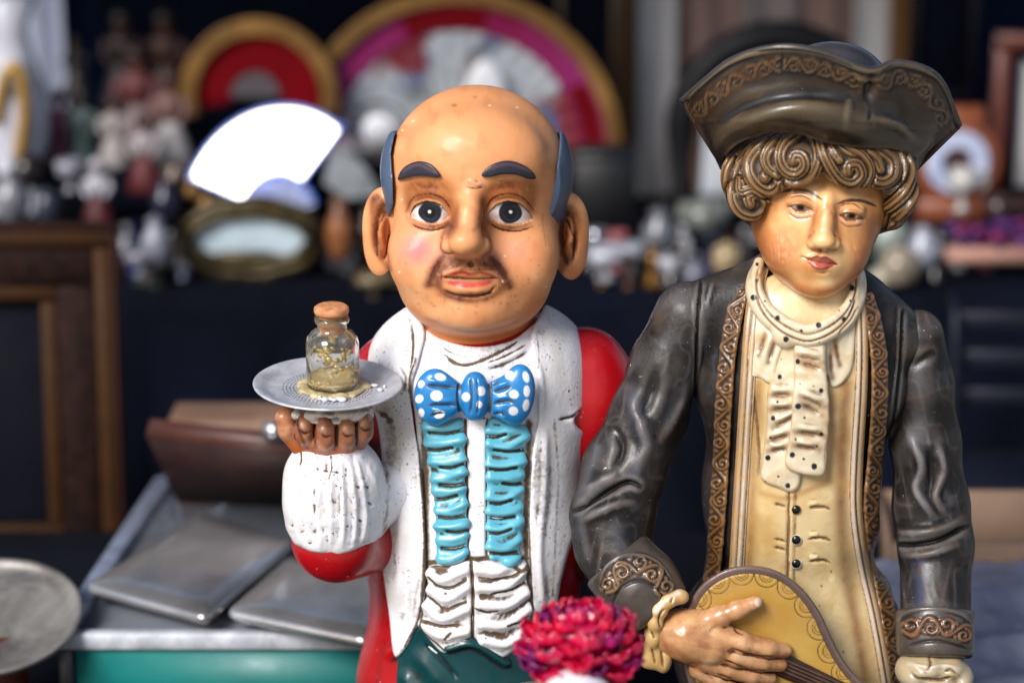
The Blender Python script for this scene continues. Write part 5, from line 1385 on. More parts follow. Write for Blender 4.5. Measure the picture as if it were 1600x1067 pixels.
    for x, y, halo in ((1244, 796, 0), (1244, 843, 1), (1244, 880, 1)):
        lo, hi = pbox(x-18, y-18, x+18, y+18, BY-140, BY-60)
        f = None
        for yy in np.arange(BY-160, BY, 0.5):
            p = P(x, y, yy)
            if bt(p[0], p[1], p[2]) < 8: f = yy; break
        pm = Pm(x-20, y-20, x+20, y+20, (205, 198, 180) if halo else (150, 116, 66), 3)
        pm.blob(x, y, 7.2, 7, col=(10, 10, 16), hard=1)
        v = Vol(lo, hi, 1.0); v.add(E(x, y, f+1, 10 if halo else 8.5, 6, 10 if halo else 8.5)); v.add(E(x, y, f-3, 7, 4, 7), 1)
        V, F = v.mesh(1); V, c, d = sculpt(V, F, pm)
        mesh('button', V, F, M_eye, boy, c, d)
neckwear()
# ---- hand on the strings, lace cuffs
def hand():
    lo, hi = pbox(1010, 915, 1260, 1110, -285, -150)
    v = Vol(lo, hi, 1.8); y = -226
    v.chain([P(1040, 985, y+16), P(1075, 992, y+4), P(1110, 1005, y)], [34, 38, 34], 12)
    v.add(E(1090, 1000, y, 52, 24, 38, rotm(0, 20, 0)), 12)
    v.chain([P(1085, 975, y), P(1125, 962, y-8), P(1152, 952, y-12), P(1180, 941, y-12)], [18, 14, 12, 10.5], 12)       # thumb
    v.chain([P(1120, 990, y-6), P(1160, 1003, y-14), P(1200, 1012, y-10), P(1226, 1016, y+2)], [20, 16, 14, 11.5], 7)      # index
    v.chain([P(1110, 1012, y-4), P(1150, 1026, y-12), P(1190, 1035, y-8), P(1220, 1038, y+4)], [19, 15, 13, 10.5], 5)
    v.chain([P(1100, 1030, y-2), P(1138, 1045, y-8), P(1175, 1056, y-4), P(1204, 1059, y+6)], [18, 14, 12, 10], 5)
    v.chain([P(1092, 1045, y+2), P(1120, 1064, y-4), P(1150, 1076, y), P(1180, 1080, y+8)], [16, 12, 11, 9], 5)
    pm = Pm(1010, 915, 1260, 1110, (190, 142, 98), 2); pm.cav = 1.2; pm.fbm(0.8, 22, 20, 1.6, 51, 3, col=(220, 184, 146), op=0.5, thr=0.25); pm.fbm(0.5, 14, 20, 1.6, 52, 3, col=(140, 88, 52), op=0.5, thr=0.3)
    pm.stroke([(1060, 965), (1110, 985), (1150, 1000), (1190, 1008)], 10, col=(222, 176, 128), op=0.6, prof='gauss')
    pm.stroke([(1110, 965), (1150, 948), (1180, 940)], 5, col=(206, 156, 118), op=0.6, prof='gauss')
    pm.poly([(1182, 932), (1192, 935), (1193, 944), (1184, 947), (1178, 941)], col=(222, 190, 166), soft=1.5, h=-0.8)
    for a in ([(1143, 1012), (1180, 1024), (1226, 1027)], [(1132, 1030), (1170, 1045), (1214, 1050)], [(1122, 1052), (1160, 1068)], [(1146, 975), (1150, 985), (1160, 992)]):
        pm.stroke(a, 2.4, h=-1.5, prof='gauss', col=(104, 56, 26), op=0.85, dirt=0.2)
    pm.stroke([(1035, 960), (1032, 990), (1046, 1020)], 7, col=(140, 86, 48), op=0.7, prof='gauss')
    pm.stroke([(1050, 1010), (1080, 1035), (1110, 1055)], 8, col=(150, 90, 48), op=0.6, prof='gauss')
    V, F = v.mesh(1); V, c, d = sculpt(V, F, pm)
    mesh('hand', V, F, M_bhand, boy, c, d)
    # lace cuff, hanging folds
    lo, hi = pbox(980, 905, 1090, 1075, -285, -150); v = Vol(lo, hi, 1.8)
    for x, y_, rx, rz, dy, ro in ((1062, 932, 15, 12, -228, 0), (1045, 938, 16, 12, -236, -20), (1030, 952, 14, 15, -238, -30), (1024, 972, 13, 16, -236, 0), (1022, 995, 13, 20, -232, 10), (1026, 1022, 18, 30, -226, -25), (1012, 1030, 14, 18, -222, -50), (1040, 1030, 10, 22, -224, 10)):
        v.add(E(x, y_, dy, rx, 14, rz, rotm(0, ro, 0)), 7)
    pm = Pm(980, 905, 1090, 1075, (196, 160, 104), 2)
    pm.stroke([(1060, 925), (1038, 938), (1024, 955)], 5, col=(236, 230, 220), op=0.9, prof='gauss')
    for a in ([(1040, 948), (1030, 965), (1034, 985)], [(1016, 985), (1024, 1000)], [(1018, 1010), (1024, 1040)], [(1034, 1010), (1036, 1045)], [(1052, 930), (1048, 944)]):
        pm.stroke(a, 2.4, h=-4, prof='gauss', dirt=0.5)
    V, F = v.mesh(1); V, c, d = sculpt(V, F, pm)
    mesh('lace_cuff', V, F, M_cream, boy, c, d)
    lo, hi = pbox(1390, 1005, 1530, 1130, -270, -110); v = Vol(lo, hi, 2)
    for x, y_, rx, rz in ((1425, 1048, 26, 24), (1450, 1036, 26, 20), (1480, 1038, 26, 20), (1500, 1054, 20, 20), (1460, 1062, 45, 28)):
        v.add(E(x, y_, -195, rx, 42, rz), 9)
    pm = Pm(1390, 1005, 1530, 1130, (170, 158, 130), 2)
    for a in ([(1450, 1022), (1454, 1036), (1446, 1050)], [(1474, 1050), (1486, 1044), (1500, 1056)], [(1425, 1050), (1440, 1060), (1470, 1062), (1490, 1056)]):
        pm.stroke(a, 3, h=-5, prof='gauss', dirt=0.45, col=(120, 96, 60), op=0.6)
    pm.stroke([(1420, 1036), (1450, 1042), (1475, 1040), (1500, 1044)], 4, h=3, prof='gauss', col=(206, 202, 190), op=0.8)
    V, F = v.mesh(1); V, c, d = sculpt(V, F, pm)
    mesh('lace_cuff', V, F, M_cream, boy, c, d)
hand()
# ================================================================== MANDOLIN (held, its own thing)
def mandolin():
    c0 = P(1200, 1050, -185)
    root = thing('mandolin', 'small yellow mandolin with dark rim and scallop pattern under the boy figurine hand', 'musical instrument', (c0[0], -185, STAND_Z))
    body = [(1076, 944), (1098, 911), (1134, 889), (1175, 883), (1216, 892), (1252, 917), (1281, 955), (1299, 994), (1318, 1030), (1345, 1062), (1384, 1092), (1370, 1130), (1290, 1160), (1180, 1150), (1100, 1110), (1070, 1050), (1062, 990)]
    zc = P(1200, 1000, -185)[2]
    base = lambda X, Y, Z: (Y+185+(Z-zc)*0.10+0*X)
    ybox = (-260, -110)
    def part(name, poly, th, off, k, pm, mat, h=2.0, curve=True):
        q = np.array(poly); lo, hi = pbox(*(q.min(0)-6), *(q.max(0)+6), *ybox)
        v = shell(lo, hi, h, lambda X, Y, Z: -base(X, Y, Z), poly, th, off, k, curve=curve)
        V, F = v.mesh(1); V, c, d = sculpt(V, F, pm); mesh(name, V, F, mat, root, c, d)
    q = cr(body, 6, True); cen = q.mean(0)
    t = np.roll(q, -1, 0)-np.roll(q, 1, 0); t /= np.linalg.norm(t, axis=1, keepdims=True); n = np.stack([t[:, 1], -t[:, 0]], 1)
    pm = Pm(1050, 870, 1400, 1170, (96, 76, 70), 1)
    qn = q-n*4; pm.stroke(np.vstack([qn, qn[:1]]), 3, col=(130, 108, 98), op=0.5, prof='gauss', curve=False)
    part('body', q[::2], 22, 6, 8, pm, M_gold, curve=False)
    inner = q-n*12
    pm = Pm(1050, 870, 1400, 1170, (186, 146, 66), 2)
    pm.blob(1190, 960, 60, 30, col=(160, 112, 44), op=0.5); pm.blob(1240, 1010, 40, 30, col=(206, 172, 96), op=0.5)
    ln = (44, 34, 34); L = np.concatenate([[0], np.cumsum(np.hypot(*np.diff(inner, axis=0).T))])
    step = 40; s = 14
    while s < L[-1]:
        x, y = np.interp(s, L, inner[:, 0]), np.interp(s, L, inner[:, 1]); i = np.searchsorted(L, s); nn = -n[min(i, len(n)-1)]; tt = t[min(i, len(t)-1)]
        for r_, w in ((19, 1.1), (11, 1.0), (7, 0.9)):
            a = np.linspace(0, pi, 12); pts = [(x+tt[0]*r_*cos(u)+nn[0]*r_*sin(u), y+tt[1]*r_*cos(u)+nn[1]*r_*sin(u)) for u in a]
            pm.stroke(pts, w, h=-0.6, col=ln, soft=0.8, curve=False)
        s += step
    pm.stroke(inner, 1.6, col=(50, 40, 40), curve=False, op=0.7)
    part('soundboard', inner[::2], 5, 26, 4, pm, M_cream, 1.6, curve=False)
    pm = Pm(1180, 990, 1420, 1130, (52, 30, 24), 2)
    fb = [(1150, 1000), (1232, 1022), (1300, 1056), (1400, 1104), (1388, 1128), (1280, 1082), (1190, 1046), (1140, 1030)]
    for o in (-5, 1, 7, 13):
        pm.stroke([(1222, 1034+o), (1300, 1067+o), (1400, 1112+o)], 1.6, h=1.6, col=(104, 74, 56), op=0.8, prof='gauss', curve=False)
    part('fingerboard', fb, 5, 33, 3, pm, M_gold, 1.6, curve=False)
mandolin()
# ================================================================== TRAY, BOTTLE, FLOWER
def glass_mat(name, tint=(0.96, 0.98, 0.97), rough=0.03, film=0.25, filmcol=(215, 190, 120)):
    m, nt, b = nmat(name); geo = nt.nodes.new('ShaderNodeTexCoord').outputs['Object']
    b.inputs['Transmission Weight'].default_value = 1.0; b.inputs['IOR'].default_value = 1.45
    b.inputs['Base Color'].default_value = (*tint, 1); b.inputs['Roughness'].default_value = rough
    d = nt.nodes.new('ShaderNodeBsdfDiffuse'); n = noise(nt, 160, 5, 0.7, 0.4, geo)
    nt.links.new(mix(nt, noise(nt, 90, 3, 0.5, 0, geo), lin(filmcol), lin((232, 226, 210))), d.inputs['Color'])
    mx = nt.nodes.new('ShaderNodeMixShader'); nt.links.new(mrange(nt, n, 0.56, 0.66, 0.03, film), mx.inputs[0])
    nt.links.new(b.outputs[0], mx.inputs[1]); nt.links.new(d.outputs[0], mx.inputs[2])
    nt.links.new(mx.outputs[0], nt.nodes['Material Output'].inputs['Surface'])
    return m
def tilt(V, c, rx=0, ry=0):
    return (V-c) @ rotm(rx, ry, 0).T+c
def tray():
    TY = -128; c = P(512, 604, TY); s = depthscale(TY, c[2])
    tr = thing('serving_tray', 'small round grey metal tray with tiny punched dots balanced on the butler hand', 'tray', c)
    R = 116*s
    prof = [(0, -5), (60, -5), (86, -4.4), (93, -1.5), (100, 3.5), (R-3, 5.6), (R, 4.6), (R+0.5, 6.2), (R-1.5, 7.8), (R-4, 7.6), (101, 6.2), (94, 1.5), (87, -1.2), (60, -1.8), (0, -1.8)]
    V, F = lathe(prof, 96, c); V = tilt(V, c, 5, 1.5)
    m, nt, b = nmat('pewter'); geo = nt.nodes.new('ShaderNodeTexCoord').outputs['Object']
    n1 = noise(nt, 60, 6, 0.7, 0.4, geo)
    nt.links.new(mix(nt, mrange(nt, n1, 0.3, 0.7), lin((158, 163, 174)), lin((214, 217, 224))), b.inputs['Base Color'])
    b.inputs['Metallic'].default_value = 0.3
    nt.links.new(mrange(nt, noise(nt, 120, 4, 0.6, 0, geo), 0.3, 0.7, 0.3, 0.5), b.inputs['Roughness'])
    bump(nt, b, noise(nt, 300, 4, 0.6, 0, geo), 0.4, 0.0002)
    mesh('dish', V, F, m, tr)
    pits = []
    for k in range(12):
        r = 30+k*5.4; n = int(2*pi*r/6.4)
        for i in range(n):
            a = (i+0.5*(k % 2))*2*pi/n
            V0, F0 = lathe([(0, -1.72), (1.15, -1.70), (1.5, -1.55), (0, -1.50)], 6, (c[0]+r*cos(a), c[1]+r*sin(a), c[2])); pits.append((V0, F0))
    V, F = join(pits); V = tilt(V, c, 5, 1.5)
    mesh('punched_dots', V, F, plain_mat('punched_hole_grey', (58, 60, 66), 0.7), tr, kind='stuff')
    r = np.random.default_rng(5); bl = []
    lo = c-np.array([70, 60, 14]); hi = c+np.array([110, 70, 26]); v = Vol(lo, hi, 1.5)
    v.add(ell(c+np.array([8, -2, 0]), (50, 46, 5)))
    for i in range(16):
        a = r.uniform(0, 2*pi); v.add(ell(c+np.array([8+46*cos(a), -2+42*sin(a), 0]), (r.uniform(6, 13), r.uniform(6, 11), r.uniform(3, 6))), 4)
    V, F = v.mesh(1); V = tilt(V, c, 5, 1.5)
    mesh('dried_glue', V, F, plain_mat('dried_glue', (150, 128, 78), 0.35, col2=(196, 184, 150), scale=120, bumpd=0.0004), tr)
    v = Vol(c+np.array([-30, -92, -8]), c+np.array([100, 20, 16]), 1.4)
    for x, y in ((8, -52), (14, -56), (20, -50), (0, -56), (26, -54), (-8, -50), (80, -10), (70, 8), (86, 4)):
        v.add(ell(c+np.array([x, y, 1]), (r.uniform(2.5, 7), r.uniform(3, 6), r.uniform(1.5, 4))), 2)
    V, F = v.mesh(1); V = tilt(V, c, 5, 1.5)
    mesh('plaster_crumb', V, F, plain_mat('plaster', (225, 225, 228), 0.6, bumpd=0.0004), tr, kind='stuff')
    # bottle
    bc = P(521, 608, TY)+np.array([0, 0, 4])
    s2 = s
    bt_ = thing('glass_bottle', 'small clear glass bottle with cork stopper and yellow residue standing on the tray', 'bottle', bc)
    out = [(0, 0), (36, 0), (40.5, 2.5), (41.5, 8), (41.5, 72), (39, 82), (32, 90), (24.5, 95), (23, 99), (23.2, 104), (26.5, 107), (27.5, 111), (26.5, 115), (22, 116)]
    inn = [(20, 115), (19.5, 98), (22, 93), (30, 87), (36.5, 79), (38.6, 70), (38.6, 12), (35, 7), (20, 5), (0, 6)]
    V, F = lathe([(a*s2, b_*s2*1.0) for a, b_ in out+inn], 64, bc); V = tilt(V, bc, 4, 0)
    mesh('glass', V, F, glass_mat('dusty_clear_glass', film=0.5), bt_)
    V, F = lathe([(0, 6.3), (19, 5.4), (34, 7.3), (37.9, 12.4), (37.9, 15), (30, 10), (12, 8.5), (0, 9)], 48, bc); V = tilt(V, bc, 4, 0)
    V[:, 2] += 1.5*np.sin(V[:, 0]*0.4)*(V[:, 2] > bc[2]+10)
    mesh('yellow_residue', V, F, plain_mat('yellow_residue', (214, 170, 76), 0.5, col2=(232, 214, 160), scale=150, bumpd=0.0005), bt_)
    fl = []
    for i in range(46):
        a = r.uniform(-2.2, 0.0) if i < 34 else r.uniform(0, 3); z = r.uniform(14, 74); rad = 38.0
        w = r.uniform(2, 7.5); hh = w*r.uniform(0.5, 1.2); p = bc+np.array([rad*cos(a), rad*sin(a), z])
        tx = np.array([-sin(a), cos(a), 0]); ct_ = np.array([0, 0, 1.0]); n = r.integers(5, 8)
        rim = [p+tx*w*cos(t)*r.uniform(0.7, 1.2)+ct_*hh*sin(t)*r.uniform(0.7, 1.2) for t in np.linspace(0, 2*pi, n, endpoint=False)]
        nv = np.array([cos(a), sin(a), 0])*0.8
        V0 = np.array([q+nv*0 for q in rim]+[q-nv for q in rim]+[p-nv*-0.3, p-nv*1.2])
        T = []
        for q in range(n):
            k = (q+1) % n; T += [[q, k, 2*n], [k+n, q+n, 2*n+1], [q, q+n, k], [k, q+n, k+n]]
        fl.append((V0, [np.array(T)]))
    V, F = join(fl); V = tilt(V, bc, 4, 0)
    mesh('gold_flake', V, F, plain_mat('gold_flake', (214, 178, 84), 0.3, metal=0.5, col2=(236, 214, 150), scale=200), bt_, kind='stuff', smooth=False)
    V, F = lathe([(0, 84), (16, 84), (19, 90), (19.3, 113), (21.5, 117), (25.5, 117.5), (26.5, 121), (26, 126), (22, 129), (12, 129.5), (0, 129)], 40, bc)
    V = tilt(V, bc, 4, 0)
    mesh('cork', V, F, plain_mat('cork', (176, 112, 64), 0.7, col2=(206, 150, 110), scale=160, bumpd=0.0005), bt_)
tray()

def rose():
    FYY = -600; c = P(908, 990, FYY)
    st_ = P(880, 1090, FYY)
    rt = thing('ceramic_flower', 'fuchsia ceramic flower head with ragged petals in front of the boy figurine cuff', 'flower', (c[0], FYY, STAND_Z))
    mt = plain_mat('fuchsia_glaze', (214, 8, 62), 0.22, col2=(140, 6, 70), scale=26, bumpd=0.0003, bscale=90)
    mt.node_tree.nodes['Principled BSDF'].inputs['Coat Weight'].default_value = 0.6
    # one petal mesh in three sizes, shared by the copies
    def petal(wd, ln, cup):
        nu, nv = 17, 9; G = []
        for j in range(nv):
            t = j/(nv-1); row = []
            for i in range(nu):
                u = (i/(nu-1)-0.5)*2; w = wd*(math.sin(pi*(0.12+0.68*t))**0.7)*(1 if t < 0.85 else 0.9)
                rag = (0.06*ln*math.sin(u*7)+0.04*ln*math.sin(u*17+1)) if j == nv-1 else 0
                row.append((u*w, -cup*(1-u*u)*math.sin(pi*t*0.8)+8*t*t+(3.5*math.sin(u*8+t))*t*t, t*ln*(1-0.16*u*u)+rag))
            G.append(row)
        return sheet(G, 3, 26, 16)
    ps = [petal(32, 46, 20), petal(27, 40, 17), petal(20, 32, 13)]
    meshes = []
    r = np.random.default_rng(11)
    for k, (V, F) in enumerate(ps):
        meshes.append((V, F))
    first = {}
    pmats = [mt, plain_mat('magenta_glaze', (176, 10, 96), 0.25, col2=(110, 8, 90), scale=40), plain_mat('crimson_glaze', (206, 10, 46), 0.25, col2=(170, 6, 66), scale=40), plain_mat('purple_glaze', (120, 8, 84), 0.25, col2=(84, 6, 74), scale=40)]
    core = mesh('flower_core', *lathe([(0, -42), (27, -35), (42, -15), (44, 5), (33, 21), (16, 27), (0, 29)], 32, c, 1.15, 0.9), mt, rt)
    n = 0
    for ring_, (rad, zz, cnt_, tilt_, k) in enumerate(((14, 34, 5, 12, 2), (30, 30, 8, 26, 2), (46, 20, 11, 42, 1), (58, 4, 13, 58, 0), (64, -16, 14, 76, 0), (60, -34, 13, 96, 0), (48, -46, 10, 118, 0))):
        for i in range(cnt_):
            ph = i*2*pi/cnt_+ring_*0.7+r.uniform(-0.15, 0.15); mi = int(r.choice([0, 0, 2, 1, 2, 2, 0, 0, 3])); kk = (k, mi)
            a_ = radians(tilt_+r.uniform(-18, 18)); out_ = np.array([cos(ph), sin(ph), 0])
            zax = Vector(out_*sin(a_)+np.array([0, 0, cos(a_)])); yax = Vector(-(out_*cos(a_))+np.array([0, 0, sin(a_)])); yax = -yax if False else yax
            xax = yax.cross(zax).normalized(); yax = zax.cross(xax)
            M = Matrix((xax, yax, zax)).transposed().to_4x4()
            if kk not in first:
                V, F = meshes[k]; o = mesh('petal', V, F, pmats[mi]); o.parent = rt; first[kk] = o
            else:
                o = first[kk].copy(); scene.collection.objects.link(o); o.parent = rt
            sc_ = r.uniform(0.85, 1.15)*0.74
            M.translation = Vector((c+out_*rad*0.76*np.array([1.12, 0.9, 1])+np.array([0, 0, (zz-6)*0.76])-origin(rt))*S)
            o.matrix_local = M @ Matrix.Diagonal((sc_, sc_, sc_, 1))
    V, F = tube([c+np.array([0, 0, -40]), np.array([c[0]+4, FYY, c[2]-120]), np.array([c[0]-6, FYY, STAND_Z])], [14, 9, 10], 12)
    mesh('stem', V, F, plain_mat('glazed_stem', (40, 80, 40), 0.3), rt)
    # white vase beside the stem
    vc = P(898, 1100, FYY-40); zt = P(898, 1036, FYY-40)[2]
    vt = thing('porcelain_bird', 'rounded white porcelain bird back with orange bill just under the fuchsia flower', 'ornament', (vc[0], FYY-60, STAND_Z))
    lo, hi = np.array([vc[0]-110, FYY-190, zt-170]), np.array([vc[0]+90, FYY+60, zt+20]); v = Vol(lo, hi, 3)
    v.add(ell((vc[0]+2, FYY-62, zt-56), (56, 60, 54))); v.add(ell((vc[0]+10, FYY-40, zt-120), (70, 74, 60)), 20)
    V, F = v.mesh(1)
    mesh('body', V, F, plain_mat('white_porcelain', (226, 226, 232), 0.2), vt)
    v = Vol(np.array([vc[0]-115, FYY-150, zt-90]), np.array([vc[0]-10, FYY-10, zt+10]), 2.4)
    v.add(ell((vc[0]-52, FYY-80, zt-30), (38, 22, 17))); V, F = v.mesh(1)
    mesh('bill', V, F, plain_mat('orange_glaze', (196, 140, 84), 0.3, col2=(226, 200, 170)), vt)
    V, F = lathe([(0, STAND_Z), (50, STAND_Z), (56, STAND_Z+6), (30, STAND_Z+30), (40, zt-150), (0, zt-130)], 32, (vc[0]+10, FYY-40, 0))
    mesh('foot', V, F, plain_mat('white_porcelain_foot', (216, 214, 216), 0.25), vt)
rose()
# ================================================================== GROUND, TABLES, THINGS ROUND THE FIGURINES
GZ = STAND_Z-1500
V, F = box(0, 8000, GZ-20, 60000, 60000, 40, 5)
m, nt, b = nmat('paving_ground'); geo = nt.nodes.new('ShaderNodeTexCoord').outputs['Object']
br = nt.nodes.new('ShaderNodeTexBrick'); br.inputs['Scale'].default_value = 2.5; nt.links.new(geo, br.inputs['Vector'])
br.inputs['Color1'].default_value = (0.30, 0.28, 0.25, 1); br.inputs['Color2'].default_value = (0.36, 0.33, 0.29, 1); br.inputs['Mortar'].default_value = (0.1, 0.09, 0.08, 1)
nt.links.new(mix(nt, mrange(nt, noise(nt, 3, 6, 0.7, 0.3, geo), 0.3, 0.7, 0, 0.5), br.outputs['Color'], (0.2, 0.19, 0.17)), b.inputs['Base Color']); b.inputs['Roughness'].default_value = 0.9
mesh('ground', V, F, m, kind='structure')
def multibox(lst): return join([box(*a) for a in lst])
# front table
tb = thing('market_table', 'plain wooden stall table that the figurines and the display case stand on', 'table', (-100, 400, GZ))
wood = plain_mat('stall_wood', (120, 100, 82), 0.6, col2=(86, 66, 50), scale=12, bumpd=0.0005)
V, F = box(-100, 270, STAND_Z-24, 2500, 1980, 30, 4); mesh('tabletop', V, F, wood, tb)
clo = plain_mat('black_table_cloth', (10, 11, 17), 0.9, col2=(16, 20, 32), scale=5, bumpd=0.002, bscale=20, spec=0.1)
V, F = box(-100, 270, STAND_Z-4, 2510, 1990, 8, 3); mesh('cloth', V, F, clo, tb)
for x in (-1250, 1050):
    for y in (-650, 1080):
        V, F = box(x, y, (GZ+STAND_Z-31)/2, 60, 60, STAND_Z-31-GZ, 4); mesh('leg', V, F, wood, tb)
# rounded slab from photo corners on a level plane
def slab(corners, ztop, thick, r=10, bev=4, n=6, pillow=0):
    C = np.array([PZ(x, y, ztop)[:2] for x, y in corners]); out = []
    m_ = len(C)
    for i in range(m_):
        p, a, b_ = C[i], C[i-1], C[(i+1) % m_]
        u = (a-p)/np.linalg.norm(a-p); w = (b_-p)/np.linalg.norm(b_-p)
        p0, p1 = p+u*r, p+w*r
        for t in np.linspace(0, 1, n): out.append((1-t)**2*p0+2*t*(1-t)*p+t*t*p1)
    q = np.array(out); cen = q.mean(0); rings = []
    for ins, z in ((bev, -thick), (0, -thick+bev), (0, -bev), (bev*0.35, -bev*0.35), (bev, 0)):
        d = np.linalg.norm(q-cen, axis=1, keepdims=True); rings.append(np.hstack([q-(q-cen)/d*ins, np.full((len(q), 1), ztop+z)]))
    if pillow:
        for f in (0.7, 0.4, 0.15):
            w_ = cen+(rings[4][:, :2]-cen)*f; rings.append(np.hstack([w_, np.full((len(q), 1), ztop+pillow*(1-f*f))]))
    k = len(q); V = np.vstack(rings+[[*cen, ztop-thick], [*cen, ztop+pillow]])
    Q = []; 
    for a in range(len(rings)-1):
        for i in range(k):
            j = (i+1) % k; Q.append([a*k+i, a*k+j, (a+1)*k+j, (a+1)*k+i])
    L = len(rings); T = [[L*k, (i+1) % k, i] for i in range(k)]+[[L*k+1, (L-1)*k+i, (L-1)*k+(i+1) % k] for i in range(k)]
    V = np.array(V); Q = np.array(Q); T = np.array(T)
    # orient outwards
    ar = np.sum(q[:, 0]*np.roll(q[:, 1], -1)-q[:, 1]*np.roll(q[:, 0], -1))
    if ar < 0: Q = Q[:, ::-1]; T = T[:, ::-1]
    return V, [Q, T]
ZC = P(100, 1000, 225)[2]
case = thing('display_case', 'low teal fronted display case with grey metal edges under the silver cigarette cases', 'display case', (P(330, 1000, 500)[0], 500, STAND_Z))
cor = [(92, 992), (255, 752), (790, 752), (860, 992)]
ap = plain_mat('aluminium_frame', (160, 172, 196), 0.35, metal=0.4, col2=(126, 138, 160), scale=40)
apw = plain_mat('painted_frame', (196, 200, 208), 0.4, col2=(150, 155, 165), scale=40)
tealm = plain_mat('teal_paint', (6, 112, 108), 0.5, col2=(4, 100, 98), scale=8, bumpd=0.0001)
C4 = np.array([PZ(x, y, ZC) for x, y in cor])
x0, x1, y0, y1 = C4[0][0], C4[3][0], C4[0][1], C4[1][1]
xb0 = C4[1][0]
def prism(ptsxy, z0, z1):
    p = np.array(ptsxy, float); n = len(p); V = np.vstack([np.hstack([p, np.full((n, 1), z0)]), np.hstack([p, np.full((n, 1), z1)])])
    ar = np.sum(p[:, 0]*np.roll(p[:, 1], -1)-p[:, 1]*np.roll(p[:, 0], -1))
    Q = np.array([[i, (i+1) % n, n+(i+1) % n, n+i] for i in range(n)])
    T = np.array([[0, i+1, i] for i in range(1, n-1)]+[[n, n+i, n+i+1] for i in range(1, n-1)])
    if ar < 0: Q = Q[:, ::-1]; T = T[:, ::-1]
    return V, [Q, T]
V, F = prism([(x0+26, y0+6), (x1-26, y0+6), (x1-30, y1-10), (xb0+30, y1-10)], STAND_Z+2, ZC-30); mesh('teal_box', V, F, tealm, case)
V, F = prism([(x0+10, y0+10), (x1-10, y0+10), (x1-20, y1-10), (xb0+20, y1-10)], ZC-30, ZC-6)
m_, nt, b = nmat('case_top_glass'); geo = nt.nodes.new('ShaderNodeTexCoord').outputs['Object']
nt.links.new(mix(nt, noise(nt, 9, 4, 0.6, 0.4, geo), lin((70, 72, 78)), lin((112, 116, 124))), b.inputs['Base Color']); nt.links.new(mrange(nt, noise(nt, 30, 4, 0.6, 0, geo), 0.3, 0.7, 0.06, 0.22), b.inputs['Roughness'])
mesh('glass_top', V, F, m_, case)
def bar(a, b_, w, h, up=0):
    a = np.array(a, float); b_ = np.array(b_, float); d = b_-a; L = np.linalg.norm(d); an = math.degrees(math.atan2(d[1], d[0]))
    return box((a[0]+b_[0])/2, (a[1]+b_[1])/2, (a[2]+b_[2])/2+up, L, w, h, 3, an)
V, F = bar((x0-4, y0+10, ZC-12), (x1+4, y0+10, ZC-12), 26, 30); mesh('front_rail', V, F, apw, case)
V, F = bar((x0+6, y0+30, ZC-8), (xb0, y1, ZC-8), 34, 36); mesh('side_rail', V, F, ap, case)
V, F = bar((xb0-10, y1, ZC-8), (x1, y1, ZC-8), 24, 34); mesh('back_rail', V, F, ap, case)
V, F = box(x0+10, y0+10, (STAND_Z+ZC-27)/2, 26, 26, ZC-27-STAND_Z, 3); mesh('corner_post', V, F, plain_mat('dark_corner_post', (60, 62, 72), 0.4, metal=0.3), case)
# silver cigarette cases
def silver(name):
    m, nt, b = nmat(name); geo = nt.nodes.new('ShaderNodeTexCoord').outputs['Object']
    n = noise(nt, 7, 5, 0.5, 0.2, geo)
    nt.links.new(mix(nt, mrange(nt, n, 0.35, 0.62), lin((226, 226, 228)), lin((160, 158, 158))), b.inputs['Base Color'])
    b.inputs['Metallic'].default_value = 0.75; nt.links.new(mrange(nt, noise(nt, 60, 5, 0.7, 0, geo), 0.3, 0.7, 0.1, 0.22), b.inputs['Roughness'])
    w = nt.nodes.new('ShaderNodeTexWave'); w.inputs['Scale'].default_value = 60; w.bands_direction = 'Y'; w.inputs['Distortion'].default_value = 0.4; nt.links.new(geo, w.inputs['Vector'])
    bump(nt, b, w.outputs['Fac'], 0.12, 0.0002); return m
sv = silver('tarnished_silver')
for cr4, lab, z in (([(132, 912), (322, 962), (462, 842), (316, 796)], 'flat silver cigarette case lying whole on the display case, farther left', 0), ([(352, 952), (575, 998), (690, 880), (450, 866)], 'flat silver cigarette case partly hidden behind the butler red sleeve', 0)):
    zt = ZC-6+46; a = PZ(*cr4[0], zt); cen = np.mean([PZ(x, y, zt) for x, y in cr4], 0)
    t = thing('cigarette_case', lab, 'cigarette case', (cen[0], cen[1], ZC-6), 'silver cigarette cases on the display case')
    V, F = slab(cr4, zt, 22, 22, 9, pillow=4); mesh('lid', V, F, sv, t)
    V, F = slab(cr4, zt-23.5, 22, 22, 9); mesh('base', V, F, sv, t)
    cx, cy = (cr4[0][0]+cr4[1][0])/2+20, (cr4[0][1]+cr4[1][1])/2+10
    p = PZ(cx, cy-3, zt-13); d = PZ(*cr4[1], zt)-PZ(*cr4[0], zt)
    V, F = box(p[0], p[1]-2, p[2], 38, 9, 7, 2, math.degrees(math.atan2(d[1], d[0]))); mesh('clasp', V, F, plain_mat('clasp_metal', (150, 150, 156), 0.3, metal=0.9), t)
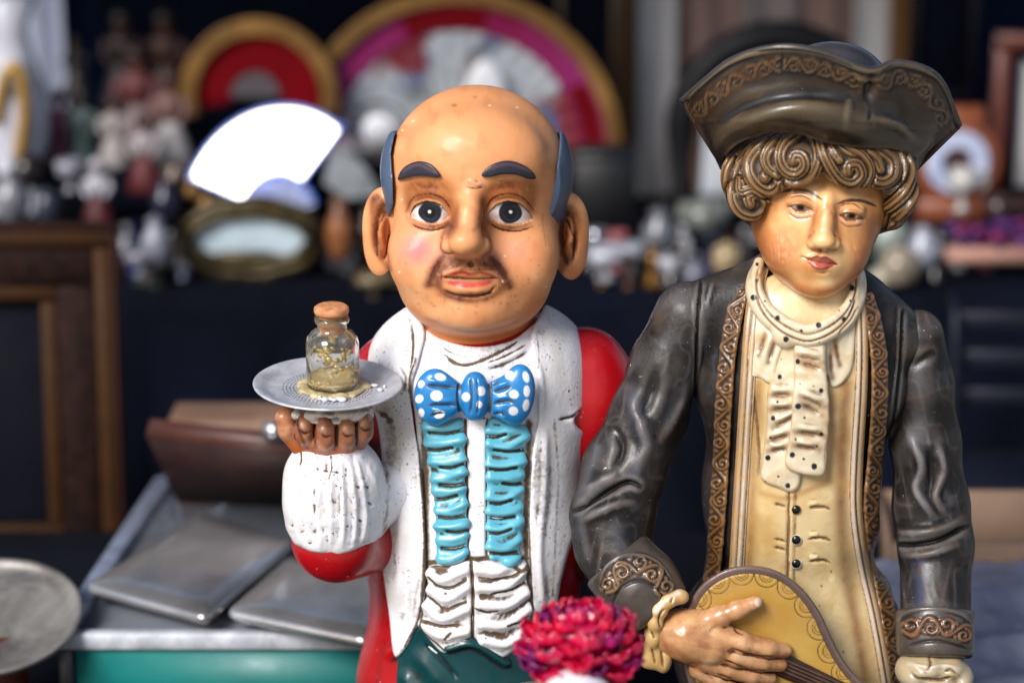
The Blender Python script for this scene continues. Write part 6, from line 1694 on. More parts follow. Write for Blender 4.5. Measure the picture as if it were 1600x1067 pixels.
# wooden cutlery box with open lid, behind
wb = plain_mat('dark_mahogany', (48, 22, 19), 0.5, col2=(30, 14, 13), scale=14, bumpd=0.0003)
t = thing('wooden_box', 'dark reddish wooden box with small metal clasp behind the butler raised hand', 'box', P(420, 790, 1010))
yb = 1010
def quadslab(pts, th):
    """four photo corners with depths -> a thick board"""
    p = [P(*q) for q in pts]; n = np.cross(p[1]-p[0], p[3]-p[0]); n /= np.linalg.norm(n)
    if n[1] < 0: n = -n
    V = np.array(p+[q+n*th for q in p]); Q = np.array([[0, 1, 2, 3], [7, 6, 5, 4], [0, 4, 5, 1], [1, 5, 6, 2], [2, 6, 7, 3], [3, 7, 4, 0]])
    cc = V.mean(0); nn = np.cross(V[Q[:, 1]]-V[Q[:, 0]], V[Q[:, 2]]-V[Q[:, 0]]); fl = (nn*(V[Q].mean(1)-cc)).sum(1) < 0; Q[fl] = Q[fl][:, ::-1]
    return V, Q
V, F = quadslab([(228, 680, 800), (650, 735, 800), (650, 812, 960), (276, 782, 960)], 36); mesh('lid', V, F, wb, t, smooth=False)
V, F = quadslab([(236, 654, 812), (650, 700, 812), (650, 735, 798), (228, 682, 798)], 60); mesh('lid_edge', V, F, plain_mat('mahogany_edge', (80, 40, 32), 0.45, col2=(56, 27, 22), scale=14), t, smooth=False)
V, F = quadslab([(276, 782, 962), (650, 812, 962), (650, 840, 962), (290, 800, 962)], 300); mesh('box_base', V, F, wb, t, smooth=False)
V, F = quadslab([(410, 662, 785), (447, 667, 785), (447, 692, 785), (410, 687, 785)], 22); mesh('clasp', V, F, plain_mat('clasp_nickel', (170, 172, 178), 0.25, metal=0.9), t, smooth=False)
pbw = plain_mat('pale_brown_wood', (132, 102, 82), 0.6, col2=(100, 76, 62), scale=10)
pk_ = thing('wooden_crate', 'pale brown wooden crate standing behind the dark wooden box', 'crate', (P(450, 660, 1170)[0], 1170, STAND_Z))
p0, p1 = P(262, 655, 1110), P(640, 665, 1110)
V, F = box((p0[0]+p1[0])/2, 1165, p0[2]-16, p1[0]-p0[0], 150, 30, 4); mesh('lid', V, F, pbw, pk_)
V, F = box((p0[0]+p1[0])/2, 1168, (p0[2]-32+STAND_Z)/2, p1[0]-p0[0]-24, 130, p0[2]-32-STAND_Z-1, 4); mesh('body', V, F, pbw, pk_)
# round metal tray bottom left
zt = ZC+20; c = PZ(-18, 968, zt)
tr2 = thing('round_metal_tray', 'big round worn grey metal tray in the lower left corner', 'tray', (c[0], c[1], zt-20))
R = abs(PZ(134, 955, zt)[0]-c[0])
V, F = lathe([(0, -6), (R-14, -6), (R-3, 0), (R, 7), (R-1, 12), (R-7, 12), (R-12, 6), (R-26, 0), (0, 0)], 96, c); V = tilt(V, c, 17, 0)
m_, nt, b = nmat('worn_tin'); geo = nt.nodes.new('ShaderNodeTexCoord').outputs['Object']
nt.links.new(mix(nt, mrange(nt, noise(nt, 14, 7, 0.7, 0.8, geo), 0.35, 0.65), lin((170, 166, 160)), lin((96, 92, 90))), b.inputs['Base Color']); b.inputs['Metallic'].default_value = 0.5; b.inputs['Roughness'].default_value = 0.42
mesh('dish', V, F, m_, tr2)
V, F = lathe([(0, STAND_Z), (R*0.45, STAND_Z), (R*0.45, zt-14), (0, zt-14)], 40, (c[0]-10, c[1], 0))
tag(mesh('wooden_stand', V, F, plain_mat('red_brown_wood', (96, 44, 26), 0.5, scale=20), loc=(c[0]-10, c[1], STAND_Z)), 'round reddish brown stand under the big grey tray', 'stand')
# picture frame leaning at the left
def frame(name, label, cat, px0, py0, px1, py1, y, bands, panel, lean=0, group=None, pdepth=20):
    """bands: list of (width in px, depth proud, material) from the outside in"""
    a = P(px0, py1, y); b_ = P(px1, py1, y); top = P(px0, py0, y)
    t = thing(name, label, cat, ((a[0]+b_[0])/2, y, a[2]), group)
    s = (b_[0]-a[0])/(px1-px0); X0, X1, Z0, Z1 = a[0], b_[0], a[2], top[2]; o = 0
    cc = np.array([(X0+X1)/2, y, Z0])
    for w, pr_, mt, nm in bands:
        w = w*s; parts = []
        x0_, x1_, z0_, z1_ = X0+o, X1-o, Z0+o, Z1-o
        for (cx, cz, ww, hh) in (((x0_+x1_)/2, z1_-w/2, x1_-x0_, w), ((x0_+x1_)/2, z0_+w/2, x1_-x0_, w), (x0_+w/2, (z0_+z1_)/2, w, z1_-z0_-2*w), (x1_-w/2, (z0_+z1_)/2, w, z1_-z0_-2*w)):
            V, F = box(cx, y-pr_/2, cz, ww, pr_, hh, min(6, w*0.3)); V = tilt(V, cc, lean, 0); mesh(nm, V, F, mt, t)
        o += w
    V, F = box((X0+X1)/2, y+4, (Z0+Z1)/2, X1-X0-4, 10, Z1-Z0-4, 2); V = tilt(V, cc, lean, 0); mesh('backboard', V, F, panel, t)
    return t
dk = plain_mat('dark_carved_wood', (20, 13, 12), 0.8, spec=0.1, col2=(46, 28, 24), scale=60, bumpd=0.003, bscale=45)
gd = plain_mat('dull_gold', (60, 34, 11), 0.7, spec=0.2, col2=(50, 30, 12), scale=30)
rb = plain_mat('red_brown_frame', (50, 26, 20), 0.7, spec=0.15, col2=(40, 22, 18), scale=20)
navy = plain_mat('dark_blue_canvas', (6, 8, 18), 0.8, col2=(9, 13, 26), scale=6, spec=0.15)
frame('picture_frame', 'large dark carved picture frame with gold inner edge standing at the left', 'picture frame', -260, 352, 205, 930, 1350,
      [(8, 50, rb, 'outer_edge'), (28, 46, gd, 'gold_edge'), (58, 40, dk, 'carved_band'), (26, 34, gd, 'gold_slip')], navy, lean=-3)

fz = P(-30, 930, 1350)[2]
t = thing('storage_crate', 'dark wooden crate under the large carved picture frame', 'crate', (P(-30, 930, 1350)[0], 1360, GZ))
V, F = box(P(-30, 930, 1350)[0], 1420, (fz-60+GZ)/2, 560, 260, fz-60-GZ, 8); mesh('body', V, F, rb, t)
V, F = box(P(-30, 930, 1350)[0], 1400, fz-28, 600, 300, 54, 8); mesh('lid', V, F, rb, t)
# ================================================================== BACK STALL
black = plain_mat('black_cloth', (6, 8, 16), 0.95, col2=(9, 14, 30), scale=5, bumpd=0.002, bscale=20, spec=0.08)
ZB = P(400, 452, 2300)[2]
bt2 = thing('back_table', 'long stall table under a dark blue black cloth behind the figurines', 'table', (0, 2900, GZ))
V, F = box(0, 2950, ZB-20, 3800, 1300, 40, 8); mesh('tabletop', V, F, black, bt2)
# draped cloth: a rippled sheet hanging from the front edge
rows = []
for j in range(8):
    z = ZB-4-(ZB-GZ-20)*j/7; rows.append([(x, 2285-40*min(j, 3)*abs(math.sin(x*0.009+1.3*math.sin(x*0.002)))-j*4, z) for x in np.linspace(-1900, 1900, 70)])
V, F = sheet(rows, 6, 240, 30); mesh('cloth', V, F, black, bt2)
# backdrop
bd = plain_mat('dark_backdrop', (5, 6, 12), 0.95, col2=(9, 15, 32), scale=1.5, spec=0.08)
V, F = box(0, 3900, GZ+1650, 6400, 40, 3300, 5); tag(mesh('wall', V, F, bd, loc=(0, 3900, GZ)), 'dark back wall of the stall behind all goods', 'wall')
def curtain(px0, px1, py0, py1, y, mat, label, amp=10, per=0.06, kind='curtain'):
    a, b_ = P(px0, py1, y), P(px1, py1, y); tz = P(px0, py0, y)[2]
    xs = np.linspace(a[0], b_[0], max(12, int(abs(b_[0]-a[0])/12)))
    rows = [[(x, y+amp*math.sin(x*per+0.3*j), a[2]+(tz-a[2])*j/5) for x in xs] for j in range(6)][::-1]
    V, F = sheet(rows, 5, len(xs)*3, 10)
    return tag(mesh(kind, V, F, mat, loc=((a[0]+b_[0])/2, y, a[2])), label, kind)
pw = plain_mat('pale_blue_white_cloth', (198, 204, 226), 0.8, col2=(178, 186, 214), scale=3)
cw = plain_mat('off_white_cloth', (206, 204, 206), 0.8, col2=(180, 178, 180), scale=4)
pk = plain_mat('dusty_pink_cloth', (156, 128, 120), 0.8, col2=(132, 106, 100), scale=4)
bl = plain_mat('deep_blue_cloth', (5, 20, 50), 0.9, col2=(4, 12, 30), scale=3, spec=0.1)
curtain(-60, 112, -60, 330, 3500, pw, 'pale bluish white cloth hanging at the left edge')
curtain(112, 165, -60, 330, 3560, bl, 'narrow deep blue cloth beside the pale cloth at the left')
curtain(992, 1050, -60, 420, 3500, cw, 'white cloth strip left of the arched mirror')
curtain(1050, 1150, -60, 300, 3560, pk, 'pinkish cloth between the two white cloth strips', 16, 0.05)
curtain(1240, 1325, -60, 300, 3580, pk, 'pinkish cloth behind the crown of the tricorn hat', 16, 0.05)
curtain(1150, 1240, -60, 300, 3570, plain_mat('greyish_cloth', (150, 140, 140), 0.8, scale=4), 'greyish cloth above the arched mirror', 16, 0.05)
curtain(1325, 1385, -60, 300, 3520, cw, 'white cloth strip right of the arched mirror')
curtain(960, 990, -60, 232, 3450, plain_mat('ochre_wood_post', (112, 78, 36), 0.5), 'ochre upright strip beside the large fan', 2, kind='post')
curtain(1385, 1415, -60, 140, 3450, plain_mat('ochre_wood_post_dark', (116, 80, 44), 0.5), 'ochre upright strip above the right side of the hat', 2, kind='post')
curtain(1460, 1700, -60, 300, 3700, bl, 'deep blue cloth in the upper right corner', 10)
# ---- fans
def sector(name, cpx, cpy, r0, r1, a0, a1, y, mat, parent, th=10, n=48, rel=None, nr=6, dy=0):
    """ring sector in a plane facing the front; angles in degrees from +x"""
    c = P(cpx, cpy, y); s = depthscale(y, c[2]); rows = []
    for j in range(nr):
        r = (r0+(r1-r0)*j/(nr-1))*s
        rows.append([(c[0]+r*cos(radians(a)), y+dy+(rel(a, j/(nr-1)) if rel else 0), c[2]+r*sin(radians(a))) for a in np.linspace(a1, a0, n)])
    V, F = sheet(rows, th, n*2, nr*3)
    return mesh(name, V, F, mat, parent)
goldf = plain_mat('gold_leaf', (158, 118, 62), 0.4, metal=0.3, col2=(110, 78, 38), scale=14)
ft = thing('framed_fan', 'huge half round gold framed fan with magenta edge and painted white leaf', 'fan', P(715, 240, 2950))
sector('frame', 715, 240, 234, 258, -2, 182, 2950, goldf, ft, 40)
mag = plain_mat('magenta_silk', (150, 52, 118), 0.8, col2=(120, 6, 34), scale=3.2, spec=0.1)
sector('silk_border', 715, 240, 192, 236, 0, 180, 2960, mag, ft, 8)
m_, nt, b = nmat('painted_fan_leaf'); geo = nt.nodes.new('ShaderNodeTexCoord').outputs['Object']
n1 = noise(nt, 9, 3, 0.6, 0.4, geo); n2 = noise(nt, 14, 3, 0.6, 0.3, geo)
cc = mix(nt, mrange(nt, n1, 0.5, 0.58), lin((176, 182, 190)), lin((104, 108, 106)))
cc = mix(nt, mrange(nt, n2, 0.54, 0.62), cc, lin((70, 88, 140)))
nt.links.new(mix(nt, mrange(nt, noise(nt, 11, 3, 0.6, 0.8, geo), 0.54, 0.62), cc, lin((120, 20, 34))), b.inputs['Base Color']); b.inputs['Roughness'].default_value = 0.6
sector('leaf', 715, 240, 60, 194, 0, 180, 2965, m_, ft, 6, 60, lambda a, t: 5*math.sin(a*0.7))
dr = plain_mat('crimson_silk', (120, 4, 16), 0.8, col2=(96, 3, 12), scale=5, spec=0.1)
for a in (97, 64):
    pass
sector('crimson_edge', 715, 240, 196, 228, 78, 112, 2954, dr, ft, 4); sector('crimson_edge', 715, 240, 196, 228, 0, 30, 2954, dr, ft, 4)
for i in range(17):
    a = 5+i*10.6; sector('rib', 715, 240, 20, 70, a-2.2, a+2.2, 2950, goldf, ft, 4, 4, nr=3)
lit_ = plain_mat('glossy_white_leaf', (240, 242, 250), 0.3)
c = P(758, 130, 2900)
V, F = lathe([(0, -60), (46, -58), (60, -20), (40, 25), (20, 58), (0, 66)], 32, c, 1, 0.25)
tag(mesh('white_shell', V, F, lit_, loc=c), 'bright white pointed shell ornament just behind the bald head', 'ornament')
ft = thing('framed_fan', 'crimson fan in a round topped gold frame left of the bald head', 'fan', P(402, 160, 2850))
sector('frame', 405, 152, 98, 124, -14, 196, 2850, goldf, ft, 40)
sector('crimson_leaf', 400, 152, 40, 100, -12, 192, 2860, dr, ft, 8, 60, lambda a, t: 1.2*math.sin(a*0.6))
gray = plain_mat('slate_silk', (84, 78, 84), 0.6)
sector('grey_hub', 396, 152, 1, 42, 0, 180, 2862, gray, ft, 8)
# fan shaped mirror
mirror = None
def halfvec(p):
    """normal that mirrors the sun side of the sky into the lens"""
    v = np.array([0, CY, CZ])-p; v /= np.linalg.norm(v); h = v+np.array(sd); return h/np.linalg.norm(h)
def fan_mirror():
    y = 2520; c = P(432, 334, y); t = thing('fan_mirror', 'fan shaped mirror shining white with the sky beside the bald head', 'mirror', c)
    m, nt, b = nmat('silvered_glass'); b.inputs['Metallic'].default_value = 1.0; b.inputs['Roughness'].default_value = 0.42; b.inputs['Base Color'].default_value = (0.9, 0.92, 0.96, 1)
    n = Vector(halfvec(c)); q = Vector((0, -1, 0)).rotation_difference(n).to_matrix(); q = np.array(q)
    s = depthscale(y, c[2]); cz = 150*s
    ang = np.linspace(160, 52, 40); rows = []
    for r in (54, 90, 120, 150): rows.append([(r*s*cos(radians(a))*1.03, 0, r*s*sin(radians(a))*1.16) for a in ang])
    G = np.array(rows) @ q.T
    # undo the sideways lean so that the outline stays upright
    G = G+c
    V, F = sheet(G, 6, 90, 16); mesh('glass', V, F, m, t)
    e = np.vstack([G[-1], G[0][::-1]]); V, F = tube(cr(e, 3, True), 5, 8, True); mesh('rim', V, F, plain_mat('painted_blue_fringe', (60, 100, 214), 0.3, col2=(90, 130, 226)), t)  # blue lens fringe of the bright mirror, put into the rim colour
    # small blue and white lace fan in front
    c2 = P(437, 326, y-60); s2 = depthscale(y-60, c2[2])
    t2 = thing('lace_fan', 'little blue lace fan standing before the fan shaped mirror', 'fan', c2)
    bm = plain_mat('cobalt_lace', (60, 110, 226), 0.5); wm = plain_mat('white_lace', (226, 234, 255), 0.6)
    sector('leaf', 437, 332, 24, 60, 12, 168, y-60, bm, t2, 4)
    for i in range(15):
        a = 14+i*10.9; sector('rib', 437, 332, 6, 56, a-2.4, a+2.4, y-66, wm, t2, 3, 4, nr=3)
    # right wing in grey
    sector('leaf_wing', 500, 318, 30, 92, 8, 78, y+60, plain_mat('grey_lace', (150, 156, 162), 0.6, col2=(110, 114, 120), scale=30), t, 5)
fan_mirror()
t = thing('hand_mirror', 'little round white mirror half hidden behind the bald head', 'mirror', P(592, 205, 2700))
V, F = lathe([(0, 0), (44, 0), (46, 4), (44, 8), (0, 8)], 40, (0, 0, 0)); V = V @ rotm(-78, 0, 0)[:, :].T @ np.eye(3)+P(592, 205, 2700); mesh('glass', V, F, lit_, t)
V, F = tube(cr([P(592+44*cos(a), 205-44*sin(a), 2695) for a in np.linspace(0, 2*pi, 16, endpoint=False)], 3, True), 5, 8, True); mesh('rim', V, F, gray, t)
# shell shaped gilt dish
def shell_dish():
    y = 2420; c = P(392, 372, y); t = thing('gilt_dish', 'oval gilt dish with pale blue glass centre below the fan mirror', 'dish', c)
    gm = plain_mat('antique_gilt', (82, 70, 40), 0.35, metal=0.5, col2=(40, 34, 22), scale=40, bumpd=0.004, bscale=40)
    a = np.linspace(0, 2*pi, 48, endpoint=False)
    ring = lambda rx, rz, dy, w=0: np.array([P(390+rx*cos(u)*(1+w*cos(9*u)), 374-rz*sin(u)*(1+w*cos(9*u)), y+dy) for u in a])
    V, F = tube(ring(106, 56, 0, 0.03), 22, 12, True); mesh('rim', V, F, gm, t)
    V, F = tube(ring(92, 40, -22, 0.02), 12, 10, True); mesh('inner_rim', V, F, gm, t)
    R_ = [ring(2, 1, 0), ring(45, 18, 0), ring(92, 40, 0)]; G = [np.vstack([r, r[:1]]) for r in R_]
    V, F = sheet(G[::-1], 8, 96, 10); mesh('glass', V, F, plain_mat('pale_blue_glass', (196, 214, 226), 0.2, col2=(160, 176, 184), scale=12), t)
    V, F = lathe([(0, -74), (60, -70), (96, -40), (60, -30), (0, -34)], 40, P(385, 372, y+10), 1, 0.4); mesh('foot', V, F, gm, t)
    for px, py in ((300, 300), (322, 318)):
        V, F = lathe([(0, -18), (14, -12), (20, 4), (9, 20), (0, 24)], 16, P(px, py, y)); mesh('gilt_leaf', V, F, goldf, t)
shell_dish()
# ---- dolls and figures
def colm(c, r=0.5): return plain_mat('doll_paint', tuple(int(v*0.8) for v in c), r, var=0.15, scale=25)
_mats = {}
def cm(c, r=0.5):
    k = (c, r)
    if k not in _mats: _mats[k] = colm(c, r)
    return _mats[k]
def doll(px, base, h, y, robe, top, skin, hair, label, lean=0, arms=True, cloak=None, group='old dolls and saints at the left'):
    c = P(px, base, y); s = depthscale(y, c[2])*h; t = thing('doll', label, 'doll', c, group)
    def L(prof, m, nm, cx=0, cz=0, sy=0.8):
        V, F = lathe([(a*s, b_*s) for a, b_ in prof], 24, c+np.array([cx*s, 0, cz*s]), 1, sy); mesh(nm, V, F, m, t)
    L([(0, 0), (0.24, 0), (0.25, 0.03), (0.19, 0.25), (0.12, 0.45), (0.1, 0.5), (0, 0.52)], cm(robe), 'robe')
    L([(0, 0.47), (0.1, 0.48), (0.14, 0.6), (0.15, 0.7), (0.1, 0.77), (0.045, 0.79), (0.04, 0.84), (0, 0.84)], cm(top), 'torso')
    L([(0, 0.8), (0.06, 0.82), (0.085, 0.88), (0.08, 0.95), (0.04, 0.99), (0, 1.0)], cm(skin, 0.4), 'head')
    L([(0, 0.9), (0.095, 0.88), (0.1, 0.94), (0.07, 1.01), (0, 1.03)], cm(hair), 'hair', 0, 0.0)
    if arms:
        for sx in (-1, 1):
            pts = np.array([(sx*0.13, 0, 0.72), (sx*0.19, -0.04, 0.6), (sx*0.12, -0.14, 0.5)])*s+c
            V, F = tube(cr(pts, 4), np.linspace(0.05, 0.03, 9)*s, 10); mesh('arm', V, F, cm(top), t)
            V, F = lathe([(0, -0.035*s), (0.03*s, 0), (0, 0.035*s)], 8, pts[-1]); mesh('hand', V, F, cm(skin, 0.4), t)
    if cloak:
        L([(0, 0.05), (0.27, 0.05), (0.24, 0.3), (0.17, 0.72), (0.1, 0.8), (0, 0.8)], cm(cloak), 'cloak', 0, 0, 0.6)
        t.children[-1].location.y += 0.05*s*S
    return t
DM = ((120, 150, 92, 3200, (60, 52, 48), (40, 34, 34), (128, 84, 62), (26, 18, 16), 'small dark doll with brown face near the blue cloth'),
      (195, 170, 150, 3250, (40, 30, 34), (60, 36, 34), (142, 88, 66), (20, 14, 14), 'tall dark robed doll at the left behind the others'),
      (262, 180, 160, 3300, (70, 48, 44), (96, 60, 52), (150, 100, 76), (34, 22, 18), 'brown clothed doll left of the crimson fan'),
      (218, 245, 170, 2900, (176, 150, 150), (140, 72, 74), (170, 110, 96), (60, 30, 26), 'rosy faced doll in pale red dress in the middle of the doll group'),
      (180, 262, 110, 2750, (206, 196, 196), (206, 196, 196), (150, 100, 84), (50, 26, 26), 'doll in white skirt left of the rosy faced doll'),
      (268, 262, 150, 2700, (214, 208, 208), (150, 110, 104), (150, 100, 84), (80, 50, 44), 'doll in white and brown nearest the crimson fan'),
      (228, 300, 120, 2600, (110, 24, 30), (206, 196, 200), (170, 120, 110), (70, 20, 24), 'doll in dark red skirt and white blouse in front'),
      (96, 262, 120, 2800, (120, 24, 76), (196, 84, 140), (170, 110, 120), (90, 30, 70), 'magenta clothed doll at the left'),
      (132, 270, 130, 2780, (50, 84, 84), (120, 140, 140), (150, 110, 100), (30, 30, 34), 'greenish clothed doll beside the magenta doll'),
      (155, 358, 110, 2450, (96, 16, 30), (224, 222, 234), (226, 222, 232), (226, 222, 230), 'white hooded doll above the picture frame'))
for i, (px, b_, h, y, robe, top, skin, hair, lab) in enumerate(DM):
    doll(px, b_, h, y, robe, top, skin, hair, lab)
# raised shelf carrying them
V, F = box(P(200, 300, 3000)[0], 3060, P(200, 262, 2700)[2]-60, 760, 700, 120, 8)
tag(mesh('shelf_box', V, F, black, loc=(P(200, 300, 3000)[0], 3060, ZB)), 'black cloth covered riser carrying the dolls', 'riser')
# white and gold ornament far left
c = P(30, 325, 2700); s = depthscale(2700, c[2])
t = thing('ornate_vase', 'tall white vase with gold handle at the upper left edge', 'vase', c)
V, F = lathe([(0, 0), (60*s, 0), (50*s, 14*s), (24*s, 36*s), (52*s, 110*s), (56*s, 170*s), (34*s, 240*s), (26*s, 280*s), (44*s, 330*s), (0, 330*s)], 40, c); mesh('body', V, F, plain_mat('white_glaze_blue', (206, 208, 222), 0.25), t)
V, F = tube(cr([P(-6, 190, 2600), P(8, 120, 2590), P(30, 110, 2590), P(38, 180, 2590), P(28, 250, 2600)], 6), 9*s, 10); mesh('handle', V, F, plain_mat('bright_gilt', (188, 146, 60), 0.3, metal=0.4), t)
# small goods: one builder, many kinds
def goods(px, base, w, h, y, col, label, cat, name='jar', shape=0, group=None, rough=0.25, metal=0.0, col2=None):
    c = P(px, base, y); s = depthscale(y, c[2]); w, h = w*s/2, h*s
    prof = [[(0, 0), (0.6, 0), (0.7, 0.05), (1, 0.4), (0.9, 0.7), (0.5, 0.85), (0.55, 1), (0, 1)], [(0, 0), (0.5, 0), (0.45, 0.06), (0.15, 0.2), (0.2, 0.4), (0.9, 0.6), (1, 1), (0.9, 1), (0.5, 0.66), (0, 0.62)], [(0, 0), (0.8, 0), (0.9, 0.1), (1, 0.5), (0.85, 0.9), (0.5, 1), (0, 1)]][shape]
    V, F = lathe([(a*w, b_*h) for a, b_ in prof], 28, c)
    t = thing(name, label, cat, c, group)
    m = plain_mat(name+'_glaze', col, rough, metal=metal, col2=col2, scale=30)
    mesh('body', V, F, m, t)
    if shape == 0:
        V, F = lathe([(0, h), (0.62*w, h), (0.6*w, h*1.06), (0.1*w, h*1.1), (0.12*w, h*1.16), (0, h*1.17)], 20, c); mesh('lid', V, F, m, t)
    elif shape == 1:
        V, F = tube(cr([c+np.array([w*0.9, 0, h*0.9]), c+np.array([w*1.5, 0, h*0.85]), c+np.array([w*1.3, 0, h*0.6]), c+np.array([w*0.6, 0, h*0.55])], 5), w*0.1, 8); mesh('handle', V, F, m, t)
    else:
        V, F = lathe([(0, h*0.95), (0.5*w, h*0.97), (0.3*w, h*1.1), (0, h*1.12)], 20, c); mesh('knob', V, F, m, t)
    return t
G = [(20, 345, 60, 70, 2350, (150, 152, 164), 'greyish jar at the left end of the back table', 'jar', 'jar', 0),
     (75, 345, 40, 46, 2340, (60, 66, 84), 'small dark blue jar above the picture frame', 'jar', 'jar', 2),
     (110, 300, 44, 50, 2450, (176, 176, 190), 'silvery cup left of the white hooded doll', 'cup', 'cup', 1),
     (45, 290, 50, 46, 2480, (44, 34, 32), 'dark brown pot near the white vase', 'pot', 'pot', 2),
     (245, 415, 46, 70, 2310, (170, 172, 190), 'pale porcelain jar left of the gilt dish', 'jar', 'jar', 0),
     (222, 430, 56, 40, 2300, (150, 150, 166), 'low grey porcelain bowl at the table edge', 'bowl', 'bowl', 1),
     (260, 345, 46, 60, 2380, (24, 30, 60), 'dark blue jar left of the gilt dish', 'jar', 'jar', 0),
     (275, 300, 46, 44, 2440, (96, 66, 44), 'brown pot left of the fan mirror', 'pot', 'pot', 0),
     (532, 405, 46, 90, 2380, (168, 104, 60), 'orange brown wooden jug left of the bald head ear', 'jug', 'jug', 0),
     (575, 400, 40, 70, 2420, (60, 44, 36), 'dark brown jug beside the left ear', 'jug', 'jug', 0),
     (585, 462, 60, 34, 2300, (150, 130, 96), 'low beige cup below the left ear', 'cup', 'cup', 1),
     (948, 436, 70, 50, 2340, (214, 218, 234), 'white porcelain cup right of the right ear', 'cup', 'cup', 1),
     (985, 430, 44, 50, 2350, (190, 196, 210), 'pale porcelain cup beside the white pot', 'cup', 'cup', 1),
     (1030, 400, 60, 70, 2380, (120, 124, 136), 'grey metal coffee pot below the arched mirror', 'coffee pot', 'coffee_pot', 0),
     (1045, 445, 40, 46, 2310, (214, 216, 226), 'small white cup left of the boy shoulder', 'cup', 'cup', 1),
     (1085, 450, 40, 40, 2310, (130, 130, 150), 'small silvery bowl above the boy left shoulder', 'bowl', 'bowl', 2),
     (1100, 350, 90, 36, 2450, (150, 156, 150), 'wide grey green bowl under the arched mirror', 'bowl', 'bowl', 2),
     (1135, 425, 50, 44, 2330, (196, 172, 130), 'beige pot beside the boy jaw', 'pot', 'pot', 2),
     (1390, 395, 60, 60, 2380, (190, 200, 196), 'pale green jar right of the boy face', 'jar', 'jar', 0),
     (1405, 440, 66, 50, 2330, (176, 160, 140), 'beige white pot right of the boy chin', 'pot', 'pot', 2),
     (1440, 420, 50, 60, 2370, (200, 206, 224), 'silver white jug between the beige pot and the flowers', 'jug', 'jug', 0),
     (1375, 450, 40, 30, 2310, (206, 196, 176), 'small cream bowl at the boy right shoulder', 'bowl', 'bowl', 2),
     (1502, 330, 52, 66, 2480, (226, 224, 222), 'white cup in front of the plate clock', 'cup', 'cup', 1),
     (1560, 345, 50, 40, 2500, (60, 34, 30), 'dark brown pot near the right edge', 'pot', 'pot', 2)]
for px, b_, w, h, y, col, lab, cat, nm, shp in G:
    m2 = tuple(int(v*0.4) for v in col); col = tuple(int(v*0.85) for v in col)
    goods(px, b_, w, h, y, col, lab, cat, nm, shp, col2=m2)
# black box and the arched mirror
V, F = box(P(945, 300, 2600)[0], 2660, P(945, 302, 2600)[2], 104*1.6, 120, 140*1.62, 6)
t = thing('black_cabinet', 'black cabinet right of the bald head', 'cabinet', P(945, 375, 2600)); mesh('body', V, F, plain_mat('black_lacquer', (10, 12, 18), 0.5), t)
V, F = box(P(945, 245, 2600)[0], 2596, P(945, 245, 2600)[2], 100*1.6, 8, 14, 2); mesh('edge', V, F, plain_mat('lacquer_edge', (26, 28, 36), 0.4), t)
t = thing('arched_mirror', 'big arch topped mirror in black frame behind the tricorn hat', 'mirror', P(1215, 440, 2900))
bf = plain_mat('black_frame', (9, 8, 12), 0.5, col2=(18, 17, 24), scale=20, spec=0.25)
y = 2900; c = P(1213, 200, y); s = depthscale(y, c[2])
ang = np.linspace(0, pi, 30)
arc = [(c[0]+150*s*cos(a), y, c[2]+145*s*sin(a)) for a in ang]
path = [(c[0]+150*s, y, c[2]-230*s)]+arc+[(c[0]-150*s, y, c[2]-230*s)]
V, F = tube(path, 24*s, 10); mesh('frame', V, F, bf, t)
path2 = [(c[0]+122*s, y-10, c[2]-230*s)]+[(c[0]+122*s*cos(a), y-10, c[2]+116*s*sin(a)) for a in ang]+[(c[0]-122*s, y-10, c[2]-230*s)]
V, F = tube(path2, 6*s, 8); mesh('inner_bead', V, F, plain_mat('brown_bead', (70, 46, 38), 0.4), t)
ins = [(c[0]+122*s, y, c[2]-230*s)]+[(c[0]+122*s*cos(a), y, c[2]+116*s*sin(a)) for a in ang]+[(c[0]-122*s, y, c[2]-230*s)]
G_ = [[p for p in ins], [(c[0]+(p[0]-c[0])*0.02, y, c[2]-60) for p in ins]]
V, F = sheet(G_[::-1], 6, 60, 8); mesh('glass', V, F, plain_mat('clouded_mirror', (214, 218, 228), 0.3, col2=(176, 184, 190), scale=3, metal=0.0), t)
V, F = quadslab([(1150, 372, 2850), (1175, 352, 2850), (1262, 455, 2840), (1230, 470, 2840)], 20)
tag(mesh('white_stick', V, F, cw, loc=P(1210, 440, 2850), smooth=False), 'slanting white board leaning before the arched mirror', 'board')
V, F = box(P(1100, 320, 2700)[0], 2750, P(1100, 330, 2700)[2], 150, 80, 60, 4)
t = thing('radio', 'dark boxy old radio at the foot of the arched mirror', 'radio', P(1100, 350, 2700)); mesh('body', V, F, bf, t)
for dx in (-40, 40):
    V, F = tube([P(1100+dx*0.6, 322, 2700), P(1100+dx*0.6, 322, 2690)], 10, 12); mesh('knob', V, F, cm((120, 118, 112)), t)
# plate clock
t = thing('plate_clock', 'round wooden clock with white porcelain ring right of the hat', 'clock', P(1495, 330, 2650))
wd = plain_mat('orange_wood', (140, 76, 46), 0.4, col2=(98, 50, 32), scale=12)
y = 2650; c = P(1494, 252, y); s = depthscale(y, c[2]); uu = np.linspace(0, 2*pi, 40, endpoint=False)
def disc(rx, y_, mat, nm, th=12, r0=0.02):
    rows = [[(c[0]+rx*f*s*cos(u), y_, c[2]+rx*f*s*sin(u)) for u in np.append(uu, uu[0])] for f in (1.0, (1+r0)/2, r0)]
    V, F = sheet(rows, th, 80, 9); mesh(nm, V, F, mat, t)
disc(70, y+10, wd, 'case', 30); disc(50, y-16, plain_mat('blue_white_porcelain', (206, 212, 232), 0.25, col2=(150, 164, 200), scale=30), 'ring', 8, 0.45); disc(24, y-12, plain_mat('dark_dial', (70, 40, 40), 0.4), 'dial', 6)
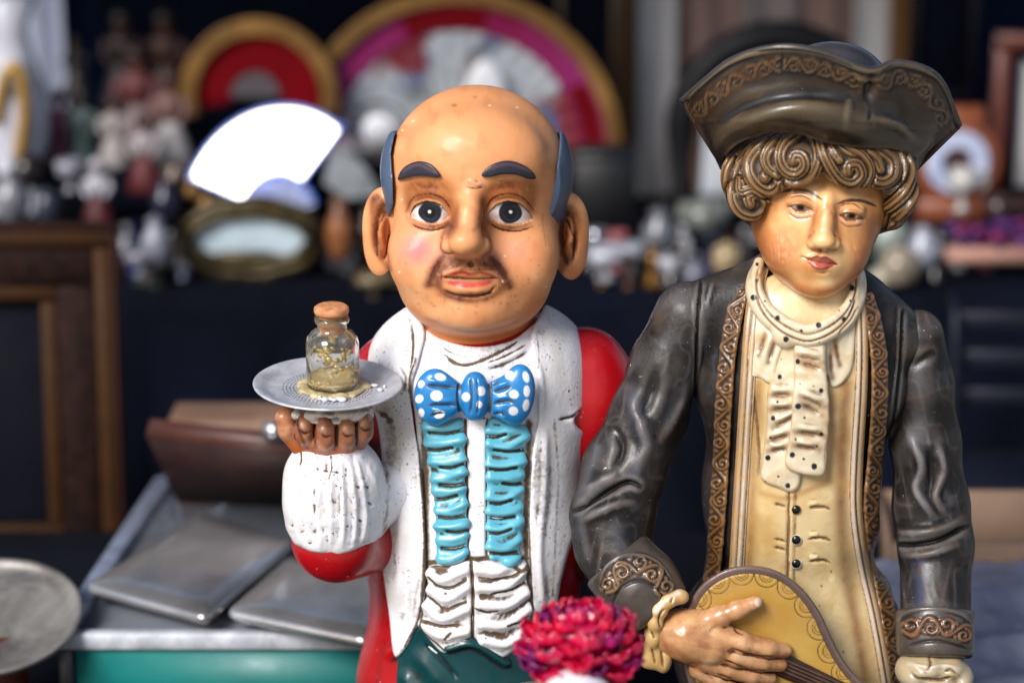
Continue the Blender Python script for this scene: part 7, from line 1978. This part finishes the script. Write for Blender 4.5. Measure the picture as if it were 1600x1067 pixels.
V, F = box(c[0], y+30, c[2]+66*s, 90*s, 40, 36*s, 8); mesh('pediment', V, F, wd, t)
V, F = box(c[0]+30, y+20, c[2]-80*s, 150*s, 60, 40*s, 8); mesh('base', V, F, wd, t)
# purple posy in a long low basket
r = np.random.default_rng(21)
t = thing('flower_basket', 'low pinkish basket of purple and magenta flowers at the right', 'basket', P(1540, 412, 2400))
V, F = box(P(1545, 400, 2400)[0], 2400, P(1545, 398, 2400)[2], 140*1.6, 60, 26*1.6, 10); mesh('tray', V, F, plain_mat('pinkish_wicker', (170, 126, 112), 0.6), t)
pms = [cm((92, 30, 120)), cm((170, 40, 120)), cm((50, 26, 110)), cm((150, 70, 150))]
bs = [lathe([(0, -9), (9, -5), (12, 3), (6, 10), (0, 9)], 10, (0, 0, 0))]
firsts = {}
for i in range(46):
    p = P(1485+r.uniform(0, 120), 372+r.uniform(-22, 14), 2400+r.uniform(-30, 30)); k = i % 4
    if k not in firsts:
        o = mesh('bloom', bs[0][0]+p, bs[0][1], pms[k], t, loc=p); firsts[k] = o
    else:
        o = firsts[k].copy(); scene.collection.objects.link(o); o.location = Vector((p-origin(t))*S)
    sc_ = r.uniform(0.8, 1.6); o.scale = (sc_, sc_, sc_)
# frames at the right
frame('picture_frame', 'tall reddish wood picture frame at the right edge with pale picture', 'picture frame', 1540, 50, 1720, 330, 2900, [(24, 40, plain_mat('red_wood_frame', (110, 54, 40), 0.4, col2=(84, 40, 32), scale=12), 'frame_bar'), (16, 30, black, 'dark_mat')], cw)
frame('picture_frame', 'narrow dark framed panel beside the reddish wood frame', 'picture frame', 1420, -60, 1520, 150, 3300, [(10, 30, bf, 'frame_bar')], bd)
frame('picture_frame', 'dark gilt edged frame above the bald head between fan and white cloth', 'picture frame', 870, -80, 962, 230, 3300, [(10, 30, plain_mat('dark_gilt', (70, 50, 28), 0.4), 'frame_bar')], bd)
# riser under the things on the right
V, F = box(P(1500, 360, 2800)[0], 2900, P(1500, 345, 2650)[2]-50, 900, 620, 100, 8)
tag(mesh('riser', V, F, black, loc=(P(1500, 360, 2800)[0], 2900, ZB)), 'black cloth covered riser carrying the plate clock', 'riser')
# ---- behind the boy on the right: dark chair, dark cloths, cardboard box, crumpled sheet
ch = thing('chair', 'dark folding chair with slatted back standing in the shade at the right', 'chair', (P(1560, 700, 1900)[0], 1900, GZ))
cmv = plain_mat('dark_blue_metal', (8, 11, 20), 0.5, col2=(14, 20, 38), scale=8, spec=0.3)
for px in (1490, 1690):
    a = P(px, 460, 1980); V, F = tube(cr([a, P(px, 620, 1900), np.array([a[0], 1880, GZ])], 5), 12, 10); mesh('leg', V, F, cmv, ch)
for py in (500, 560, 620):
    a, b_ = P(1490, py, 1950), P(1690, py, 1950); V, F = bar(a, b_, 14, 46); mesh('slat', V, F, cmv, ch)
V, F = box(P(1590, 740, 1800)[0], 1780, P(1590, 735, 1800)[2], 300, 340, 24, 8); mesh('seat', V, F, cmv, ch)
cbm = plain_mat('cardboard', (160, 130, 108), 0.8, col2=(140, 112, 92), scale=12)
cb = thing('cardboard_box', 'open brown cardboard box right of the boy figurine', 'box', P(1610, 880, 900))
V, F = quadslab([(1380, 768, 1000), (1760, 768, 1000), (1760, 905, 1000), (1380, 905, 1000)], 14); mesh('side_panel', V, F, cbm, cb, smooth=False)
V, F = quadslab([(1395, 850, 700), (1770, 850, 700), (1770, 960, 700), (1395, 960, 700)], 14); mesh('side_panel', V, F, cbm, cb, smooth=False)
a, b_ = P(1384, 768, 1000), P(1395, 855, 700)
V, F = quadslab([(1382, 770, 995), (1382, 905, 995), (1395, 960, 715), (1395, 852, 715)], 12); mesh('side_panel', V, F, cbm, cb, smooth=False)
p1, p2 = P(1380, 905, 1000), P(1770, 960, 700)
V, F = box((p1[0]+p2[0])/2, 850, min(p1[2], p2[2]), p2[0]-p1[0]-20, 300, 12, 2); mesh('box_bottom', V, F, cbm, cb)
# crumpled grey sheet of bubble wrap / cloth
r = np.random.default_rng(2)
xs = np.linspace(P(1400, 1000, 300)[0], P(1800, 1000, 300)[0], 26); ys = np.linspace(180, 690, 24)
zf = P(1560, 1067, 240)[2]-10; rows = []
ph = r.uniform(0, 6, 12)
def hz(x, y):
    v = 0
    for i in range(6):
        a = ph[i]; k = 0.010+0.006*i; v += (1-abs(math.sin((x*cos(a)+y*sin(a))*k+ph[i+6])))*34/(1+0.55*i)
    return v
for y in ys[::-1]:
    rows.append([(x, y, zf-40+(y-180)*0.16+hz(x, y)) for x in xs])
V, F = sheet(rows, 4, 130, 120)
tag(mesh('crumpled_cloth', V, F, plain_mat('grey_sheet', (150, 154, 172), 0.35, col2=(112, 116, 136), scale=8), loc=((xs[0]+xs[-1])/2, 430, STAND_Z)), 'crumpled shiny grey cloth at the lower right', 'cloth')
# unseen canopy added overhead to shade the goods at the back
cy0, cy1, zc_ = 1150, 4100, 1750
G_ = [[(x, y, zc_+260*math.sin(pi*(y-cy0)/(cy1-cy0))+12*math.sin(x*0.01)) for x in np.linspace(-3200, 3200, 20)] for y in np.linspace(cy1, cy0, 8)]
V, F = sheet(G_, 8, 60, 24)
ca = thing('added_shade_canopy', 'unseen dark blue canopy added to shade the back table', 'canopy', (0, 2600, GZ))
mesh('cloth', V, F, bl, ca)
for x in (-3150, 3150):
    for y in (1200, 4000):
        V, F = tube([(x, y, GZ), (x, y, zc_)], 24, 10); mesh('pole', V, F, cmv, ca)
V, F = box((xs[0]+xs[-1])/2, 430, (STAND_Z+zf-70)/2, xs[-1]-xs[0]-40, 460, zf-70-STAND_Z, 8)
tag(mesh('storage_box', V, F, black, loc=((xs[0]+xs[-1])/2, 430, STAND_Z)), 'dark box hidden under the crumpled grey cloth', 'box')
# ---- crowd of small antiques on the back table, built from a few kinds
def crowd():
    r = np.random.default_rng(33)
    kinds = {
        'candlestick': ([(0, 0), (1, 0), (0.9, 0.06), (0.3, 0.12), (0.2, 0.3), (0.42, 0.36), (0.2, 0.42), (0.16, 0.7), (0.34, 0.76), (0.5, 0.9), (0.5, 1), (0, 0.96)], 0.42, 'candlestick', 'candlestick'),
        'perfume_bottle': ([(0, 0), (0.8, 0), (1, 0.1), (1, 0.5), (0.7, 0.62), (0.28, 0.68), (0.25, 0.78), (0.42, 0.82), (0.46, 0.95), (0.2, 1), (0, 1)], 0.5, 'cut glass perfume bottle', 'perfume bottle'),
        'goblet': ([(0, 0), (0.8, 0), (0.7, 0.04), (0.14, 0.1), (0.12, 0.42), (0.5, 0.52), (0.86, 0.75), (0.9, 1), (0.8, 1), (0.7, 0.76), (0, 0.6)], 0.6, 'small goblet', 'goblet'),
        'hand_bell': ([(0, 0), (1, 0), (0.85, 0.12), (0.6, 0.5), (0.3, 0.6), (0.1, 0.64), (0.12, 0.8), (0.24, 0.86), (0.16, 0.98), (0, 1)], 0.7, 'little hand bell', 'bell'),
        'figurine': ([(0, 0), (0.9, 0), (0.95, 0.05), (0.6, 0.3), (0.36, 0.5), (0.56, 0.62), (0.5, 0.72), (0.2, 0.78), (0.34, 0.86), (0.34, 0.94), (0.16, 1), (0, 1)], 0.5, 'tiny porcelain lady', 'figurine')}
    cols = {'gold': ((150, 108, 46), 'gilt', 0.25, 0.7), 'white': ((214, 214, 222), 'white', 0.15, 0), 'silver': ((190, 194, 206), 'silvery', 0.2, 0.8), 'brown': ((86, 50, 34), 'brown', 0.4, 0), 'black': ((16, 16, 22), 'black', 0.15, 0),
            'blue': ((26, 42, 110), 'blue', 0.15, 0), 'rose': ((170, 92, 100), 'rose coloured', 0.25, 0), 'green': ((44, 74, 66), 'dark green', 0.2, 0)}
    spans = [(2, 100, 335, 2420, 'above the picture frame'), (100, 285, 355, 2380, 'between the picture frame and the gilt dish'), (205, 290, 415, 2330, 'left of the gilt dish'),
             (520, 600, 430, 2330, 'left of the bald head'), (905, 1070, 440, 2320, 'right of the bald head'), (1060, 1180, 400, 2420, 'below the arched mirror'),
             (1370, 1480, 425, 2360, 'right of the boy face'), (1450, 1600, 345, 2480, 'at the foot of the plate clock')]
    n = [9, 14, 8, 8, 12, 9, 14, 12]; protos = {}; used = set()
    for (x0, x1, yb, dep, where), k in zip(spans, n):
        for i in range(k):
            h = r.uniform(34, 74); size = 'tall' if h > 60 else ('short' if h < 46 else 'middling')
            while True:
                kd = list(kinds)[r.integers(0, 5)]; cc_ = list(cols)[r.integers(0, 8)]
                if (kd, cc_, size, where) not in used: used.add((kd, cc_, size, where)); break
            prof, asp, nm, cat = kinds[kd]; col, cn, ro, me_ = cols[cc_]
            px = x0+(x1-x0)*(i+r.uniform(0.1, 0.9))/k; y = dep+r.uniform(-10, 260)
            b_ = P(px, yb, y); z = ZB+1 if y < 2480 and yb > 380 else b_[2]
            z = ZB+1; pz = np.array([b_[0], y, z]); s = depthscale(y, z)
            p_ = proj(*pz); 
            if p_[1]-h > yb+20: pass
            key = (kd, cc_)
            if key not in protos:
                V, F = lathe([(a*asp*50, b*100) for a, b in prof], 20); m_ = plain_mat(cn.replace(' ', '_')+'_finish', col, ro, metal=me_, col2=tuple(int(v*0.5) for v in col), scale=60)
                o = mesh(kd, V+pz, F, m_, loc=pz); protos[key] = o
            else:
                o = protos[key].copy(); scene.collection.objects.link(o); o.location = Vector(pz*S)
            sc_ = h*s/100; o.scale = (sc_, sc_, sc_); o.rotation_euler = (0, 0, r.uniform(0, 6))
            tag(o, '%s %s %s %s' % (size, cn, nm, where), cat, 'small antiques crowding the back table')
crowd()
